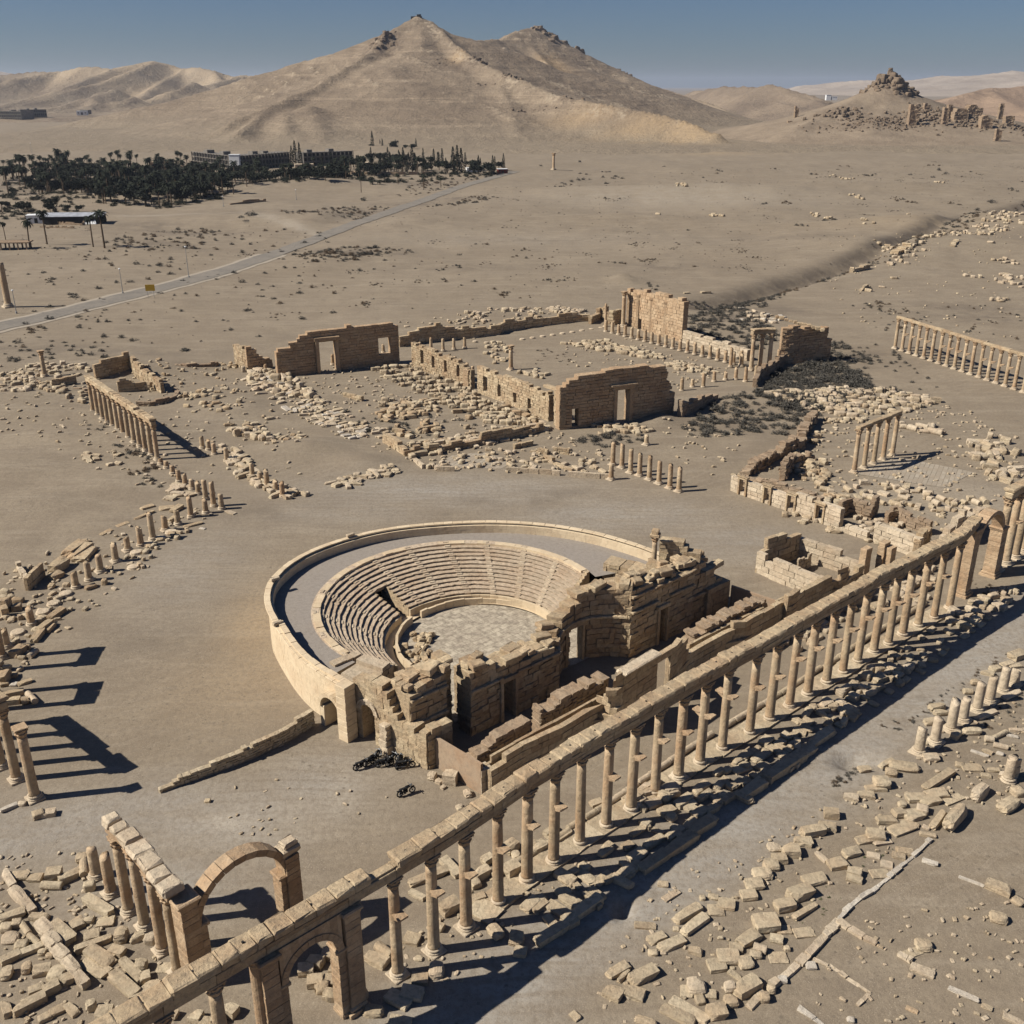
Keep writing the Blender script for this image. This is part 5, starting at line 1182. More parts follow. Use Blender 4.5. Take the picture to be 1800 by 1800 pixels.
rwall('fort_wall', 'tall isolated orange wall with block courses beside the scrub', W0((1370, 640, 8.6), (1385, 640, 8.9), (1412, 637, 8.4), (1440, 634, 8.0), (1452, 633, 7.8), (1455, 633, 5.4), (1458, 632, 2.6)), 1.8, 'orange', ch=.55, bl=1.5, j=.08, offs=.12, rag=.5)
for i in range(11):
    g = at(1367 + 8 * i, 557 + 2.3 * i, 9.0 - .1 * i); m = MB(); m.bbox((0, 0, 0), Vector((.98, -.15, 0)), Vector((.15, .98, 0)), rnd.uniform(.8, 1.3), 1.1, rnd.uniform(.5, .9), .08, .05); o = m.build('stone_block', M['stone']); o.location = (g.x, g.y + .4, 8.6 - .1 * i); tag(o, 'x', 'stone block', 'blocks topping the isolated orange wall'); reg('fort', 'squared block, {n} from left on top of the isolated orange wall', o)
rwall('ruined_wall', 'dark low wall running right of the near gate wall into scrub', W0((1198, 735, 3.4), (1215, 728, 3.0), (1240, 716, 2.6), (1262, 707, 2.0)), 1.1, 'mud', rag=.5)
rwall('ruined_wall', 'low wall enclosing the scrub beside the courtyard corner', W0((1330, 685, 2.6), (1338, 668, 3.0), (1362, 656, 3.0), (1380, 640, 2.4)), 1.0, 'mud', rag=.4)
# forecourt walls
rwall('low_wall', 'low sunlit retaining wall at the forecourt front corner', W0((672, 778, 1.6), (690, 788, 2.0), (710, 803, 2.2)), .9, 'stone', bl=1.3, ch=.6)
rwall('low_wall', 'long low front wall of the camp forecourt, shaded side', W0((711, 804, 2.1), (740, 799, 1.6), (780, 795, 1.4), (850, 782, 1.5), (853, 781, 2.2), (900, 772, 2.2), (940, 762, 1.6), (968, 756, 1.2)), .8, 'stone', bl=1.6, ch=.6)
rwall('low_wall', 'low sunlit step wall in front of the paved court', W0((721, 808, .9), (742, 825, .9)), .5, 'pale', bl=1.5, ch=.5)
rwall('low_wall', 'row of low panelled slabs facing the theatre plaza', W0((768, 829, .9), (830, 829, 1.0), (880, 829, .9), (930, 832, .8), (1000, 838, 1.0), (1074, 843, .8)), .4, 'pale', bl=2.2, ch=1.1, j=.05, rag=.25)
rwall('low_wall', 'low oblique wall stepping down toward the row of stumps', W0((948, 806, 1.0), (980, 820, 1.0), (982, 822, .7), (1020, 833, .6)), .7, 'stone', bl=1.6)
for i, (a, b, c_, d, h) in enumerate([(905, 790, 938, 783, 1.2), (931, 795, 962, 800, 1.0), (972, 796, 1000, 800, 1.1), (895, 771, 935, 765, 1.4), (690, 760, 720, 768, .7), (735, 762, 765, 757, .7), (600, 748, 640, 756, .5), (640, 705, 607, 697, .8)]):
    rwall('wall_stub', ['short wall stub', 'short pale wall piece', 'low block wall piece', 'shaded wall piece', 'low row of blocks', 'dark row of blocks', 'low line of blocks', 'short line of upright blocks'][i] + ', ' + ['left one nearest the forecourt steps', 'below the first stub on the forecourt', 'by the oblique forecourt wall', 'under the window wall end', 'behind the forecourt corner', 'right of the forecourt corner', 'beside the tumbled paving', 'in the empty upper forecourt'][i], W0((a, b, h), (c_, d, h)), .7, 'stone', bl=1.1)
# paving of fallen slabs
# ------------------------------------------------------------ left rooms
rwall('room_wall', 'near sunken room left of the colonnade, dark rear wall', W0((78, 690, .9), (100, 688, 2.6), (137, 681, 2.9)), .8, 'stone', ch=.6)
rwall('room_wall', 'crumbling front edge of the sunken room at far left', W0((50, 668, .8), (90, 694, .9), (140, 692, 1.2), (153, 700, 1.8)), .9, 'mud', ch=.5, rag=.5)
rwall('room_wall', 'shaded long wall of the roofless room behind the left colonnade', W0((170, 672, 4.0), (200, 665, 4.6), (232, 658, 5.0)), .8, 'stone', ch=.6)
rwall('room_wall', 'sunlit end wall of the roofless room behind the left colonnade', W0((232, 658, 5.0), (236, 666, 4.6), (262, 681, 3.6), (284, 694, 3.2)), .8, 'stone', ch=.6, bl=1.3)
rwall('room_wall', 'stepped inner wall within the roofless room', W0((209, 694, 3.6), (226, 692, 3.4), (230, 692, 2.6), (262, 688, 2.2), (266, 690, 1.5)), .7, 'stone', ch=.6)
rwall('room_wall', 'low outer apse wall below the roofless room', W0((240, 716, 1.3), (265, 716, 1.4), (290, 712, 1.5), (312, 704, 1.3), (317, 696, 1.0), (310, 686, .8)), .7, 'mud', ch=.45, rag=.5)
rwall('pit_wall', 'dark eroded bank of an excavated pit right of the rooms', W0((290, 648, 1.2), (330, 650, 1.6), (378, 646, 1.4), (385, 642, .8)), .8, 'mud', ch=.4, rag=.6, j=.12)
# ------------------------------------------------------------ shops, enclosure, court on the right
rwall('shop_wall', 'row of shop fronts with five framed doorways behind the theatre', W0((1283, 862, 2.7), (1297, 868, 2.9), (1394, 902, 3.0), (1470, 930, 3.1), (1476, 933, 3.2), (1490, 938, 2.6), (1494, 940, .9), (1523, 950, .9)), .8, 'pale', ch=.75, bl=1.7, rag=.12, j=.03,
      ops=[((1299, 869), (1309, 872), .3, 2.5), ((1342, 884), (1351, 887), .3, 2.5), ((1383, 898), (1394, 902), .3, 2.6), ((1433, 916), (1444, 920), .3, 2.6), ((1474, 932), (1483, 936), .3, 5)])
for i, (a, b, c_, d) in enumerate([(1297, 868, 1311, 873), (1340, 883, 1354, 888), (1381, 897, 1397, 903), (1431, 915, 1447, 921)]):
    p, q = at(a, b), at(c_, d); X = (q - p).normalized(); Y = Vector((-X.y, X.x, 0)); mb = MB(); W_ = (q - p).length; m_ = (p + q) / 2
    for s in (-1, 1): v = X * s * (W_ / 2 - .1); mb.bbox((v.x, v.y, 0), X, Y, .32, .5, 2.65, .03, .01)
    mb.bbox((0, 0, 2.66), X, Y, W_ + .1, .55, .35, .03, .01); mb.bbox((0, 0, 3.02), X, Y, W_ + .5, .75, .2, .03, .01)
    o = mb.build('door_frame', M['stone']); o.location = (m_.x, m_.y, 0); tag(o, ['first', 'second', 'third', 'fourth'][i] + ' moulded door frame from the left along the shop fronts', 'door frame', 'door frames of the shop fronts')
rwall('shop_wall', 'squared corner building at the right end of the shop row', W0((1533, 952, 2.8), (1560, 962, 3.0), (1612, 982, 3.3)), .9, 'pale', ch=.75, bl=1.6, rag=.1)
rwall('shop_wall', 'shaded side of the squared corner building by the colonnade', W0((1613, 983, 3.4), (1624, 970, 3.6), (1634, 958, 3.8)), .9, 'stone', ch=.75)
rwall('shop_wall', 'brown inner wall with a ragged doorway behind the shop row', W0((1478, 912, 2.8), (1492, 905, 3.4), (1494, 906, 2.6), (1530, 915, 2.7), (1543, 905, 3.4)), .7, 'mud', ch=.5, rag=.5)
rwall('shop_wall', 'ragged back wall of the corner building', W0((1560, 920, 2.0), (1575, 915, 3.2), (1590, 927, 2.2), (1632, 942, 2.0)), .7, 'mud', ch=.5, rag=.5)
rwall('shop_wall', 'crumbled rear wall of the first shops', W0((1297, 852, 2.0), (1345, 868, 2.3), (1394, 882, 2.4), (1440, 898, 2.4)), .9, 'mud', ch=.45, rag=.55, j=.09, offs=.1)
rwall('field_wall', 'rough boulder wall rising from the shops toward the scrub', W0((1316, 838, 1.8), (1345, 822, 2.6), (1372, 806, 2.0), (1396, 798, 3.0), (1415, 790, 2.2), (1417, 770, 2.8), (1430, 748, 2.4), (1438, 738, 2.0)), 1.5, 'mud', ch=.7, bl=1.1, j=.18, offs=.25, rag=.6)
rwall('field_wall', 'short rough cross wall near the boulder wall', W0((1380, 846, 2.6), (1388, 836, 3.4), (1396, 820, 2.4), (1430, 808, 1.2)), 1.1, 'mud', ch=.6, bl=1.0, j=.15, offs=.2, rag=.6)
rwall('enclosure_wall', 'pale ashlar front wall of the roofless enclosure beside the theatre', W0((1327, 1006, 3.6), (1340, 1012, 3.0), (1400, 1038, 2.9), (1470, 1066, 2.8)), .7, 'pale', ch=.85, bl=2.0, rag=.05, j=.03)
rwall('enclosure_wall', 'left wall of the roofless enclosure', W0((1327, 1006, 3.6), (1338, 999, 3.2), (1342, 998, 4.4), (1372, 988, 4.6), (1374, 987, 3.6), (1397, 978, 3.6)), .7, 'stone', ch=.85, bl=1.6, side=-1, rag=.1)
rwall('enclosure_wall', 'rear wall of the roofless enclosure', W0((1397, 980, 3.0), (1420, 988, 3.0), (1465, 1003, 2.7), (1475, 1006, 2.3), (1510, 1020, 2.2)), .8, 'pale', ch=.85, bl=1.8, rag=.2)
rwall('enclosure_wall', 'low partition inside the roofless enclosure', W0((1402, 1008, 1.8), (1425, 996, 1.8)), .3, 'pale', ch=.6)
for i, (a, b, ty, w_) in enumerate([(1515, 1021, 964, 1.5), (1546, 1015, 953, 1.7), (1558, 1018, 962, 1.4)]):
    g = at(a, b); h = height_at(a, b, ty); mb = MB(); z = 0
    while z < h: hh_ = min(rnd.uniform(.8, 1.4), h - z + .1); mb.bbox((0, 0, z), U, V, w_ * rnd.uniform(.85, 1.05), .9, hh_, .05, .04); z += hh_
    o = mb.build('door_jamb', M['orange']); o.location = g; tag(o, ['leftmost of three tall broken door jambs behind the colonnade', 'middle and tallest of three broken door jambs behind the colonnade', 'rightmost of three broken door jambs behind the colonnade'][i], 'door jamb')
rwall('ruined_wall', 'low ashlar wall seen behind the right part of the colonnade', W0((1565, 1030, 2.6), (1600, 1012, 2.2), (1640, 990, 2.2), (1660, 975, 3.0), (1672, 966, 4.0)), .9, 'pale', ch=.75, bl=1.5, rag=.3)
rwall('ruined_wall', 'rising broken wall behind the far arch', W0((1675, 962, 5.0), (1690, 955, 5.4), (1692, 950, 3.6), (1720, 935, 3.4), (1735, 926, 3.2)), 1.0, 'pale', ch=.7, rag=.35)
# pavement of the court
k = NT('court_paving'); br = k.n('ShaderNodeTexBrick'); k.L(k.mapping(k.pos, rot=(0, 0, math.radians(-62))), br.inputs[0]); br.inputs['Scale'].default_value = 1; br.inputs['Brick Width'].default_value = 2.4; br.inputs['Row Height'].default_value = .75; br.inputs['Mortar Size'].default_value = .05
br.inputs['Color1'].default_value = (.40, .345, .265, 1); br.inputs['Color2'].default_value = (.30, .255, .195, 1); br.inputs['Mortar'].default_value = (.17, .14, .10, 1)
c = k.mix(k.ramp(k.noise(.5, 6, .7), [(.42, 0.0), (.6, 1.0)]), br.outputs[0], (.32, .26, .19)); k.col(c); k.bump(br.outputs[1], .4, -.03)
mb = MB(); q = [at(*p, .06) for p in [(1505, 833), (1575, 802), (1712, 830), (1660, 857), (1612, 850)]]; mb.add([tuple(v) for v in q], [tuple(range(5))][:1]); o = mb.build('paved_floor', k.m); settle(o); tag(o, 'cracked pale slab pavement beside the five columns', 'pavement', kind='structure')
mb = MB(); q = [at(*p, .05) for p in [(760, 822), (795, 800), (850, 795), (905, 812), (880, 824)]]; mb.add([tuple(v) for v in q], [tuple(range(5))]); o = mb.build('paved_floor', k.m); settle(o); tag(o, 'pale paved floor patch on the camp forecourt', 'pavement', kind='structure')
# wall along the dry gully and the dam-like bank
def gwall(label, pts, thick, h, mat='rubble', name='ruined_wall', **kw):
    P = [on(*p) for p in pts]; mb = MB(); Q = [P[0]]
    for a, b in zip(P, P[1:]):
        n = max(1, int((b - a).length / 7)); Q += [a.lerp(b, (i + 1) / n) for i in range(n)]
    for p in Q: p.z = gh(p.x, p.y)
    for p, q in zip(Q, Q[1:]): wall_mb([(p.x, p.y, p.z + h * rnd.uniform(.5, 1.2)), (q.x, q.y, q.z + h * rnd.uniform(.5, 1.2))], thick, side=1, ch=.6, bl=1.4, j=.14, z0=min(p.z, q.z) - .4, rag=.5, offs=.2, mb=mb); o = mb.build(name, M[mat]); settle(o); return tag(o, label, 'wall')
gwall('crumbled pale wall following the dry gully, lower stretch', [(1200, 517), (1250, 516), (1315, 505), (1316, 501), (1345, 497), (1400, 492), (1450, 485)], 1.2, 1.0)
gwall('crumbled wall following the dry gully below the terraces', [(1500, 479), (1530, 473), (1570, 468), (1600, 461), (1625, 450)], 1.6, 2.0)
gwall('terraced stone bank where the dry gully bends', [(1578, 451), (1600, 446), (1640, 441)], 3.0, 2.6, 'stone')
gwall('low rubble line beyond the dry gully', [(1680, 425), (1720, 408), (1760, 396), (1800, 385)], 2.0, 1.2)
gwall('short broken wall line on the slope right of the gully', [(1515, 512), (1530, 506), (1550, 500)], 1.0, 1.2)
# ------------------------------------------------------------ stones: shapes shared by many
def rough_block(seed, rnd_k=.16, rough=.05, n=5, holes=False):
    """unit block -0.5..0.5, base at z=0, rounded and chipped"""
    R = np.random.RandomState(seed); idx = {}; vs = []; fs = []
    def vid(i, j, k):
        if (i, j, k) not in idx: idx[(i, j, k)] = len(vs); vs.append((2 * i / n - 1, 2 * j / n - 1, 2 * k / n - 1))
        return idx[(i, j, k)]
    for a in range(n):
        for b in range(n):
            for s in (0, n):
                q = [(a, b), (a + 1, b), (a + 1, b + 1), (a, b + 1)]
                if s: fs.append([vid(x, y, s) for x, y in q]); fs.append([vid(x, s, y) for x, y in q[::-1]]); fs.append([vid(s, x, y) for x, y in q])
                else: fs.append([vid(x, y, s) for x, y in q[::-1]]); fs.append([vid(x, s, y) for x, y in q]); fs.append([vid(s, x, y) for x, y in q[::-1]])
    v = np.array(vs); L = np.linalg.norm(v, axis=1, keepdims=True); m = np.abs(v).max(axis=1, keepdims=True)
    sph = v / L * 1.18; v = v * (1 - rnd_k) + sph * rnd_k
    # chipped corners
    for _ in range(3):
        d = R.normal(size=3); d /= np.linalg.norm(d); lim = R.uniform(1.0, 1.35); pr = v @ d; k = pr > lim; v[k] -= np.outer(pr[k] - lim, d)
    o = R.uniform(0, 50, 3)
    for sc, am in ((1.6, rough), (3.7, rough * .6)):
        nz = np.stack([vnoise(v[:, 1] * sc + o[0] + v[:, 2], v[:, 2] * sc + o[1] + v[:, 0] * .7, seed + q) - .5 for q in range(3)], 1); v = v + nz * am * 2
    v = v * .5; v[:, 2] += .5
    return v.astype(np.float32), fs
def drum_arr(seed, seg=14):
    R = random.Random(seed); vs = []; fs = []
    prof = [(0, .46), (.04, .5), (.5, .5 + R.uniform(-.02, .02)), (.96, .5), (1, .45)]
    for x, r in prof:
        for k_ in range(seg): a = 2 * math.pi * k_ / seg; rr = r * (1 + R.uniform(-.03, .03)); vs.append((x - .5, rr * math.cos(a), .5 + rr * math.sin(a)))
    for i in range(len(prof) - 1):
        for k_ in range(seg): k2 = (k_ + 1) % seg; fs.append([i * seg + k_, (i + 1) * seg + k_, (i + 1) * seg + k2, i * seg + k2])
    fs.append(list(range(seg))[::1]); fs.append([4 * seg + q for q in range(seg)][::-1])
    return np.array(vs, dtype=np.float32), fs
SHAPES = {'block': [rough_block(i, .07, .05) for i in range(8)], 'boulder': [rough_block(20 + i, .5, .13) for i in range(5)], 'slab': [rough_block(40 + i, .05, .06) for i in range(4)], 'drum': [drum_arr(i) for i in range(3)]}
SM = {}
def shape_mesh(kind, i, mat):
    if (kind, i, mat) not in SM:
        v, f = SHAPES[kind][i]; m = bpy.data.meshes.new(kind); m.from_pydata(v.tolist(), [], f); m.update(); m.materials.append(M[mat])
        a = m.attributes.new('tone', 'FLOAT', 'POINT'); a.data.foreach_set('value', [.5 + .1 * (i % 5 - 2)] * len(v)); SM[(kind, i, mat)] = m
    return SM[(kind, i, mat)]
STONES = []   # (screen size, kind, variant, mat, pos, rot(x,y,z), scale, region key)
REGT = {}
def put(kind, p, ang, l, w_, h, mat='rubble', key='x', tilt=.06, sink=.12):
    rz = ang; i = rnd.randrange(len(SHAPES[kind])); d = math.hypot(p[0], p[1] , CAMH)
    if kind == 'drum': h = w_
    pz = p[2] - h * sink
    STONES.append((max(l, w_, h) / d, kind, i, mat, (p[0], p[1], pz), (rnd.uniform(-tilt, tilt), rnd.uniform(-tilt, tilt), rz), (l, w_, h), key))
def region(key, tmpl, group): REGT[key] = (tmpl, group)
def zl(ox, oy, s, items, key, mat='rubble'):
    for it in items:
        x1, y1, x2, y2 = it[:4]; w_ = it[4] if len(it) > 4 else .8; h = it[5] if len(it) > 5 else .5; kind = it[6] if len(it) > 6 else ('slab' if h < .35 else 'block'); mt = it[7] if len(it) > 7 else mat
        a = at(ox + x1 / s, oy + y1 / s, h * .8); b = at(ox + x2 / s, oy + y2 / s, h * .8); c = (a + b) / 2; d = b - a
        l = max(d.length * 1.05, .45)
        put(kind, (c.x, c.y, 0), math.atan2(d.y, d.x), l, w_ * .86, h * .85, mt, key)
region('sr', 'fallen ashlar block, {n} from left in the scatter right of the street', 'fallen blocks right of the street')
zl(1050, 1400, 4.5, [(620, 960, 810, 850, 1.0, .6), (680, 1060, 860, 930, 1.0, .5), (880, 890, 1000, 890, 1.3, .3), (960, 830, 1090, 850, 1.3, .4), (500, 1190, 680, 1110, 1.0, .5), (410, 1130, 530, 1080, .9, .5), (405, 1220, 480, 1225, .6, .4), (730, 1190, 830, 1220, .7, .5), (530, 810, 640, 740, .7, .25, 'slab', 'pale'),
  (90, 1400, 240, 1310, .9, .5), (270, 1430, 460, 1340, 1.1, .8), (170, 1450, 240, 1360, .4, .4), (60, 1500, 190, 1560, 1.3, .6), (210, 1510, 370, 1560, 1.2, .5), (520, 1650, 770, 1780, 1.1, .4), (590, 1600, 870, 1760, 1.0, .35), (720, 1470, 850, 1470, 1.4, .8, 'boulder', 'pale'), (660, 1530, 750, 1540, 1.2, .2), (780, 1600, 850, 1590, .9, .4), (850, 1550, 940, 1560, .9, .3),
  (880, 1680, 1020, 1660, 1.2, .9), (1010, 1600, 1110, 1590, 1.0, .7, 'boulder'), (1010, 1480, 1090, 1480, .9, .8, 'boulder', 'pale'), (1100, 1520, 1270, 1430, 1.4, .9), (1040, 1370, 1130, 1430, .5, .3), (880, 1330, 1010, 1310, 1.3, .5), (960, 1250, 1120, 1250, 1.5, .6), (1120, 1300, 1230, 1280, 1.2, .6, 'boulder'), (1050, 1180, 1150, 1190, 1.0, .4), (1130, 1140, 1270, 1060, 1.2, .6), (1200, 1150, 1280, 1080, .9, .2),
  (1240, 1170, 1340, 1200, .8, .6, 'drum', 'pale'), (1210, 1230, 1300, 1240, .7, .5), (1250, 980, 1430, 960, 1.8, .9), (1420, 850, 1560, 820, 1.2, .8), (1530, 760, 1690, 700, 1.3, 1.0), (1640, 660, 1800, 620, 1.3, .5), (1560, 950, 1730, 840, .6, .4), (1140, 770, 1260, 760, 1.2, .5), (1180, 680, 1310, 670, 1.3, .6), (1240, 590, 1380, 590, 1.4, .6, 'boulder'), (1320, 520, 1440, 520, 1.3, .7, 'boulder'), (1390, 470, 1500, 470, 1.1, .7),
  (1470, 400, 1600, 400, 1.4, .9), (1350, 390, 1450, 385, 1.1, .4, 'boulder', 'pale'), (1570, 340, 1700, 340, 1.1, .5), (1630, 260, 1800, 230, 1.1, .9), (1420, 1050, 1530, 1050, 1.0, .15), (1370, 1100, 1470, 1120, .8, .5), (1560, 1080, 1710, 1060, 1.1, .2), (1360, 1270, 1500, 1270, 1.2, .15), (815, 790, 850, 790, .5, .4), (880, 770, 960, 790, .6, .4, 'boulder'), (960, 1110, 990, 1110, .3, .3), (300, 1010, 460, 1020, .8, .25), (480, 680, 560, 690, .7, .3), (600, 1035, 650, 1040, .5, .3),
  (1485, 1190, 1520, 1190, .5, .4), (1430, 1430, 1500, 1440, .7, .4, 'slab', 'marble'), (1650, 1330, 1730, 1330, .8, .3, 'slab', 'marble'), (1290, 1560, 1360, 1560, .8, .8, 'boulder'), (1350, 1500, 1410, 1500, .7, .7, 'boulder'), (310, 1740, 460, 1790, .7, .5, 'boulder')], 'sr')
zl(1350, 1050, 4, [(240, 1640, 410, 1600, .9, .7), (360, 1580, 480, 1600, 1.0, .7), (190, 1690, 310, 1720, .9, .5), (400, 1490, 500, 1500, 1.1, .9), (540, 1380, 640, 1400, 1, .5, 'block', 'pale'), (640, 1370, 750, 1380, 1.1, .5), (690, 1330, 830, 1330, .9, .4), (750, 1270, 860, 1270, 1.4, 1.1, 'boulder'), (830, 1200, 910, 1210, .9, .9, 'boulder'), (860, 1160, 1060, 1180, 1.4, .7, 'boulder'), (790, 1180, 880, 1130, .7, .4), (640, 1200, 720, 1190, .8, .4),
  (1100, 1110, 1200, 1110, 1.1, .6, 'block', 'pale'), (1110, 1320, 1290, 1210, .9, .6), (1370, 1190, 1500, 1190, 1.3, .3), (1320, 1160, 1380, 1170, .7, .4), (1530, 970, 1590, 975, .8, .8, 'drum', 'pale'), (1590, 970, 1680, 930, .6, .6, 'drum'), (1590, 1020, 1690, 1040, .65, .6, 'drum', 'pale'), (1430, 1070, 1550, 1110, .35, .25, 'block', 'marble'), (1510, 1060, 1580, 1090, .5, .3), (1610, 1080, 1660, 1100, .5, .3, 'slab', 'marble'), (1500, 1240, 1570, 1250, .6, .3), (1550, 1200, 1630, 1210, .6, .3),
  (1380, 640, 1440, 640, .8, .8, 'drum'), (1430, 580, 1500, 580, .7, .7, 'boulder'), (1140, 760, 1240, 740, .9, .8, 'boulder'), (1110, 860, 1220, 850, .9, .7), (1170, 800, 1260, 790, .8, .6, 'boulder'), (1300, 930, 1350, 950, 1.3, .9), (1380, 920, 1500, 920, .9, .8, 'boulder'), (1470, 840, 1600, 790, .8, .4, 'block', 'pale'), (1660, 700, 1770, 650, .8, .4, 'block', 'pale'), (920, 1440, 970, 1440, .8, .6, 'boulder'), (980, 1400, 1110, 1390, 1.2, .5), (1050, 1460, 1130, 1480, 1.1, .7, 'block', 'pale'), (1080, 1420, 1200, 1400, 1.4, .6),
  (1120, 1370, 1260, 1360, 1.4, .6), (890, 1500, 970, 1490, 1.2, .7), (970, 1530, 1080, 1500, 1.4, .6), (770, 1550, 910, 1550, 1.0, .6), (870, 1640, 1010, 1590, 1.5, .3), (940, 1570, 1060, 1600, .7, .3), (700, 1640, 820, 1650, 1.3, .9), (630, 1700, 750, 1680, 1.0, .4), (1160, 1600, 1240, 1500, .7, .6), (1270, 1570, 1380, 1440, 1.2, 1.4, 'boulder'), (1240, 1440, 1360, 1390, 1.0, .2), (1090, 1600, 1140, 1620, .6, .2, 'slab', 'pale'), (1070, 1650, 1180, 1670, .5, .3), (740, 1720, 860, 1700, .9, .25, 'slab', 'pale'), (540, 1790, 640, 1760, 1.0, .6), (910, 1770, 1030, 1790, .7, .3),
  (1460, 1370, 1540, 1300, 1.1, 1.2, 'boulder', 'pale'), (1650, 1460, 1750, 1400, 1.3, 1.0, 'boulder'), (1730, 1350, 1800, 1340, 1.2, .8), (1680, 960, 1760, 980, .5, .2, 'slab', 'marble'), (1700, 920, 1790, 930, .6, .25, 'slab', 'pale'), (1500, 510, 1590, 530, .9, .5), (1570, 490, 1640, 480, .9, .7), (1650, 470, 1720, 450, .9, .5), (1720, 400, 1800, 370, 1.5, .9), (1700, 480, 1780, 470, .8, .4)], 'sr')
zl(1400, 1400, 4.5, [(1000, 490, 1120, 530, .5, .3, 'block', 'marble'), (1290, 630, 1480, 700, .35, .15, 'slab', 'marble'), (1510, 650, 1700, 730, 1.1, .8), (1720, 790, 1800, 840, 1.0, .4), (1540, 920, 1670, 950, 1.1, .7, 'boulder'), (950, 1150, 1070, 1160, 1.2, .6, 'boulder'), (870, 1250, 980, 1210, .9, .1), (910, 1330, 1090, 1400, .9, .3, 'slab', 'pale'), (1210, 1500, 1440, 1610, .5, .25, 'slab', 'marble'), (1470, 1640, 1550, 1680, .5, .2), (1640, 1720, 1800, 1790, .6, .3, 'slab', 'pale'),
  (410, 560, 520, 590, 1, .7), (400, 620, 520, 650, .7, .5), (560, 450, 660, 470, .8, .2, 'slab', 'pale'), (670, 520, 760, 540, 1, .2, 'slab', 'pale'), (590, 610, 730, 600, 1.2, .15), (760, 450, 860, 470, .8, .3), (790, 410, 920, 430, .7, .2), (870, 1660, 960, 1700, .4, .2, 'slab', 'orange'), (160, 430, 240, 500, .5, .4, 'block', 'pale'), (260, 520, 400, 500, 1.3, .6), (400, 1750, 460, 1760, .5, .3, 'slab', 'marble')], 'sr')
region('bl', 'fallen carved block, {n} from left in the rubble at the lower left', 'fallen blocks at the lower left')
zl(0, 1380, 3, [(400, 370, 470, 360, 1.0, .8, 'boulder'), (440, 380, 440, 450, .9, .9, 'drum'), (240, 450, 320, 440, 1.2, 1.1), (310, 490, 410, 440, .8, .8), (215, 510, 320, 510, .8, .8, 'drum'), (60, 470, 150, 465, 1.0, .5), (150, 480, 220, 480, 1, .4), (440, 520, 500, 510, .7, .9), (450, 580, 580, 650, .9, .9), (370, 730, 440, 700, 1.2, .6), (440, 700, 490, 700, .6, .6, 'boulder'), (510, 720, 600, 710, 1.2, .3), (605, 760, 670, 760, 1.1, 1.3, 'boulder'), (685, 800, 760, 770, .8, .7, 'boulder'), (765, 790, 820, 790, .9, .9, 'block', 'pale'),
  (440, 790, 520, 770, 1.1, .6), (395, 860, 580, 790, .7, .6), (270, 720, 370, 800, 1.3, .8), (10, 800, 90, 790, 1.3, .4, 'boulder', 'pale'), (110, 710, 150, 770, .6, .6, 'drum'), (150, 780, 200, 820, .55, .5, 'drum'), (80, 830, 140, 830, .9, .5), (470, 850, 580, 930, 1.3, .6), (560, 870, 600, 900, .6, .5), (580, 850, 650, 870, .9, .7), (440, 920, 560, 990, 1.3, .4), (590, 980, 710, 1080, 1.0, .8), (645, 910, 740, 1010, .8, .7), (710, 930, 770, 930, 1, .9, 'boulder'), (720, 1010, 790, 990, 1, .6), (750, 1050, 830, 1060, 1.3, .5), (830, 960, 910, 960, 1.1, .12), (110, 950, 160, 940, 1.0, .8, 'boulder'), (170, 970, 260, 950, 1.0, .7), (260, 970, 340, 980, 1.3, .8, 'boulder'), (0, 980, 60, 970, 1.3, .7, 'boulder'),
  (60, 1180, 230, 1090, .9, .8), (230, 1070, 310, 1030, .9, .8), (310, 1020, 385, 990, .9, .8), (150, 1080, 230, 1050, .8, .3), (160, 680, 250, 690, .8, .5), (0, 690, 130, 650, .8, .7), (450, 1150, 500, 1130, .8, .9, 'boulder'), (510, 1180, 590, 1180, 1.2, 1.2), (200, 870, 240, 870, .6, .5, 'boulder'), (240, 890, 280, 890, .5, .4, 'boulder'), (430, 1040, 455, 1050, .5, .5), (100, 880, 250, 820, .7, .5), (0, 920, 100, 870, .8, .6), (870, 1190, 930, 1200, .8, .6), (1115, 1210, 1190, 1200, 1.1, .8), (1165, 1150, 1240, 1180, 1.0, .9), (1000, 1200, 1060, 1210, 1, .7), (1050, 1240, 1120, 1245, 1, .5),
  (1505, 900, 1540, 910, .6, .6, 'boulder'), (1630, 900, 1700, 920, 1, .9), (1570, 960, 1650, 950, 1.1, .8), (1620, 1020, 1700, 1010, 1.1, .8), (1670, 1050, 1730, 1050, 1, .8), (1720, 1090, 1780, 1090, 1, .8), (1720, 1020, 1790, 1020, .9, .7), (1700, 870, 1770, 880, 1, .8), (1740, 950, 1800, 960, 1, .8), (170, 150, 230, 130, 1.0, .7), (220, 140, 290, 130, 1.0, .6, 'block', 'pale'), (0, 130, 90, 90, .6, .4, 'block', 'marble'), (95, 90, 135, 90, .6, .4, 'block', 'pale'),
  (20, 440, 70, 520, .7, .7, 'block', 'pale'), (60, 530, 120, 590, .9, .8, 'boulder', 'pale'), (110, 580, 170, 650, .8, .7, 'block', 'pale'), (200, 700, 260, 760, 1.1, .9, 'boulder', 'pale'), (240, 770, 300, 830, 1.2, 1.1, 'boulder', 'pale'), (280, 830, 350, 890, 1.0, 1.0, 'boulder', 'pale'), (340, 900, 400, 970, 1.0, 1.0, 'boulder', 'pale'), (380, 960, 450, 1030, .8, .9, 'block', 'pale'), (0, 740, 60, 735, .9, .6), (60, 720, 110, 710, .8, .6), (20, 1130, 40, 1200, .7, .6), (350, 1150, 400, 1200, .7, .4), (260, 1200, 340, 1160, .8, .4), (200, 1230, 270, 1200, .8, .4), (680, 1100, 760, 1080, 1, .5)], 'bl')
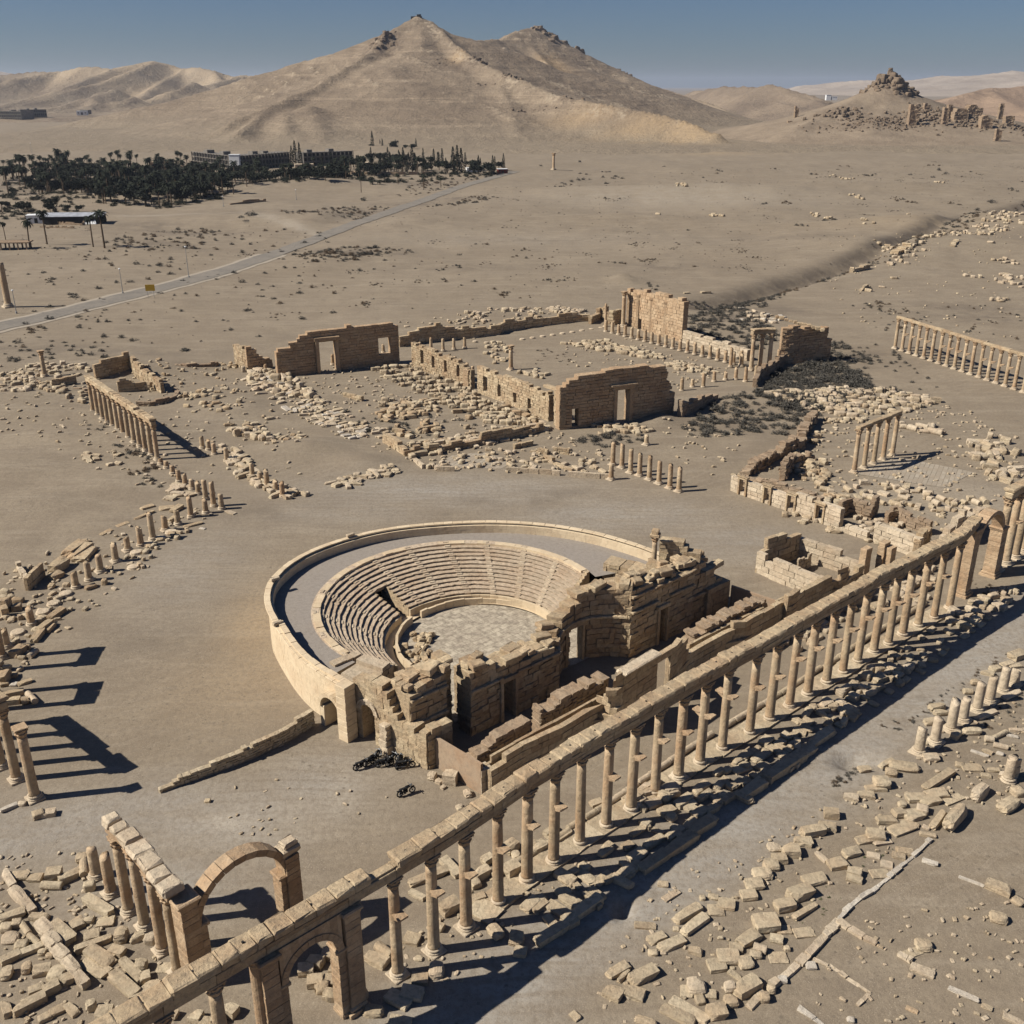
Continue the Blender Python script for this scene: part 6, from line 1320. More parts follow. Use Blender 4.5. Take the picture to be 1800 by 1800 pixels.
region('bc', 'fallen stone, {n} from left among the debris at the foot of the front columns', 'debris at the foot of the front columns')
zl(550, 1350, 3.273, [(560, 650, 770, 570, .9, .6), (750, 510, 840, 600, 1.0, .6), (740, 790, 830, 740, 1.2, 1.2), (910, 660, 960, 640, .8, .7), (930, 600, 1010, 560, 1.0, 1.), (980, 520, 1030, 490, .9, .8), (1110, 440, 1170, 400, 1.2, 1.2, 'boulder'), (1150, 490, 1190, 480, 1, .8, 'boulder'), (1240, 430, 1300, 420, .9, .7, 'boulder'), (1110, 570, 1180, 530, 1.3, 1.2), (1270, 460, 1340, 420, .9, .8, 'boulder'), (1340, 370, 1400, 330, .9, .7), (530, 960, 610, 980, 1.2, .5), (370, 1000, 450, 1060, .9, .8, 'drum'), (310, 1060, 420, 1110, 1.2, .7), (690, 890, 750, 910, .8, .6), (590, 1085, 630, 1090, .5, .3, 'boulder'),
  (670, 1140, 750, 1140, 1.4, .9, 'boulder', 'pale'), (570, 1200, 660, 1200, 1.3, .5), (430, 1290, 550, 1350, 1.3, .5), (510, 1270, 630, 1290, 1.3, .6), (300, 1380, 400, 1390, 1, .6, 'boulder'), (1130, 950, 1210, 960, 1.3, .9, 'boulder'), (1160, 1040, 1230, 1050, 1, .5), (1020, 890, 1080, 950, 1, .8, 'boulder'), (910, 745, 990, 725, .8, .4), (560, 700, 640, 740, .6, .5), (1300, 410, 1350, 440, .7, .6), (1400, 400, 1480, 350, .8, .6), (1600, 200, 1660, 180, .9, .5), (1490, 1400, 1530, 1440, .6, .3), (830, 230, 860, 220, .5, .4, 'boulder'), (440, 1440, 560, 1455, 1.0, .6), (10, 1240, 80, 1230, .9, .7), (60, 1280, 140, 1290, .9, .7), (60, 1190, 140, 1210, .9, .6)], 'bc')
region('kerb', 'long kerb block, {n} from left in the line at the shaded street edge', 'kerb blocks at the shaded street edge')
zl(0, 0, 1, [(944, 1652, 996, 1618, 1.0, .7), (995, 1612, 1054, 1573, 1.1, .8), (1079, 1543, 1110, 1521, 1.0, .6), (1128, 1522, 1172, 1494, 1.2, .8), (1169, 1496, 1222, 1460, 1.2, .9), (1216, 1457, 1252, 1434, 1.2, .9), (1306, 1391, 1343, 1368, 1.3, .9), (1350, 1361, 1412, 1319, 1.4, 1.0), (1412, 1322, 1432, 1311, 1.0, .6), (1425, 1302, 1460, 1280, 1.2, .8), (1175, 1470, 1200, 1452, .9, .6), (1140, 1482, 1165, 1466, .9, .6), (1110, 1505, 1130, 1490, .9, .6), (1060, 1545, 1078, 1535, .9, .6), (1205, 1450, 1222, 1437, .9, .6), (1240, 1425, 1262, 1412, .9, .6), (1270, 1405, 1290, 1392, .9, .6)], 'kerb')
# paving lumps and small stones between the column line and the street
region('strip', 'flat tumbled stone, {n} from left between the great colonnade and the street', 'tumbled stones along the colonnade')
for s in np.arange(12, 86, .95):
    for d in (-1.9, -3.0, -4.1, -5.2):
        if rnd.random() < .34 + (.25 if s > 55 else 0): continue
        q = c0 + U * (s + rnd.uniform(-.5, .5)) + V * (d + .6 + rnd.uniform(-.35, .35)); big = s < 50
        put(rnd.choice(['slab', 'block', 'block', 'boulder']), (q.x, q.y, 0), math.atan2(U.y, U.x) + rnd.choice([0, 0, 1.57, rnd.uniform(0, 3)]) + rnd.uniform(-.15, .15), rnd.uniform(.7, 2.1 if big else 1.3), rnd.uniform(.5, 1.1 if big else .8), rnd.uniform(.25, .6), 'rubble', 'strip')
region('pipe', 'pale pipe length, {n} from left in the line behind the great colonnade', 'stone pipe lengths behind the great colonnade')
s = 9.0
while s < 84:
    L_ = rnd.uniform(1.2, 2.0); q = c0 + U * s + V * (2.3 + .2 * math.sin(s * .2) + (.6 if 20 < s < 60 else .3))
    if rnd.random() > .08: put('drum', (q.x, q.y, 0), math.atan2(U.y, U.x) + rnd.uniform(-.04, .04), L_, .62, .6, 'pale' if 25 < s < 50 else 'rubble', 'pipe', tilt=.02, sink=.1)
    s += L_ + .03
region('behind', 'loose stone, {n} from left in the heaps behind the great colonnade', 'heaps behind the great colonnade')
def poly_scatter(poly, n, kinds, lr, wr, hr, mat, key, ang=None, flat=True, tilt=.08, angj=.2, clump=0):
    W_ = [at(*p) if flat else on(*p) for p in poly]; xs = [p.x for p in W_]; ys = [p.y for p in W_]; c_ = 0; tries = 0; seeds = [(rnd.uniform(min(xs), max(xs)), rnd.uniform(min(ys), max(ys))) for _ in range(clump)] if clump else None
    out = []
    while c_ < n and tries < n * 60:
        tries += 1
        if seeds and rnd.random() < .8: sx, sy = rnd.choice(seeds); x = rnd.gauss(sx, 2.2); y = rnd.gauss(sy, 3)
        else: x = rnd.uniform(min(xs), max(xs)); y = rnd.uniform(min(ys), max(ys))
        ins = False
        for i in range(len(W_)):
            a, b = W_[i], W_[i - 1]
            if (a.y > y) != (b.y > y) and x < (b.x - a.x) * (y - a.y) / (b.y - a.y + 1e-9) + a.x: ins = not ins
        if not ins: continue
        c_ += 1; out.append((x, y))
        if kinds: put(rnd.choice(kinds), (x, y, gh(x, y) if not flat or math.hypot(x, y) > 130 else 0), (rnd.uniform(0, 3.14) if ang is None else ang + rnd.choice([0, 0, 0, 1.57]) + rnd.gauss(0, angj)), rnd.uniform(*lr), rnd.uniform(*wr), rnd.uniform(*hr), rnd.choice(mat) if isinstance(mat, list) else mat, key, tilt=tilt)
    return out
aU = math.atan2(U.y, U.x)
for poly, n in [([(1100, 1400), (1170, 1375), (1190, 1395), (1120, 1430)], 22), ([(1350, 1120), (1420, 1085), (1500, 1040), (1560, 1060), (1480, 1100), (1400, 1150)], 70), ([(1560, 1040), (1640, 1000), (1660, 1030), (1600, 1070)], 30), ([(1650, 1090), (1720, 1050), (1790, 1030), (1770, 1060), (1700, 1110)], 40), ([(1440, 1240), (1560, 1160), (1600, 1180), (1480, 1260)], 40)]:
    poly_scatter(poly, n, ['block', 'boulder', 'slab', 'block'], (.6, 1.7), (.5, 1.1), (.35, .9), ['rubble', 'pale', 'pale'], 'behind', aU)
region('edge', 'small stone, {n} from left along the plaza edge at far left', 'stones along the plaza edge')
zl(0, 880, 3.273, [(380, 290, 480, 215, 2.0, 1.1), (400, 310, 510, 240, 1.8, 1.0), (450, 330, 520, 260, 2.2, .8), (300, 370, 370, 320, 1.8, 1.6), (290, 430, 350, 400, 1.4, .9), (280, 480, 310, 480, 1.0, .6), (585, 450, 610, 450, .8, 1.0), (490, 495, 550, 475, .9, .6), (285, 660, 360, 610, 1.1, .8), (225, 730, 290, 680, 1.1, .9), (270, 740, 310, 700, .6, .6), (190, 790, 240, 730, 1.0, .8), (70, 870, 130, 820, 1.3, 1.0), (165, 880, 210, 845, .8, .8, 'drum', 'pale'), (150, 830, 165, 830, .6, .6), (0, 1010, 35, 960, 1.2, 1.4), (40, 1000, 100, 990, .9, .5), (10, 1110, 130, 1080, .8, .8), (30, 1140, 110, 1130, 1.0, .8), (120, 1140, 160, 1130, .9, .8, 'drum'), (155, 1090, 200, 1140, .8, .8, 'drum', 'pale'), (0, 1050, 50, 1040, .7, .5), (60, 1050, 100, 1050, .8, .3, 'slab', 'marble'), (100, 1050, 180, 1025, .7, .4), (0, 560, 50, 560, 1.5, 2.2), (0, 610, 40, 600, 1.4, 1.8), (60, 600, 120, 590, 1.3, 1.0), (70, 560, 130, 560, 1.0, .7),
  (580, 190, 640, 165, .9, .3), (670, 145, 740, 120, 1.0, .3), (780, 100, 880, 55, .8, .4), (915, 40, 1000, 30, 1.4, .5), (990, 50, 1040, 20, 1.2, .7), (810, 40, 880, 20, 1.2, .4), (1060, 145, 1160, 120, .8, .4), (970, 110, 1010, 80, .8, .8), (755, 370, 790, 365, .8, .3, 'boulder', 'pale'), (840, 255, 870, 250, 1, .7, 'boulder'), (900, 215, 940, 210, 1, .5, 'boulder'), (965, 180, 1000, 180, .9, .5, 'boulder'), (1150, 155, 1180, 160, .6, .2, 'slab', 'marble'), (1300, 55, 1350, 70, .9, .3, 'slab', 'pale'), (1180, 1390 + 330, 1210, 1720, .5, .3)], 'edge', 'stone')
poly_scatter([(0, 1040), (40, 1050), (110, 1010), (150, 1030), (70, 1120), (10, 1180), (0, 1200)], 26, ['block', 'boulder'], (.5, 1.3), (.4, .9), (.3, .7), 'rubble', 'edge')
poly_scatter([(215, 985), (330, 920), (340, 930), (240, 1000)], 22, ['block', 'boulder'], (.4, 1.0), (.4, .8), (.3, .6), 'rubble', 'edge')
g1, g2 = at(30, 1010), at(50, 1036); rwall('wall_stub', 'pale thin wall edge beside the tumbled slabs at left', [(28, 998, 0, 1.0), (50, 1037, 0, 1.4)], .5, 'pale', bl=1.2, ch=.5); rwall('wall_stub', 'dark upright slab wall beside the tumbled slabs at left', [(52, 1039, 0, 1.9), (80, 1012, 0, 2.2)], .5, 'stone', bl=2.4, ch=1.1, rag=0)
# camp rubble
region('camp', 'squared block, {n} from left in the rows inside the camp forecourt', 'block rows in the camp forecourt'); region('pave', 'tumbled pale slab, {n} from left of the collapsed paving at the camp edge', 'collapsed paving slabs'); region('court', 'fallen block, {n} from left in the rows inside the courtyard', 'blocks in the courtyard')
region('scrubb', 'block, {n} from left in the rows between scrub and five columns', 'block rows beside the scrub'); region('drums', 'pale drum or block, {n} from left on the court of five columns', 'drums on the paved court'); region('rooms', 'loose stone, {n} from left around the roofless rooms at left', 'stones around the left rooms'); region('white', 'whitish stone, {n} from left behind the far courtyard wall', 'whitish stones behind the courtyard'); region('far', 'stone, {n} from left in the thin scatter on the open ground', 'stones on the open ground')
BK = ['block', 'block', 'block', 'slab', 'boulder']
for i in range(15):     # stored in loose rows
    a = (650 + i * 14, 652 + i * 6.5); b = (745 + i * 13.5, 641 + i * 7.6)
    p, q = at(*a), at(*b)
    n = 15 if i < 12 else 12
    for j in range(n):
        if rnd.random() < .36: continue
        v = p.lerp(q, (j + rnd.uniform(.1, .9)) / n); put('block', (v.x, v.y, 0), aU + .9 + rnd.gauss(0, .15) + rnd.choice([0, 1.57]), rnd.uniform(.9, 2.3), rnd.uniform(.7, 1.2), rnd.uniform(.6, 1.1), 'rubble', 'camp')
poly_scatter([(680, 700), (840, 700), (965, 740), (900, 765), (730, 790), (690, 770), (660, 720)], 120, BK, (.8, 2.2), (.7, 1.3), (.5, 1.2), ['rubble', 'stone'], 'camp', clump=14)
poly_scatter([(425, 660), (500, 655), (530, 690), (590, 720), (655, 762), (620, 775), (520, 730), (445, 690)], 150, ['slab', 'slab', 'block'], (.9, 2.4), (.7, 1.3), (.25, .5), ['pale', 'pale', 'marble', 'rubble'], 'pave', .5, tilt=.18)
poly_scatter([(425, 650), (500, 655), (560, 700), (540, 715), (450, 690)], 60, ['block', 'boulder', 'block'], (.9, 2.4), (.7, 1.6), (.6, 1.5), ['rubble', 'pale'], 'pave', tilt=.4)
poly_scatter([(500, 720), (520, 722), (640, 768), (690, 775), (690, 762), (560, 700)], 50, ['slab', 'block'], (.8, 1.8), (.7, 1.2), (.3, .6), ['pale', 'rubble'], 'pave', .5, tilt=.15)
poly_scatter([(700, 785), (850, 765), (960, 745), (965, 758), (850, 785), (720, 808)], 90, BK, (.9, 2.6), (.6, 1.2), (.4, 1.0), ['rubble', 'pale'], 'camp', .35)
poly_scatter([(740, 822), (860, 790), (1060, 800), (1070, 835), (900, 825), (770, 826)], 60, BK, (.6, 1.6), (.5, 1.0), (.3, .8), ['rubble', 'pale'], 'camp')
poly_scatter([(1030, 745), (1140, 750), (1150, 765), (1050, 765)], 36, BK, (.8, 1.9), (.7, 1.2), (.5, .9), 'rubble', 'camp', .2)
poly_scatter([(985, 604), (1060, 598), (1165, 625), (1160, 634), (1060, 618)], 110, BK, (.8, 2.0), (.7, 1.2), (.4, .9), 'rubble', 'court', -.4)
poly_scatter([(1168, 640), (1200, 636), (1262, 652), (1240, 660), (1180, 650)], 50, BK, (.8, 2.0), (.7, 1.2), (.4, .9), 'rubble', 'court', -.4)
poly_scatter([(905, 655), (940, 652), (965, 660), (950, 668)], 16, BK, (.8, 2.0), (.7, 1.2), (.5, .9), 'rubble', 'court')
poly_scatter([(840, 608), (880, 600), (905, 630), (870, 640)], 22, BK, (.8, 1.8), (.7, 1.2), (.4, .9), 'rubble', 'court')
poly_scatter([(700, 575), (790, 570), (830, 552), (1000, 542), (1045, 556), (900, 572), (800, 588), (710, 592)], 150, BK, (.7, 2.0), (.6, 1.3), (.3, .9), ['pale', 'pale', 'rubble'], 'white', clump=14)
poly_scatter([(1340, 700), (1420, 688), (1560, 684), (1650, 705), (1600, 722), (1500, 735), (1420, 722)], 210, BK, (.9, 2.3), (.7, 1.4), (.5, 1.2), ['rubble', 'pale'], 'scrubb', -.2)
poly_scatter([(1395, 800), (1440, 760), (1480, 800), (1440, 860), (1400, 850)], 50, ['boulder', 'block', 'drum'], (.7, 1.8), (.6, 1.2), (.5, 1.0), ['rubble', 'stone'], 'drums', clump=6)
poly_scatter([(1420, 860), (1500, 848), (1600, 858), (1760, 885), (1740, 905), (1640, 905), (1520, 890)], 60, ['drum', 'drum', 'block', 'slab'], (.8, 1.9), (.6, 1.0), (.4, .9), ['pale', 'rubble'], 'drums')
poly_scatter([(1380, 880), (1460, 870), (1540, 905), (1520, 915), (1440, 895)], 70, ['boulder', 'block'], (.6, 1.3), (.5, 1.0), (.4, .9), ['rubble', 'stone'], 'drums')
poly_scatter([(1690, 765), (1800, 775), (1800, 860), (1750, 850), (1700, 800)], 46, ['drum', 'block', 'boulder', 'slab'], (.9, 2.6), (.7, 1.3), (.5, 1.3), ['pale', 'rubble'], 'drums', clump=7)
poly_scatter([(1580, 745), (1660, 755), (1660, 765), (1590, 757)], 16, ['drum', 'block'], (1, 2.6), (.7, 1.2), (.5, .9), ['pale'], 'drums')
poly_scatter([(1450, 738), (1520, 736), (1520, 742), (1450, 744)], 22, ['boulder'], (.8, 1.3), (.7, 1.1), (.4, .7), ['rubble'], 'scrubb')
poly_scatter([(1360, 905), (1560, 965), (1640, 960), (1600, 930), (1480, 895)], 50, BK, (.6, 1.5), (.5, 1.0), (.3, .8), ['pale', 'rubble'], 'drums')
poly_scatter([(0, 660), (70, 640), (150, 640), (160, 665), (75, 668), (60, 700), (0, 700)], 80, BK, (.7, 2.2), (.6, 1.4), (.4, 1.0), ['rubble', 'pale'], 'rooms')
poly_scatter([(60, 672), (150, 690), (150, 720), (100, 705), (50, 690)], 30, BK, (.7, 1.8), (.6, 1.2), (.4, .9), ['rubble', 'stone'], 'rooms')
poly_scatter([(230, 640), (420, 640), (420, 720), (300, 730), (310, 690)], 60, ['boulder', 'block'], (.5, 1.5), (.5, 1.1), (.3, .8), ['rubble', 'stone'], 'rooms', clump=9)
poly_scatter([(385, 780), (410, 790), (480, 850), (545, 872), (520, 885), (470, 870), (400, 825)], 60, BK, (.9, 2.4), (.6, 1.1), (.35, .8), ['rubble', 'pale'], 'rooms', -.7)
poly_scatter([(405, 755), (470, 765), (480, 778), (420, 772)], 26, BK, (.8, 1.6), (.6, 1.1), (.8, 1.6), ['rubble', 'pale'], 'rooms')
poly_scatter([(575, 850), (690, 822), (700, 832), (600, 862)], 34, BK, (.9, 2.2), (.6, 1.1), (.3, .7), ['rubble', 'pale'], 'rooms')
poly_scatter([(330, 700), (520, 730), (540, 770), (480, 800), (380, 745)], 40, ['boulder', 'block'], (.5, 1.8), (.5, 1.1), (.3, .8), ['rubble', 'stone'], 'rooms', clump=8)
poly_scatter([(145, 795), (210, 800), (215, 822), (150, 815)], 10, ['slab', 'block'], (1.0, 2.2), (.8, 1.4), (.3, .5), ['rubble'], 'rooms')
poly_scatter([(270, 845), (340, 850), (350, 880), (290, 880)], 14, ['slab', 'block'], (1.0, 3.0), (.8, 1.4), (.3, .6), ['rubble', 'pale'], 'rooms')
poly_scatter([(1440, 440), (1800, 400), (1800, 550), (1500, 520)], 60, ['boulder', 'block'], (.8, 2.6), (.7, 1.6), (.5, 1.2), ['rubble', 'pale'], 'far', flat=False, clump=10)
poly_scatter([(1560, 470), (1660, 440), (1800, 392), (1800, 380), (1650, 415), (1570, 450)], 150, ['boulder', 'block'], (.8, 2.6), (.7, 1.6), (.5, 1.4), ['rubble', 'pale'], 'far', flat=False)
poly_scatter([(1100, 330), (1500, 300), (1700, 330), (1500, 420), (1150, 380)], 60, ['boulder'], (1, 3), (1, 2), (.6, 1.4), ['rubble'], 'far', flat=False, clump=14)
poly_scatter([(1300, 540), (1380, 560), (1370, 572), (1300, 565)], 36, ['block', 'slab'], (.9, 2.4), (.7, 1.3), (.4, .8), ['pale', 'marble'], 'white')
for poly, n in [([(0, 1500), (150, 1500), (340, 1720), (250, 1800), (0, 1800)], 120), ([(1050, 1700), (1150, 1560), (1400, 1440), (1620, 1340), (1560, 1500), (1400, 1650), (1250, 1800), (1060, 1800)], 110), ([(1400, 1800), (1500, 1620), (1800, 1560), (1800, 1800)], 60), ([(640, 1700), (900, 1500), (1060, 1500), (800, 1750)], 60), ([(400, 1350), (700, 1400), (500, 1500), (350, 1440)], 16), ([(1600, 1300), (1800, 1200), (1800, 1400), (1640, 1450)], 70)]:
    poly_scatter(poly, int(n * 1.6), ['boulder', 'block'], (.12, .5), (.1, .35), (.06, .22), ['rubble', 'pale'], 'small')
for poly, n in [([(425, 650), (720, 640), (970, 740), (960, 760), (720, 815), (560, 760)], 420), ([(700, 780), (960, 750), (1075, 800), (1075, 840), (770, 826)], 200), ([(1280, 850), (1440, 740), (1640, 690), (1800, 770), (1800, 860), (1620, 960), (1400, 900)], 420), ([(985, 600), (1100, 595), (1290, 650), (1180, 690), (1000, 640)], 140), ([(0, 640), (160, 640), (420, 640), (540, 760), (540, 880), (400, 830), (250, 860), (0, 760)], 380), ([(700, 570), (1050, 540), (1060, 560), (800, 600)], 90), ([(1330, 700), (1560, 680), (1640, 705), (1500, 740)], 160), ([(0, 1000), (300, 900), (390, 890), (260, 1000), (100, 1120), (0, 1240)], 130), ([(1160, 740), (1300, 760), (1300, 840), (1180, 830)], 40), ([(1440, 430), (1800, 390), (1800, 640), (1480, 560)], 200)]:
    poly_scatter(poly, n, ['boulder', 'block', 'slab'], (.25, .9), (.2, .6), (.12, .45), ['rubble', 'pale', 'rubble'], 'small')
# ---- turn the list into objects: the 300 largest of each kind one by one, the rest as one mass
def merge(name, items, mat, tonef=None):
    """items: (verts array, faces list, 4x4-ish: pos, rot, scale)"""
    V_ = []; Fv = []; Fn = []; T_ = []; off = 0
    for (v, f), pos, rot, scl in items:
        Rm = np.array(Matrix.LocRotScale(Vector(pos), __import__('mathutils').Euler(rot), Vector(scl))); w_ = v @ Rm[:3, :3].T + Rm[:3, 3]
        V_.append(w_); key = id(f)
        if key not in FC: FC[key] = (np.concatenate([np.array(q) for q in f]), np.array([len(q) for q in f]))
        a, n_ = FC[key]; Fv.append(a + off); Fn.append(n_); off += len(v); T_.append(np.full(len(v), rnd.random()))
    V_ = np.concatenate(V_).astype(np.float32); Fv = np.concatenate(Fv).astype(np.int32); Fn = np.concatenate(Fn).astype(np.int32)
    me = bpy.data.meshes.new(name); me.vertices.add(len(V_)); me.vertices.foreach_set('co', V_.ravel()); me.loops.add(len(Fv)); me.loops.foreach_set('vertex_index', Fv)
    me.polygons.add(len(Fn)); me.polygons.foreach_set('loop_start', np.concatenate([[0], np.cumsum(Fn)[:-1]]).astype(np.int32)); me.update(); me.validate()
    a = me.attributes.new('tone', 'FLOAT', 'POINT'); a.data.foreach_set('value', np.concatenate(T_).astype(np.float32)); me.materials.append(M[mat])
    return link(name, me)
FC = {}
CATN = {'block': ('fallen_block', 'stone block'), 'slab': ('stone_slab', 'stone slab'), 'boulder': ('boulder', 'boulder'), 'drum': ('column_drum', 'column drum')}
WORD = {'block': 'block', 'slab': 'slab', 'boulder': 'rounded stone', 'drum': 'drum'}
def vis(p):
    x, y = scr(p); return -40 < x < 1840 and -40 < y < 1840
REGT2 = {'sr': 'in the scatter right of the street', 'bl': 'in the lower left rubble', 'bc': 'at the foot of the front columns', 'kerb': 'in the line at the street edge', 'strip': 'between great colonnade and street', 'pipe': 'in the line behind the great colonnade', 'behind': 'in the heaps behind the colonnade', 'edge': 'along the left plaza edge', 'camp': 'in the camp forecourt',
  'pave': 'of the collapsed camp paving', 'court': 'inside the ruined courtyard', 'scrubb': 'beside the scrub patch', 'drums': 'on the court of five columns', 'rooms': 'around the roofless rooms', 'white': 'behind the courtyard wall', 'far': 'on the far open ground'}
MW_ = {'rubble': 'tan', 'pale': 'pale', 'marble': 'whitish', 'stone': 'brown', 'orange': 'orange'}
rest = {}
for kind in SHAPES:
    L_ = sorted([s for s in STONES if s[1] == kind and s[7] != 'small' and vis(s[4])], key=lambda s: -s[0]); one = L_[:300]; oth = L_[300:] + ([s for s in STONES if s[1] == kind and s[7] == 'small'])
    for s in one:
        o = link(CATN[kind][0], shape_mesh(kind, s[2], s[3])); o.location = s[4]; o.rotation_euler = s[5]; o.scale = s[6]
        tag(o, 'x', CATN[kind][1], f'{WORD[kind]}s {REGT2[s[7]]}'); reg(('stone', kind, s[3], s[7]), f'{MW_[s[3]]} {WORD[kind]}, {{n}} of its kind from left {REGT2[s[7]]}', o)
    for s in oth: rest.setdefault(s[3], []).append((SHAPES[kind][s[2]], s[4], s[5], s[6]))
for mt_, it in rest.items():
    o = merge('rubble', it, mt_); tag(o, {'rubble': 'tan', 'pale': 'pale', 'marble': 'whitish', 'stone': 'brown'}.get(mt_, mt_) + ' small rubble and pebbles strewn through the ruins', 'rubble', kind='stuff')
# thin kerb lines of buried walls, lower right
def kline(label, pts, mat, w_=.35, h=.22, z=0):
    rwall('buried_wall', label, [(a, b, 0, h) for a, b in pts], w_, mat, ch=h + .1, bl=1.0, j=.06, rag=.15, offs=.06, z0=-.1)
kline('long whitish buried wall top bounding the bare plot at lower right', [(1645, 1464), (1606, 1500), (1560, 1540), (1519, 1574), (1508, 1578), (1470, 1614)], 'marble')
kline('rough end of the buried wall line, lower right', [(1468, 1616), (1440, 1648), (1420, 1668), (1385, 1705), (1345, 1735), (1310, 1770)], 'pale', .6, .35)
kline('double row of pale stones crossing the bare plot at lower right', [(1470, 1622), (1500, 1645), (1530, 1660), (1565, 1675), (1600, 1695)], 'pale', .5, .3)
kline('thin crooked line of buried stones near the bottom right', [(1428, 1688), (1466, 1705), (1495, 1728), (1524, 1745), (1503, 1766)], 'pale', .3, .15)
kline('straight pale line at the bottom right corner', [(1400, 1775), (1420, 1788), (1445, 1806)], 'marble', .4, .15)
rwall('wall_stub', 'pale upright slab stub with a fallen lintel, right edge', [(1753, 1369, 0, 1.2), (1770, 1375, 0, 1.6), (1787, 1370, 0, 2.6), (1790, 1368, 0, 2.6)], .8, 'pale', ch=.8, bl=1.3)
# ------------------------------------------------------------ shrubs
def bush_arr(seed, n=190, flat=.6):
    R = np.random.RandomState(seed); vs = []; fs = []; cl = [(R.uniform(-.3, .3), R.uniform(-.3, .3), R.uniform(.5, 1)) for _ in range(5)]
    for i in range(n):
        cx, cy, ch = cl[R.randint(5)]; a = R.uniform(0, 2 * math.pi); e = R.uniform(0, 1.5); L = R.uniform(.08, .27); c = np.array([cx + math.cos(a) * math.cos(e) * L, cy + math.sin(a) * math.cos(e) * L, max(.02, ch * .8 * math.sin(e) * L / .27)])
        d = R.normal(size=3); d[2] = abs(d[2]) + .4; d /= np.linalg.norm(d); s = np.cross(d, R.normal(size=3)); s = s / np.linalg.norm(s) * R.uniform(.02, .045); t = c + d * R.uniform(.05, .12); k = len(vs); vs += [c - s, c + s, t + s * .5, t - s * .5]; fs.append([k, k + 1, k + 2, k + 3])
    return np.array(vs, dtype=np.float32), fs
BU = [bush_arr(i) for i in range(5)]
SHAPES['bush'] = BU
BL = []
def bush(x, y, s, mat='bush', key='plain', h=None, z=None):
    z = gh(x, y) if z is None and math.hypot(x, y) > 130 else (z or 0); d = math.hypot(x, y, CAMH)
    BL.append((s / d, rnd.randrange(5), mat, (x, y, z - .03), (0, 0, rnd.uniform(0, 6.28)), (s * rnd.uniform(.8, 1.4), s, (h or s * rnd.uniform(.35, .6))), key))
def bpoly(poly, n, sr, mats, key, flat=False, clump=0):
    for x, y in poly_scatter(poly, n, None, None, None, None, None, key, flat=flat, clump=clump): bush(x, y, rnd.uniform(*sr), rnd.choice(mats), key)
KT = {'ug': 'under the palm grove', 'rd': 'beside the road bend', 'left': 'on the plain by the road', 'mid': 'on the plain behind the camp', 'rightp': 'on the plain below the mound', 'camp': 'among the camp ruins', 'scr': 'in the dark scrub patch', 'st': 'beside the street', 'far': 'at the mountain foot', 'l2': 'near the left ruins'}
bpoly([(0, 470), (120, 430), (380, 400), (560, 400), (600, 430), (420, 480), (200, 560), (0, 590)], 110, (1.0, 3.6), ['bush', 'bush', 'bushbrown'], 'left')
for q_ in ([(0, 400), (560, 380), (760, 345), (1200, 300), (1800, 280), (1800, 420), (1300, 480), (1050, 540), (640, 560), (0, 640)],):
    bpoly(q_, 1500, (.35, 1.1), ['bush', 'bushbrown', 'bush'], 'mid', clump=0); bpoly(q_, 900, (.4, 1.4), ['bush', 'bushbrown'], 'mid', clump=120)
bpoly([(0, 590), (200, 530), (480, 470), (640, 430), (760, 440), (640, 540), (400, 620), (0, 640)], 90, (.9, 3.0), ['bush', 'bushbrown', 'bush'], 'left')
bpoly([(640, 400), (900, 330), (1300, 420), (1250, 500), (900, 540), (700, 560)], 110, (.9, 2.4), ['bush', 'bushbrown'], 'mid', clump=26)
bpoly([(900, 310), (1250, 290), (1800, 290), (1800, 360), (1560, 420), (1250, 420)], 150, (1.2, 3.6), ['bush', 'bushbrown', 'bush'], 'rightp', clump=40)
for x, y, s in [(987, 322, 5), (1003, 320, 7), (1015, 317, 8), (1026, 316, 8), (1037, 316, 5), (1060, 312, 7), (1083, 311, 9), (1093, 314, 6), (1650, 300, 8), (1600, 308, 7), (1640, 312, 8), (1662, 306, 9), (1740, 355, 10), (1645, 388, 11), (1665, 395, 8), (1720, 370, 7), (420, 383, 8), (440, 378, 9), (450, 377, 7), (1020, 285, 9), (950, 292, 8), (640, 352, 8), (122, 518, 5), (132, 519, 4), (205, 497, 4), (228, 496, 5), (260, 468, 4), (88, 540, 4), (60, 548, 3.5), (410, 430, 5), (425, 421, 5), (430, 547, 4), (437, 546, 4), (318, 547, 3), (345, 566, 3), (140, 572, 2.8), (172, 566, 3), (186, 566, 3.5), (195, 566, 3)]:
    g = on(x, y); bush(g.x, g.y, s * .62, 'bush', 'left' if x < 600 else ('far' if y < 300 else 'rightp'), z=g.z)
# the dark scrub beside the near gate wall and beyond the fort wall
for poly, n, sr in [([(1190, 745), (1240, 710), (1300, 690), (1420, 700), (1440, 730), (1400, 762), (1300, 765), (1210, 770)], 170, (1.5, 3.2)), ([(1330, 690), (1360, 655), (1420, 640), (1500, 650), (1535, 680), (1470, 720), (1380, 720)], 450, (1.6, 3.4)), ([(1205, 560), (1290, 535), (1330, 560), (1380, 590), (1350, 620), (1290, 610), (1215, 590)], 260, (1.6, 3.2)), ([(1200, 530), (1330, 512), (1390, 515), (1330, 545)], 110, (1.4, 3.0)), ([(1380, 600), (1480, 600), (1540, 640), (1500, 660), (1440, 640)], 110, (1.4, 2.8)), ([(1560, 610), (1500, 600), (1480, 700), (1560, 700), (1660, 680), (1600, 640)], 60, (.9, 2.0))]:
    bpoly(poly, n, sr, ['bush'], 'scr')
bpoly([(1320, 520), (1480, 472), (1560, 445), (1640, 405), (1800, 355), (1800, 368), (1640, 420), (1560, 462), (1480, 485), (1340, 530)], 280, (1.4, 3.0), ['bush', 'bushbrown'], 'scr')
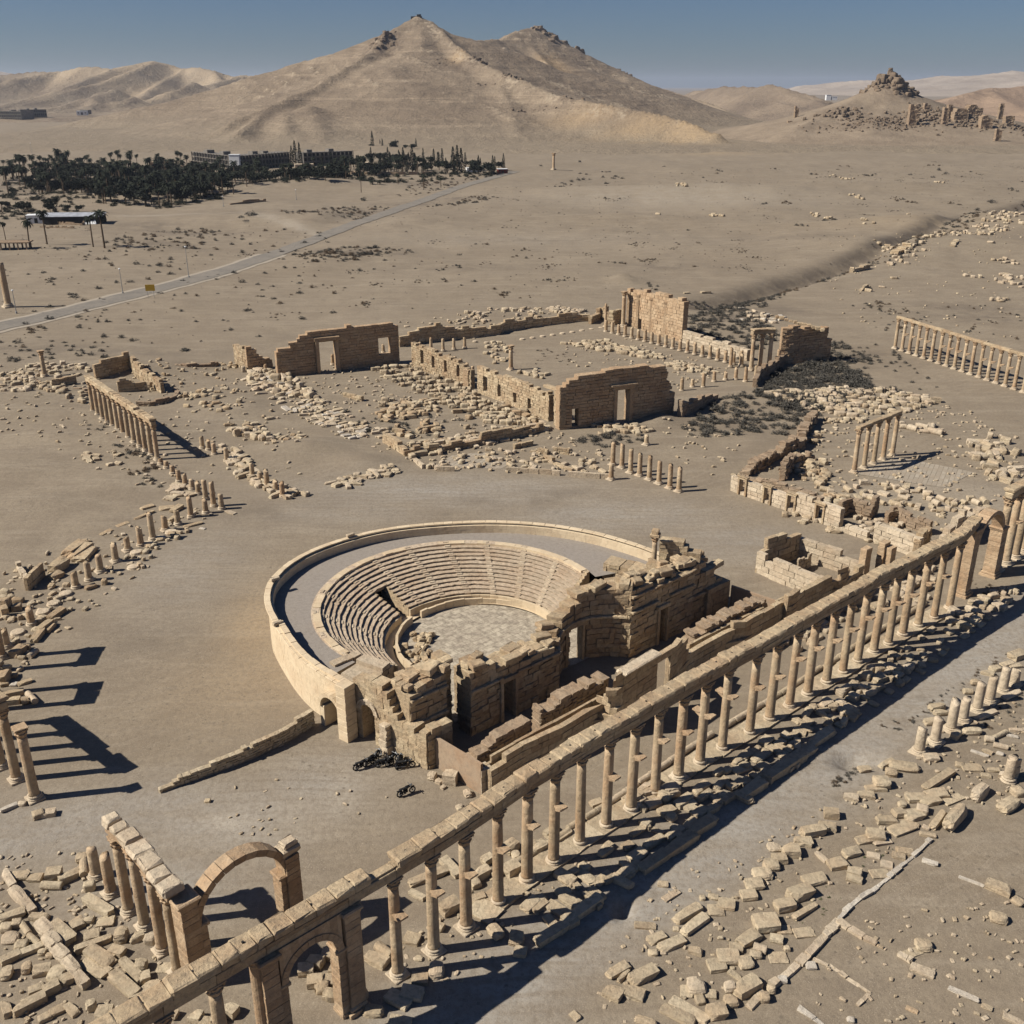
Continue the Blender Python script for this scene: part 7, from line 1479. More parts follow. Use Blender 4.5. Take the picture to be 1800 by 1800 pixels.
bpoly([(1500, 530), (1800, 540), (1800, 620), (1600, 600), (1480, 560)], 110, (.8, 1.8), ['bush', 'bushbrown'], 'scr', clump=16)
bpoly([(600, 720), (720, 745), (740, 760), (660, 770), (620, 750)], 24, (1.2, 2.6), ['bush'], 'camp'); bpoly([(700, 700), (900, 720), (860, 770), (720, 770)], 22, (1.0, 2.0), ['bush'], 'camp'); bpoly([(1010, 775), (1080, 790), (1130, 775), (1070, 760)], 26, (1.2, 2.6), ['bush'], 'camp')
bpoly([(1100, 590), (1300, 640), (1300, 625), (1200, 600)], 30, (1.0, 2.0), ['bush'], 'camp'); bpoly([(940, 610), (1010, 620), (1000, 645), (940, 640)], 26, (.5, 1.1), ['bushbrown', 'bush'], 'camp'); bpoly([(1020, 660), (1100, 690), (1180, 690), (1190, 670)], 16, (.8, 1.6), ['bush'], 'camp')
bpoly([(190, 770), (260, 790), (290, 860), (230, 850)], 26, (1.0, 2.2), ['bush', 'bushbrown'], 'l2'); bpoly([(140, 730), (190, 740), (200, 765), (150, 755)], 8, (.8, 1.6), ['bush'], 'l2'); bpoly([(0, 600), (150, 600), (220, 630), (100, 640), (0, 640)], 34, (1.0, 2.4), ['bush'], 'l2')
for poly, n in [([(1590, 1265), (1800, 1120), (1800, 1140), (1610, 1285)], 46), ([(1455, 1380), (1500, 1345), (1510, 1360), (1465, 1390)], 20), ([(1720, 1260), (1800, 1190), (1800, 1260), (1740, 1290)], 26), ([(1700, 1000), (1760, 990), (1740, 1050), (1700, 1030)], 16), ([(1540, 1275), (1600, 1260), (1580, 1290)], 7)]: bpoly(poly, n, (.35, .8), ['bushbrown', 'bush'], 'st', flat=True)
for poly, n in [([(1130, 1740), (1240, 1760), (1230, 1800), (1150, 1790)], 20), ([(1070, 1680), (1150, 1690), (1140, 1760), (1080, 1740)], 18), ([(1180, 1600), (1280, 1560), (1260, 1620), (1190, 1640)], 16), ([(1330, 1620), (1470, 1520), (1500, 1560), (1370, 1680)], 34), ([(1500, 1490), (1600, 1440), (1580, 1500), (1510, 1530)], 18)]: bpoly(poly, n, (.15, .38), ['bushgreen'], 'st', flat=True)
for poly, n in [([(0, 350), (0, 315), (110, 303), (250, 308), (400, 320), (395, 350), (290, 368), (180, 362)], 520), ([(400, 325), (560, 312), (700, 305), (880, 304), (860, 312), (640, 330), (500, 335)], 260), ([(0, 385), (0, 368), (120, 364), (150, 372), (60, 388)], 50)]: bpoly(poly, n, (3.5, 7.0), ['tree'], 'ug')
for poly, n in [([(690, 345), (740, 322), (810, 318), (840, 305), (870, 308), (820, 322), (740, 345)], 90), ([(740, 365), (850, 345), (880, 348), (800, 362)], 60), ([(480, 375), (600, 362), (690, 365), (640, 385), (540, 392)], 110), ([(520, 445), (640, 432), (710, 440), (640, 458), (540, 462)], 120), ([(170, 430), (330, 400), (400, 405), (330, 445), (200, 445)], 90)]: bpoly(poly, n, (1.2, 3.6), ['bush', 'bushbrown'], 'rd')
BM = {}
L_ = sorted([b for b in BL if vis(b[3])], key=lambda s: -s[0])
for b in L_[:300]:
    if (b[1], b[2]) not in BM:
        v, f = BU[b[1]]; m = bpy.data.meshes.new('shrub'); m.from_pydata(v.tolist(), [], f); m.materials.append(M[b[2]]); BM[(b[1], b[2])] = m
    o = link('shrub', BM[(b[1], b[2])]); o.location = b[3]; o.rotation_euler = b[4]; o.scale = b[5]; w_ = {'bush': 'grey', 'bushbrown': 'brown', 'bushgreen': 'green', 'tree': 'dark'}[b[2]]
    tag(o, 'x', 'shrub', 'shrubs ' + KT[b[6]]); reg(('bush', b[2], b[6]), f'dry {w_} shrub, {{n}} of its colour from left {KT[b[6]]}', o)
for mt_ in ('bush', 'bushbrown', 'bushgreen', 'tree'):
    it = [(BU[b[1]], b[3], b[4], b[5]) for b in L_[300:] if b[2] == mt_]
    if it: o = merge('scrub', it, mt_); tag(o, {'bush': 'grey', 'bushbrown': 'brown', 'bushgreen': 'green', 'tree': 'dark'}[mt_] + ' low desert scrub covering ground between ruins and plain', 'scrub', kind='stuff')

# ------------------------------------------------------------ trees
def palm_meshes(seed, h=9.0):
    R = random.Random(seed); tb = MB(); n = 6; lx, ly = R.uniform(-.5, .5), R.uniform(-.5, .5); sec = []
    for i in range(n + 1):
        t = i / n; r = .30 - .08 * t; cx, cy = lx * t * t, ly * t * t
        for k_ in range(8): a = k_ * math.pi / 4; tb.v.append((cx + r * math.cos(a), cy + r * math.sin(a), h * t)); tb.t.append(.5)
    for i in range(n):
        for k_ in range(8): k2 = (k_ + 1) % 8; tb.f.append((i * 8 + k_, i * 8 + k2, (i + 1) * 8 + k2, (i + 1) * 8 + k_))
    fb = MB(); nf = 42
    for i in range(nf):
        a = 2 * math.pi * i / nf + R.uniform(-.2, .2); el = R.uniform(-.5, 1.25); L = R.uniform(2.6, 3.6); d = Vector((math.cos(a), math.sin(a), 0)); s = Vector((-d.y, d.x, 0)); p = Vector((lx, ly, h)); ang = el; prev = None
        for q in range(6):
            t = q / 5; wv = .32 * math.sin(math.pi * min(1, t * .85 + .15)); row = [p - s * wv + Vector((0, 0, -wv * .7)), p, p + s * wv + Vector((0, 0, -wv * .7))]
            if prev:
                b = len(fb.v); fb.v += [tuple(x) for x in prev + row]; fb.t += [.5] * 6; fb.f += [(b, b + 1, b + 4, b + 3), (b + 1, b + 2, b + 5, b + 4)]
            prev = row; p = p + (d * math.cos(ang) + Vector((0, 0, math.sin(ang)))) * (L / 5); ang -= .42
    t_, f_ = tb.mesh('trunk'), fb.mesh('crown'); t_.materials.append(M['trunk']); f_.materials.append(M['palm']); return t_, f_
def leafy_meshes(seed, h=8.0, w_=3.0, cyp=False):
    R = random.Random(seed); tb = MB(); tb.lathe([(.28, 0), (.2, h * .3), (.12, h * .6)], 7, tone=.5); fb = MB()
    for _ in range(3): a = R.uniform(0, 6.28); q = Vector((math.cos(a) * w_ * .4, math.sin(a) * w_ * .4, h * .7)); b = Vector((0, 0, h * .28)); s = Vector((.07, 0, 0)); tb.add([tuple(b - s), tuple(b + s), tuple(q + s * .4), tuple(q - s * .4)], [(0, 1, 2, 3)])
    cl = [(R.gauss(0, .45), R.gauss(0, .45), R.uniform(.35, 1)) for _ in range(9)]
    for i in range(420 if cyp else 620):
        if cyp: t = R.uniform(.06, 1); r = w_ * .5 * (1 - t) ** .6 * min(1, t * 6) * R.uniform(.6, 1.1); a = R.uniform(0, 6.28); c = Vector((r * math.cos(a), r * math.sin(a), h * t)); s = .28
        else: x, y, z = R.choice(cl); c = Vector((x * w_ * .8 + R.gauss(0, .22) * w_, y * w_ * .8 + R.gauss(0, .22) * w_, h * (.35 + z * .5) + R.gauss(0, .12) * h * .6)); s = .5; c.z = max(c.z, .8)
        n = Vector((R.gauss(0, 1), R.gauss(0, 1), R.gauss(0, 1))).normalized(); u = n.orthogonal().normalized() * s * R.uniform(.6, 1.3); v = n.cross(u).normalized() * s * R.uniform(.5, 1.1)
        fb.add([tuple(c - u), tuple(c - v), tuple(c + u), tuple(c + v)], [(0, 1, 2, 3)], .5)
    t_, f_ = tb.mesh('trunk'), fb.mesh('crown'); t_.materials.append(M['trunk']); f_.materials.append(M['tree']); return t_, f_
TREES = {'palm_tree': [palm_meshes(i, 7.5 + i) for i in range(4)], 'broadleaf_tree': [leafy_meshes(10 + i, 6.5, 4.2) for i in range(4)], 'cypress_tree': [leafy_meshes(30 + i, 11, 3.0, True) for i in range(3)]}
TN = {'palm_tree': ('palm', 'dark palm'), 'broadleaf_tree': ('tree', 'dark bushy tree'), 'cypress_tree': ('cypress', 'dark narrow cypress')}
def tree(kind, x, y, z, s, key, where):
    t_, f_ = rnd.choice(TREES[kind]); r = thing(kind, 'x', TN[kind][0], (x, y, z - .1), rnd.uniform(0, 6.28), where); r.scale = (s, s, s * rnd.uniform(.9, 1.1))
    link('trunk', t_, r); link('crown', f_, r); reg(('tree', kind, key), f'{TN[kind][1]}, {{n}} of its kind from left {where}', r)
def grove(poly, n, mixw, sr, key, where):
    for x, y in poly_scatter(poly, n, None, None, None, None, None, key, flat=False): tree(rnd.choices(['palm_tree', 'broadleaf_tree', 'cypress_tree'], mixw)[0], x, y, gh(x, y), rnd.uniform(*sr), key, where)
grove([(0, 345), (0, 312), (110, 300), (250, 305), (330, 330), (300, 345), (200, 340), (120, 345)], 125, (5, 5, 0), (.95, 1.4), 'ga', 'in the grove at the left edge')
grove([(130, 335), (250, 318), (400, 322), (395, 345), (290, 368), (180, 360)], 120, (4, 6, 0), (.95, 1.35), 'gb', 'in the dense grove front')
grove([(240, 320), (300, 300), (420, 305), (500, 315), (460, 328), (380, 345)], 85, (5, 5, 0), (.9, 1.3), 'gc', 'in the grove before the hotel')
grove([(0, 300), (150, 290), (330, 292), (330, 302), (120, 306)], 40, (8, 2, 0), (.8, 1.15), 'gd', 'in the thin row behind the grove')
grove([(430, 322), (560, 312), (640, 318), (640, 330), (560, 336), (520, 332)], 55, (4, 6, 0), (.8, 1.2), 'ge', 'below the hotel')
grove([(520, 300), (640, 296), (760, 300), (740, 312), (600, 312)], 60, (3, 5, 2), (.8, 1.3), 'gf', 'right of the hotel')
grove([(650, 280), (760, 286), (900, 302), (880, 309), (740, 306), (640, 292)], 50, (0, 5, 5), (.8, 1.25), 'gg', 'in the row near the road bend')
grove([(0, 380), (0, 365), (100, 362), (140, 372), (60, 380)], 10, (2, 8, 0), (.5, .8), 'gh', 'in the low row above the farm')
grove([(650, 256), (760, 262), (740, 268), (650, 264)], 9, (0, 8, 2), (.7, 1.0), 'gi', 'on the slope above the hotel')
for x, y, s in [(655, 262, 1.5), (520, 290, 1.6), (514, 292, 1.4), (528, 291, 1.5), (725, 302, 1.6), (797, 303, 1.8), (804, 304, 1.7), (811, 304, 1.7), (709, 290, 1.3), (885, 301, 1.1)]: g = on(x, y); tree('cypress_tree', g.x, g.y, g.z, s, 'gj', 'among the hotel trees')
for x, y, ty in [(184, 436, 378), (164, 434, 392), (83, 430, 384), (53, 437, 394), (10, 421, 396), (45, 330, 292)]:
    g = on(x, y); t_, f_ = TREES['palm_tree'][0]; lo, hi = 0, 40
    for _ in range(30):
        m = (lo + hi) / 2
        if scr((g.x, g.y, g.z + m))[1] > ty: lo = m
        else: hi = m
    s = lo / 9.3; tree('palm_tree', g.x, g.y, g.z, s, 'gk', 'standing apart near the farm sheds')
for x, y in [(655, 336), (668, 335), (635, 338), (700, 330), (745, 332), (775, 330)]: g = on(x, y); tree('palm_tree', g.x, g.y, g.z, .8, 'gl', 'of the low palms beside the road')

# ------------------------------------------------------------ hotel and other far buildings
def facade(name, label, p0, p1, h, depth, floors, bays, mat='conc', z=None, cat='building', op=.55, roofbits=2):
    X = (p1 - p0); Wd = X.length; X.normalize(); Y = Vector((-X.y, X.x, 0)); z = min(p0.z, p1.z) - .5 if z is None else z; rl = ((p0.x + p1.x) / 2, (p0.y + p1.y) / 2, z)
    root = thing(name, label, cat, rl); o0 = Vector((p0.x - rl[0], p0.y - rl[1], 0))
    mb = MB(); fh = h / floors; bw = Wd / bays
    c = X * Wd / 2 + o0 + Y * (depth / 2 + .9); mb.box(c, X, Y, Wd - .02, depth - 1.8, h - .3, 0, .5)
    for f in range(floors + 1): c = X * Wd / 2 + o0 + Y * (.45); c.z = f * fh - .18 if f else 0; mb.box(c, X, Y, Wd, 1.0, .36, 0, .6)
    for b in range(bays + 1): c = X * (b * bw) + o0 + Y * .5; mb.box(c, X, Y, .35, .9, h + .4, 0, .5)
    mb.build('wall', M[mat], root)
    wb = MB()
    if bays * floors <= 100:
        for f in range(floors):
            for b in range(bays):
                m = MB(); c = X * ((b + .5) * bw) + o0 + Y * .84; c.z = f * fh + fh * .22; m.box(c, X, Y, bw * .62, .12, fh * .6, 0, .5); m.build('window', M['dark'], root)
    for q in range(roofbits): m = MB(); c = o0 + X * Wd * rnd.uniform(.15, .85) + Y * depth * .5; c.z = h - .3; m.box(c, X, Y, Wd * .1, depth * .4, rnd.uniform(1.5, 3), 0, .5); m.build('roof_hut', M[mat], root)
    return root
a, b = on(338, 288), on(407, 297); facade('hotel', 'long three storey hotel wing with dark window bays above the grove, left wing', a, b, 10.5, 16, 3, 14)
a, b = on(423, 300), on(512, 292); facade('hotel', 'long three storey hotel wing in shade right of the white gable', a, b, 11.5, 16, 3, 16)
g = on(415, 300); mb = MB(); mb.box((0, 0, -1), Vector((1, 0, 0)), Vector((0, 1, 0)), 7.5, 6, 12.5, 0, .5); mb.box((0, 0, 11.5), Vector((1, 0, 0)), Vector((0, 1, 0)), 8, 6.5, .4, 0, .5); o = mb.build('gable_block', M['white']); o.location = g; tag(o, 'white rendered gable block between the two hotel wings', 'building')
a, b = on(535, 292), on(622, 288); facade('hotel', 'separate low hotel wing right of the cypresses', a, b, 10.5, 16, 3, 12)
a, b = on(0, 213), on(38, 213); facade('apartment_block', 'dark concrete shell building at the far left edge', a, b, 17, 30, 3, 10, z=0)
a, b = on(40, 212), on(84, 211); facade('apartment_block', 'wide unfinished concrete building left of the small white houses', a, b, 18, 30, 3, 12, z=0)
def hut(name, label, px, py, w_, d, h, mat, roof=None, dz=0):
    g = on(px, py); r = thing(name, label, 'hut', (g.x, g.y, g.z - .3 + dz)); X, Y = Vector((.97, .24, 0)), Vector((-.24, .97, 0)); m = MB(); m.box((0, 0, 0), X, Y, w_, d, h, 0, .5); m.build('wall', M[mat], r)
    m = MB(); m.box((0, 0, h), X, Y, w_ + .4, d + .4, .25, 0, .5); m.build('roof', M[roof or mat], r)
    m = MB(); c = Y * (-d / 2 - .02); m.box((c.x, c.y, h * .1), X, Y, w_ * .18, .06, h * .6, 0, .5); m.build('door', M['dark'], r)
    for s in (-.33, .33): m = MB(); v = c + X * w_ * s; m.box((v.x, v.y, h * .45), X, Y, w_ * .12, .06, h * .25, 0, .5); m.build('window', M['dark'], r)
    return r
hut('farm_hut', 'small white farm hut beside the long sheds', 66, 391, 8, 6, 3.6, 'white')
hut('mud_hut', 'flat roofed mud building in the grove left of the hotel', 285, 296, 18, 10, 5, 'mud')
hut('mud_hut', 'low mud building with arches below the hotel terrace', 310, 300, 16, 9, 3.5, 'mud')
hut('mud_hut', 'pale arched house in front of the right hotel wing', 535, 300, 14, 8, 5, 'pale')
hut('garden_house', 'pale house among trees right of the hotel', 640, 297, 12, 9, 5, 'pale')
hut('garden_house', 'white low kiosk near the road bend', 832, 302, 10, 6, 3, 'white')
hut('garden_house', 'small roadside kiosk with dark red front', 883, 305, 7, 5, 3.4, 'red', 'white')
for i, (x, y) in enumerate([(146, 207), (152, 205), (228, 195), (240, 209), (248, 196), (205, 221), (212, 220), (190, 197), (160, 202), (320, 199)]):
    hut('far_house', ['small white house alone below the left hills, left one', 'tiny pale house beside the first white house', 'white gabled house under the left hills', 'small sand coloured house right of the white gable', 'long dark roofed house right of the white gable', 'low pale ruin on the plain, left one', 'low pale ruin on the plain, right one', 'dark house on the left hill foot', 'second house on the left hill foot', 'dark low house among shrubs by the hills'][i], x, y, 20 if i != 4 else 44, 14, 8 if i not in (5, 6) else 5, 'white' if i in (0, 2) else ('mud' if i in (5, 6, 3) else 'conc'), dz=(5 if i not in (5, 6) else 1))
x, y, z = atD(1456, 170, 2050)
for i in range(2): m = MB(); m.box((0, 0, 0), Vector((1, 0, 0)), Vector((0, 1, 0)), 9, 8, 9 - 3 * i, 0, .5); m.box((0, 0, 8.9 - 3 * i), Vector((1, 0, 0)), Vector((0, 1, 0)), 9.6, 8.6, .5, 0, .5); o = m.build('far_house', M['white']); o.location = (x + i * 11, y, z - 6); tag(o, ['taller white house on the slope left of the mound', 'smaller white house on the slope left of the mound'][i], 'house')
# long shed, tent, pergola, low farm walls
g = on(133, 391); r = thing('farm_shed', 'long low shed with a pale sheet metal roof', 'shed', g); X, Y = Vector((.99, .1, 0)), Vector((-.1, .99, 0))
m = MB(); m.box((0, 0, -.3), X, Y, 26, 7, 3.2, 0, .5); m.build('wall', M['dark'], r); m = MB(); m.hexa([X * -13.5 + Y * -4 + Vector((0, 0, 2.9)), X * 13.5 + Y * -4 + Vector((0, 0, 2.9)), X * 13.5 + Y * 4 + Vector((0, 0, 3.9)), X * -13.5 + Y * 4 + Vector((0, 0, 3.9)), X * -13.5 + Y * -4 + Vector((0, 0, 3.1)), X * 13.5 + Y * -4 + Vector((0, 0, 3.1)), X * 13.5 + Y * 4 + Vector((0, 0, 4.1)), X * -13.5 + Y * 4 + Vector((0, 0, 4.1))]); m.build('roof', M['metalroof'], r)
m = MB(); m.box((-4, -3.6, .2), X, Y, 6, .1, 1.6, 0); m.build('door', M['red'], r)
g = on(160, 393); m = MB(); m.add([(-3, -2, 0), (3, -2, 0), (3, 2, 0), (-3, 2, 0), (-2.2, 0, 2.4), (2.2, 0, 2.4)], [(0, 1, 5, 4), (2, 3, 4, 5), (1, 2, 5), (3, 0, 4), (3, 2, 1, 0)]); o = m.build('tent', M['white']); o.location = g; tag(o, 'small white tent at the right end of the farm shed', 'tent')
for i, (pts, h) in enumerate([([(95, 395), (145, 397), (150, 395)], 1.5), ([(70, 400), (130, 402)], 1.2), ([(388, 0), (0, 0)], 0)][:2]): P = [on(*p) for p in pts]; mb, _ = wall_mb([(p.x, p.y, p.z + h) for p in P], .6, ch=.5, bl=1.2, z0=min(p.z for p in P) - .3, j=.05); o = mb.build('farm_wall', M['mud']); settle(o); tag(o, ['low mud wall in front of the long shed', 'lower second mud wall in front of the shed'][i], 'wall')
g = on(22, 438); r = thing('pergola', 'mud roofed open shelter at the left edge beside palms', 'shelter', (g.x, g.y, g.z)); m = MB(); m.bbox((0, 0, 2.6), X, Y, 15, 6, .4, .1, .08); m.build('roof', M['mud'], r)
for q in range(5):
    for s in (-1, 1): m = MB(); v = X * (-6.5 + 3.2 * q) + Y * s * 2.5; m.box((v.x, v.y, -.3), X, Y, .5, .5, 3, .03); m.build('post', M['mud'], r)
P = [on(*p) for p in [(405, 360), (440, 357), (468, 354)]]; mb, _ = wall_mb([(p.x, p.y, p.z + 1.6) for p in P], .8, ch=.8, bl=3, z0=min(p.z for p in P) - .3, j=.05); o = mb.build('farm_wall', M['mud']); settle(o); tag(o, 'isolated dark low wall on the plain below the grove', 'wall')
P = [on(*p) for p in [(560, 304), (640, 306), (700, 307), (760, 306)]]; mb, _ = wall_mb([(p.x, p.y, p.z + 2.0) for p in P], .6, ch=1.0, bl=3, z0=min(p.z for p in P) - .3, j=.03); o = mb.build('garden_wall', M['mud']); settle(o); tag(o, 'long brown garden wall right of the hotel', 'wall')
# ruined towers on the mound's shoulder
for i, (px, py, D, w_, h) in enumerate([(1605, 212, 1235, 9, 19), (1612, 205, 1250, 6, 14), (1662, 213, 1240, 6, 17), (1690, 205, 1260, 16, 11), (1672, 200, 1270, 8, 12), (1735, 220, 1230, 13, 11), (1760, 200, 1300, 5, 14), (1775, 214, 1250, 10, 8), (1756, 237, 1170, 6, 7), (1630, 192, 1300, 7, 9), (1400, 202, 1330, 4, 13), (1389, 218, 1300, 5, 4), (1714, 198, 1290, 18, 9)]):
    x, y, z = atD(px, py, D); mb = MB(); pts = [(x - w_ / 2, y, z + h * rnd.uniform(.6, 1)), (x - w_ / 6, y + .5, z + h), (x + w_ / 5, y + .5, z + h * .75), (x + w_ / 2, y, z + h * rnd.uniform(.3, .8))]
    wall_mb(pts, w_ * .6, side=1, ch=1.6, bl=2.6, z0=z - 6, j=.4, offs=.4, rag=.6, mb=mb); o = mb.build('tower_ruin', M['mud']); settle(o); tag(o, 'x', 'ruin', 'ruined towers by the rocky mound'); reg('towers', 'crumbling tomb tower ruin, {n} from left around the rocky mound', o)
def mz(x, y):
    i = int(round((y - MOUND[1]) / MOUND[3])); j = int(round((x - MOUND[0]) / MOUND[2])); Zg = MOUND[4]
    return float(Zg[min(max(i, 0), Zg.shape[0] - 1), min(max(j, 0), Zg.shape[1] - 1)])
it = []
cx, cy, _ = atD(1562, 148, 1385)
for i in range(120):
    a = rnd.uniform(0, 6.28); r = rnd.random() ** .6; x = cx + 34 * r * math.cos(a); y = cy + 34 * r * math.sin(a) * .9; it.append((SHAPES['boulder' if i % 2 else 'block'][i % 5], (x, y, mz(x, y) - 3), (rnd.uniform(-.2, .2), rnd.uniform(-.2, .2), a), (rnd.uniform(4, 11), rnd.uniform(4, 8), rnd.uniform(5, 9) * (1.1 - .5 * r))))
for px, py, D, rx, ry, n, lo, hi in [(1480, 196, 1290, 22, 18, 60, 2, 5), (1540, 212, 1240, 50, 26, 220, 1.2, 3.2), (1690, 208, 1265, 70, 24, 200, 1.5, 4.5), (1770, 215, 1250, 50, 30, 90, 1.5, 4), (1625, 190, 1300, 20, 16, 40, 2, 5)]:
    x0, y0, _ = atD(px, py, D)
    for i in range(n): x = rnd.gauss(x0, rx * .6); y = rnd.gauss(y0, ry * .6); it.append((SHAPES['boulder' if i % 2 else 'block'][i % 5], (x, y, mz(x, y) - .4), (0, 0, rnd.uniform(0, 6)), (rnd.uniform(lo, hi), rnd.uniform(lo, hi), rnd.uniform(lo, hi) * .7)))
for px, py, D, rx, ry, n, lo, hi in [(950, 50, 2085, 26, 20, 40, 5, 12), (985, 78, 2120, 36, 22, 60, 4, 11), (672, 72, 1640, 16, 30, 45, 4, 9), (1100, 131, 2290, 30, 18, 26, 3, 8), (830, 102, 1545, 34, 14, 50, 2, 5), (1000, 174, 1350, 60, 10, 90, 1.5, 4), (895, 136, 1455, 40, 10, 60, 2, 5)]:
    x0, y0, _ = atD(px, py, D); G_ = MTG
    for i in range(n):
        x = rnd.gauss(x0, rx * .6); y = rnd.gauss(y0, ry * .6); a_ = min(max(int((y - G_[1]) / G_[3]), 0), G_[4].shape[0] - 1); b_ = min(max(int((x - G_[0]) / G_[2]), 0), G_[4].shape[1] - 1); h_ = rnd.uniform(lo, hi)
        it.append((SHAPES['boulder' if i % 2 else 'block'][i % 5], (x, y, float(G_[4][a_, b_]) - h_ * .45), (rnd.uniform(-.3, .3), rnd.uniform(-.3, .3), rnd.uniform(0, 6)), (h_, rnd.uniform(lo, hi), h_ * .75)))
o = merge('crag_rock', it, 'crag'); tag(o, 'brown crags and scree covering the rocky mound', 'rocks', kind='stuff')
# street lamps, sign
LAMP = None
def lamp(px, py, ty, label):
    g = on(px, py); lo, hi = 0, 40
    for _ in range(30):
        m = (lo + hi) / 2
        if scr((g.x, g.y, g.z + m))[1] > ty: lo = m
        else: hi = m
    r = thing('lamp_post', label, 'lamp post', g, group='lamp posts along the road'); h = lo
    m = MB(); m.lathe([(.14, 0), (.12, h * .5), (.08, h)], 8); m.build('pole', M['steel'], r); m = MB(); m.lathe([(.3, 0), (.3, .5), (.16, .6)], 8); m.build('foot', M['steel'], r)
    m = MB(); m.lathe([(.1, h), (.34, h + .15), (.34, h + .35), (.1, h + .45)], 8); m.build('lamp_head', M['white'], r)
lamp(29, 551, 512, 'lamp post beside the tall honorific column at far left'); lamp(216, 516, 474, 'lamp post left of the dark yellow sign'); lamp(332, 488, 435, 'tallest lamp post near the road right of the yellow sign'); lamp(521, 351, 334, 'small distant lamp post on the bank below the grove'); lamp(393, 363, 346, 'distant lamp post by the isolated low wall'); lamp(58, 280, 252, 'distant pole behind the palm grove')
g = on(266, 524); r = thing('road_sign', 'dark yellow rectangular sign on two posts by the road', 'road sign', g); m = MB(); m.box((0, 0, 2.2), Vector((1, .1, 0)).normalized(), Vector((-.1, 1, 0)).normalized(), 2.8, .12, 1.9, 0, .5); m.build('sign_panel', M['yellow'], r)
for s in (-.9, .9): m = MB(); m.lathe([(.06, 0), (.06, 2.3)], 6, (s, s * .1, 0)); m.build('post', M['steel'], r)
# far vehicles on the track
def car(px, py, label, mat, rz):
    g = on(px, py); r = thing('car', label, 'car', (g.x, g.y, g.z + .1), rz); X, Y = Vector((1, 0, 0)), Vector((0, 1, 0))
    m = MB(); m.bbox((0, 0, .35), X, Y, 4.4, 1.8, .75, .15, 0); m.build('body', M[mat], r); m = MB(); m.bbox((-.2, 0, 1.08), X, Y, 2.4, 1.6, .6, .2, 0); m.build('cabin', M['dark'], r)
    for a in (-1.35, 1.35):
        for b in (-.85, .85): m = MB(); m.lathe([(.34, -.1), (.34, .1)], 12, (a, b, .34), axis=Matrix.Rotation(math.pi / 2, 3, 'X')); m.build('wheel', M['tyre'], r)
x, y, z = atD(1353, 233, 1200); car(1353, 234, 'dark car on the dirt track left of the rocky mound', 'blue', .3)

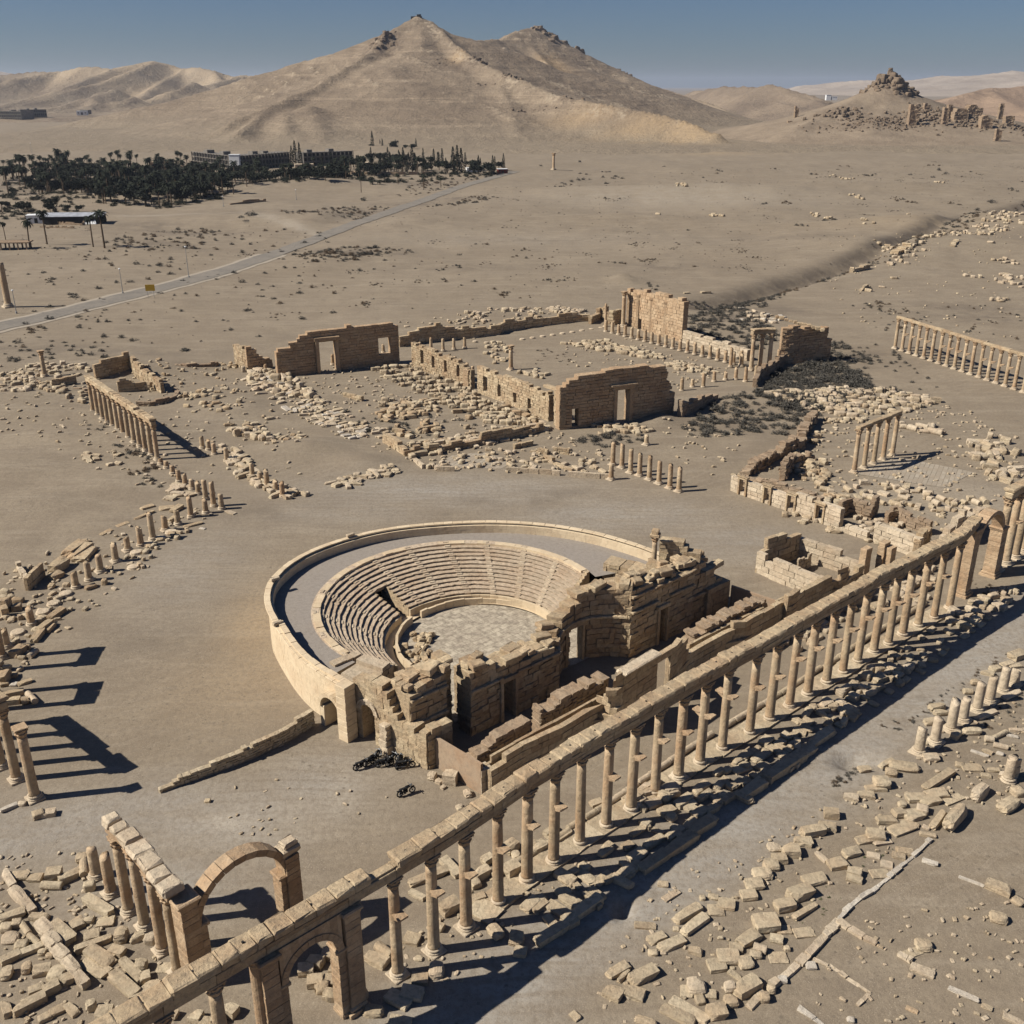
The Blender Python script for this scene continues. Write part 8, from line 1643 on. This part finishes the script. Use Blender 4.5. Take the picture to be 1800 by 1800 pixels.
# ------------------------------------------------------------ motorcycles
def bike(px, py, rz, label):
    g = at(px, py); r = thing('motorcycle', label, 'motorcycle', (g.x, g.y, 0), rz, 'motorcycles parked by the theatre'); AX = Matrix.Rotation(math.pi / 2, 3, 'X'); X, Y = Vector((1, 0, 0)), Vector((0, 1, 0))
    for x in (-.62, .64):
        m = MB(); prof = []
        for q in range(9): t = q / 8 * 2 * math.pi; prof.append((.29 + .055 * math.cos(t), .055 * math.sin(t)))
        m.lathe(prof, 20, (x, 0, .33), cap=False, axis=AX, tone=.5); wv = m.build('wheel', M['tyre'], r)
        m = MB(); m.lathe([(.22, -.03), (.25, -.03), (.25, .03), (.22, .03), (.22, -.03)], 20, (x, 0, .33), cap=False, axis=AX); m.lathe([(.05, -.08), (.05, .08)], 10, (x, 0, .33), axis=AX)
        for q in range(6): a = q * math.pi / 6; d = Vector((math.cos(a), 0, math.sin(a))); m.box((x, 0, .33), d, Y, .46, .02, .01)
        m.build('rim', M['chrome'], wv)
    m = MB(); m.bbox((-.05, 0, .28), X, Y, .42, .26, .34, .06, 0)
    for p, q, t in (((-.62, .33), (0, .5), .05), ((0, .5), (.4, .85), .05), ((.64, .33), (.42, .98), .05), ((-.5, .72), (.35, .72), .06), ((-.62, .33), (-.45, .7), .04)):
        P_, Q_ = Vector((p[0], 0, p[1])), Vector((q[0], 0, q[1])); d = (Q_ - P_); L = d.length; d.normalize(); c = (P_ + Q_) / 2; n = Vector((-d.z, 0, d.x)); P = []
        for yy in (-.5, .5):
            for a, b in ((-1, -1), (1, -1), (1, 1), (-1, 1)): P.append(c + d * a * L / 2 + n * b * t / 2 + Y * yy * (.16 if p[0] > .5 or p[0] < -.5 else .07))
        m.hexa(P)
    m.build('frame', M['black'], r)
    m = MB(); m.bbox((.18, 0, .72), X, Y, .5, .28, .26, .1, 0); m.build('fuel_tank', M['black'], r); m = MB(); m.bbox((-.32, 0, .74), X, Y, .72, .27, .12, .05, 0); m.build('seat', M['tyre'], r)
    m = MB(); m.bbox((.36, 0, 1.0), X, Y, .05, .72, .05, .01, 0); m.build('handlebar', M['chrome'], r); m = MB(); m.bbox((.56, 0, .84), X, Y, .16, .18, .18, .04, 0); m.build('headlight', M['chrome'], r)
    m = MB(); m.bbox((-.4, -.17, .27), X, Y, .7, .09, .09, .03, 0); m.build('exhaust', M['chrome'], r); m = MB(); m.bbox((-.66, 0, .67), X, Y, .5, .17, .04, .01, 0); m.bbox((.66, 0, .69), X, Y, .4, .15, .03, .01, 0); m.build('mudguard', M['black'], r)
for px, py, rz, lb in [(637, 1351, .5, 'black motorcycle at the left end of the parked group'), (652, 1343, .7, 'motorcycle second from left in the group by the buttress'), (662, 1336, 1.1, 'motorcycle leaning toward the small theatre arch'), (676, 1347, .3, 'motorcycle in the middle of the parked group'), (690, 1342, .9, 'motorcycle against the foot of the buttress'), (702, 1345, 1.3, 'motorcycle second from right in the parked group'), (713, 1350, .2, 'motorcycle at the right end of the parked group'), (714, 1397, .55, 'lone black motorcycle standing apart on the open forecourt')]:
    bike(px, py, rz, lb)
for i, (px, py) in enumerate([(775, 1362), (768, 1373), (782, 1370)]): pass
for px, py, l, w_, h, k_ in [(792, 1375, 1.3, 1.2, 1.2, 'block'), (760, 1368, .9, .8, .6, 'boulder'), (772, 1376, .7, .6, .4, 'boulder'), (779, 1386, .5, .4, .3, 'block'), (822, 1398, .9, .7, .5, 'boulder'), (807, 1420, .6, .4, .3, 'block')]:
    g = at(px, py); o = link('boulder', shape_mesh(k_, 1, 'pale')); o.location = (g.x, g.y, -.05); o.scale = (l, w_, h); o.rotation_euler.z = rnd.uniform(0, 3); tag(o, 'x', 'boulder', 'loose stones by the plaster wall'); reg('gate', 'loose pale stone, {n} from left at the foot of the plaster wall', o)
# ------------------------------------------------------------ the dusty air
m = bpy.data.materials.new('dusty_air'); m.use_nodes = True; t = m.node_tree; t.nodes.clear(); oo = t.nodes.new('ShaderNodeOutputMaterial'); pv = t.nodes.new('ShaderNodeVolumePrincipled')
pv.inputs['Color'].default_value = (0.78, 0.86, 1.0, 1); pv.inputs['Density'].default_value = 4.5e-5; pv.inputs['Anisotropy'].default_value = 0.2; t.links.new(pv.outputs[0], oo.inputs['Volume'])
mb = MB(); mb.box((0, 0, -12), Vector((1, 0, 0)), Vector((0, 1, 0)), 62000, 62000, 272, 0, .5); o = mb.build('haze', m); tag(o, 'thin dusty haze over the whole plain and hills', 'haze', kind='stuff')
finish_labels()
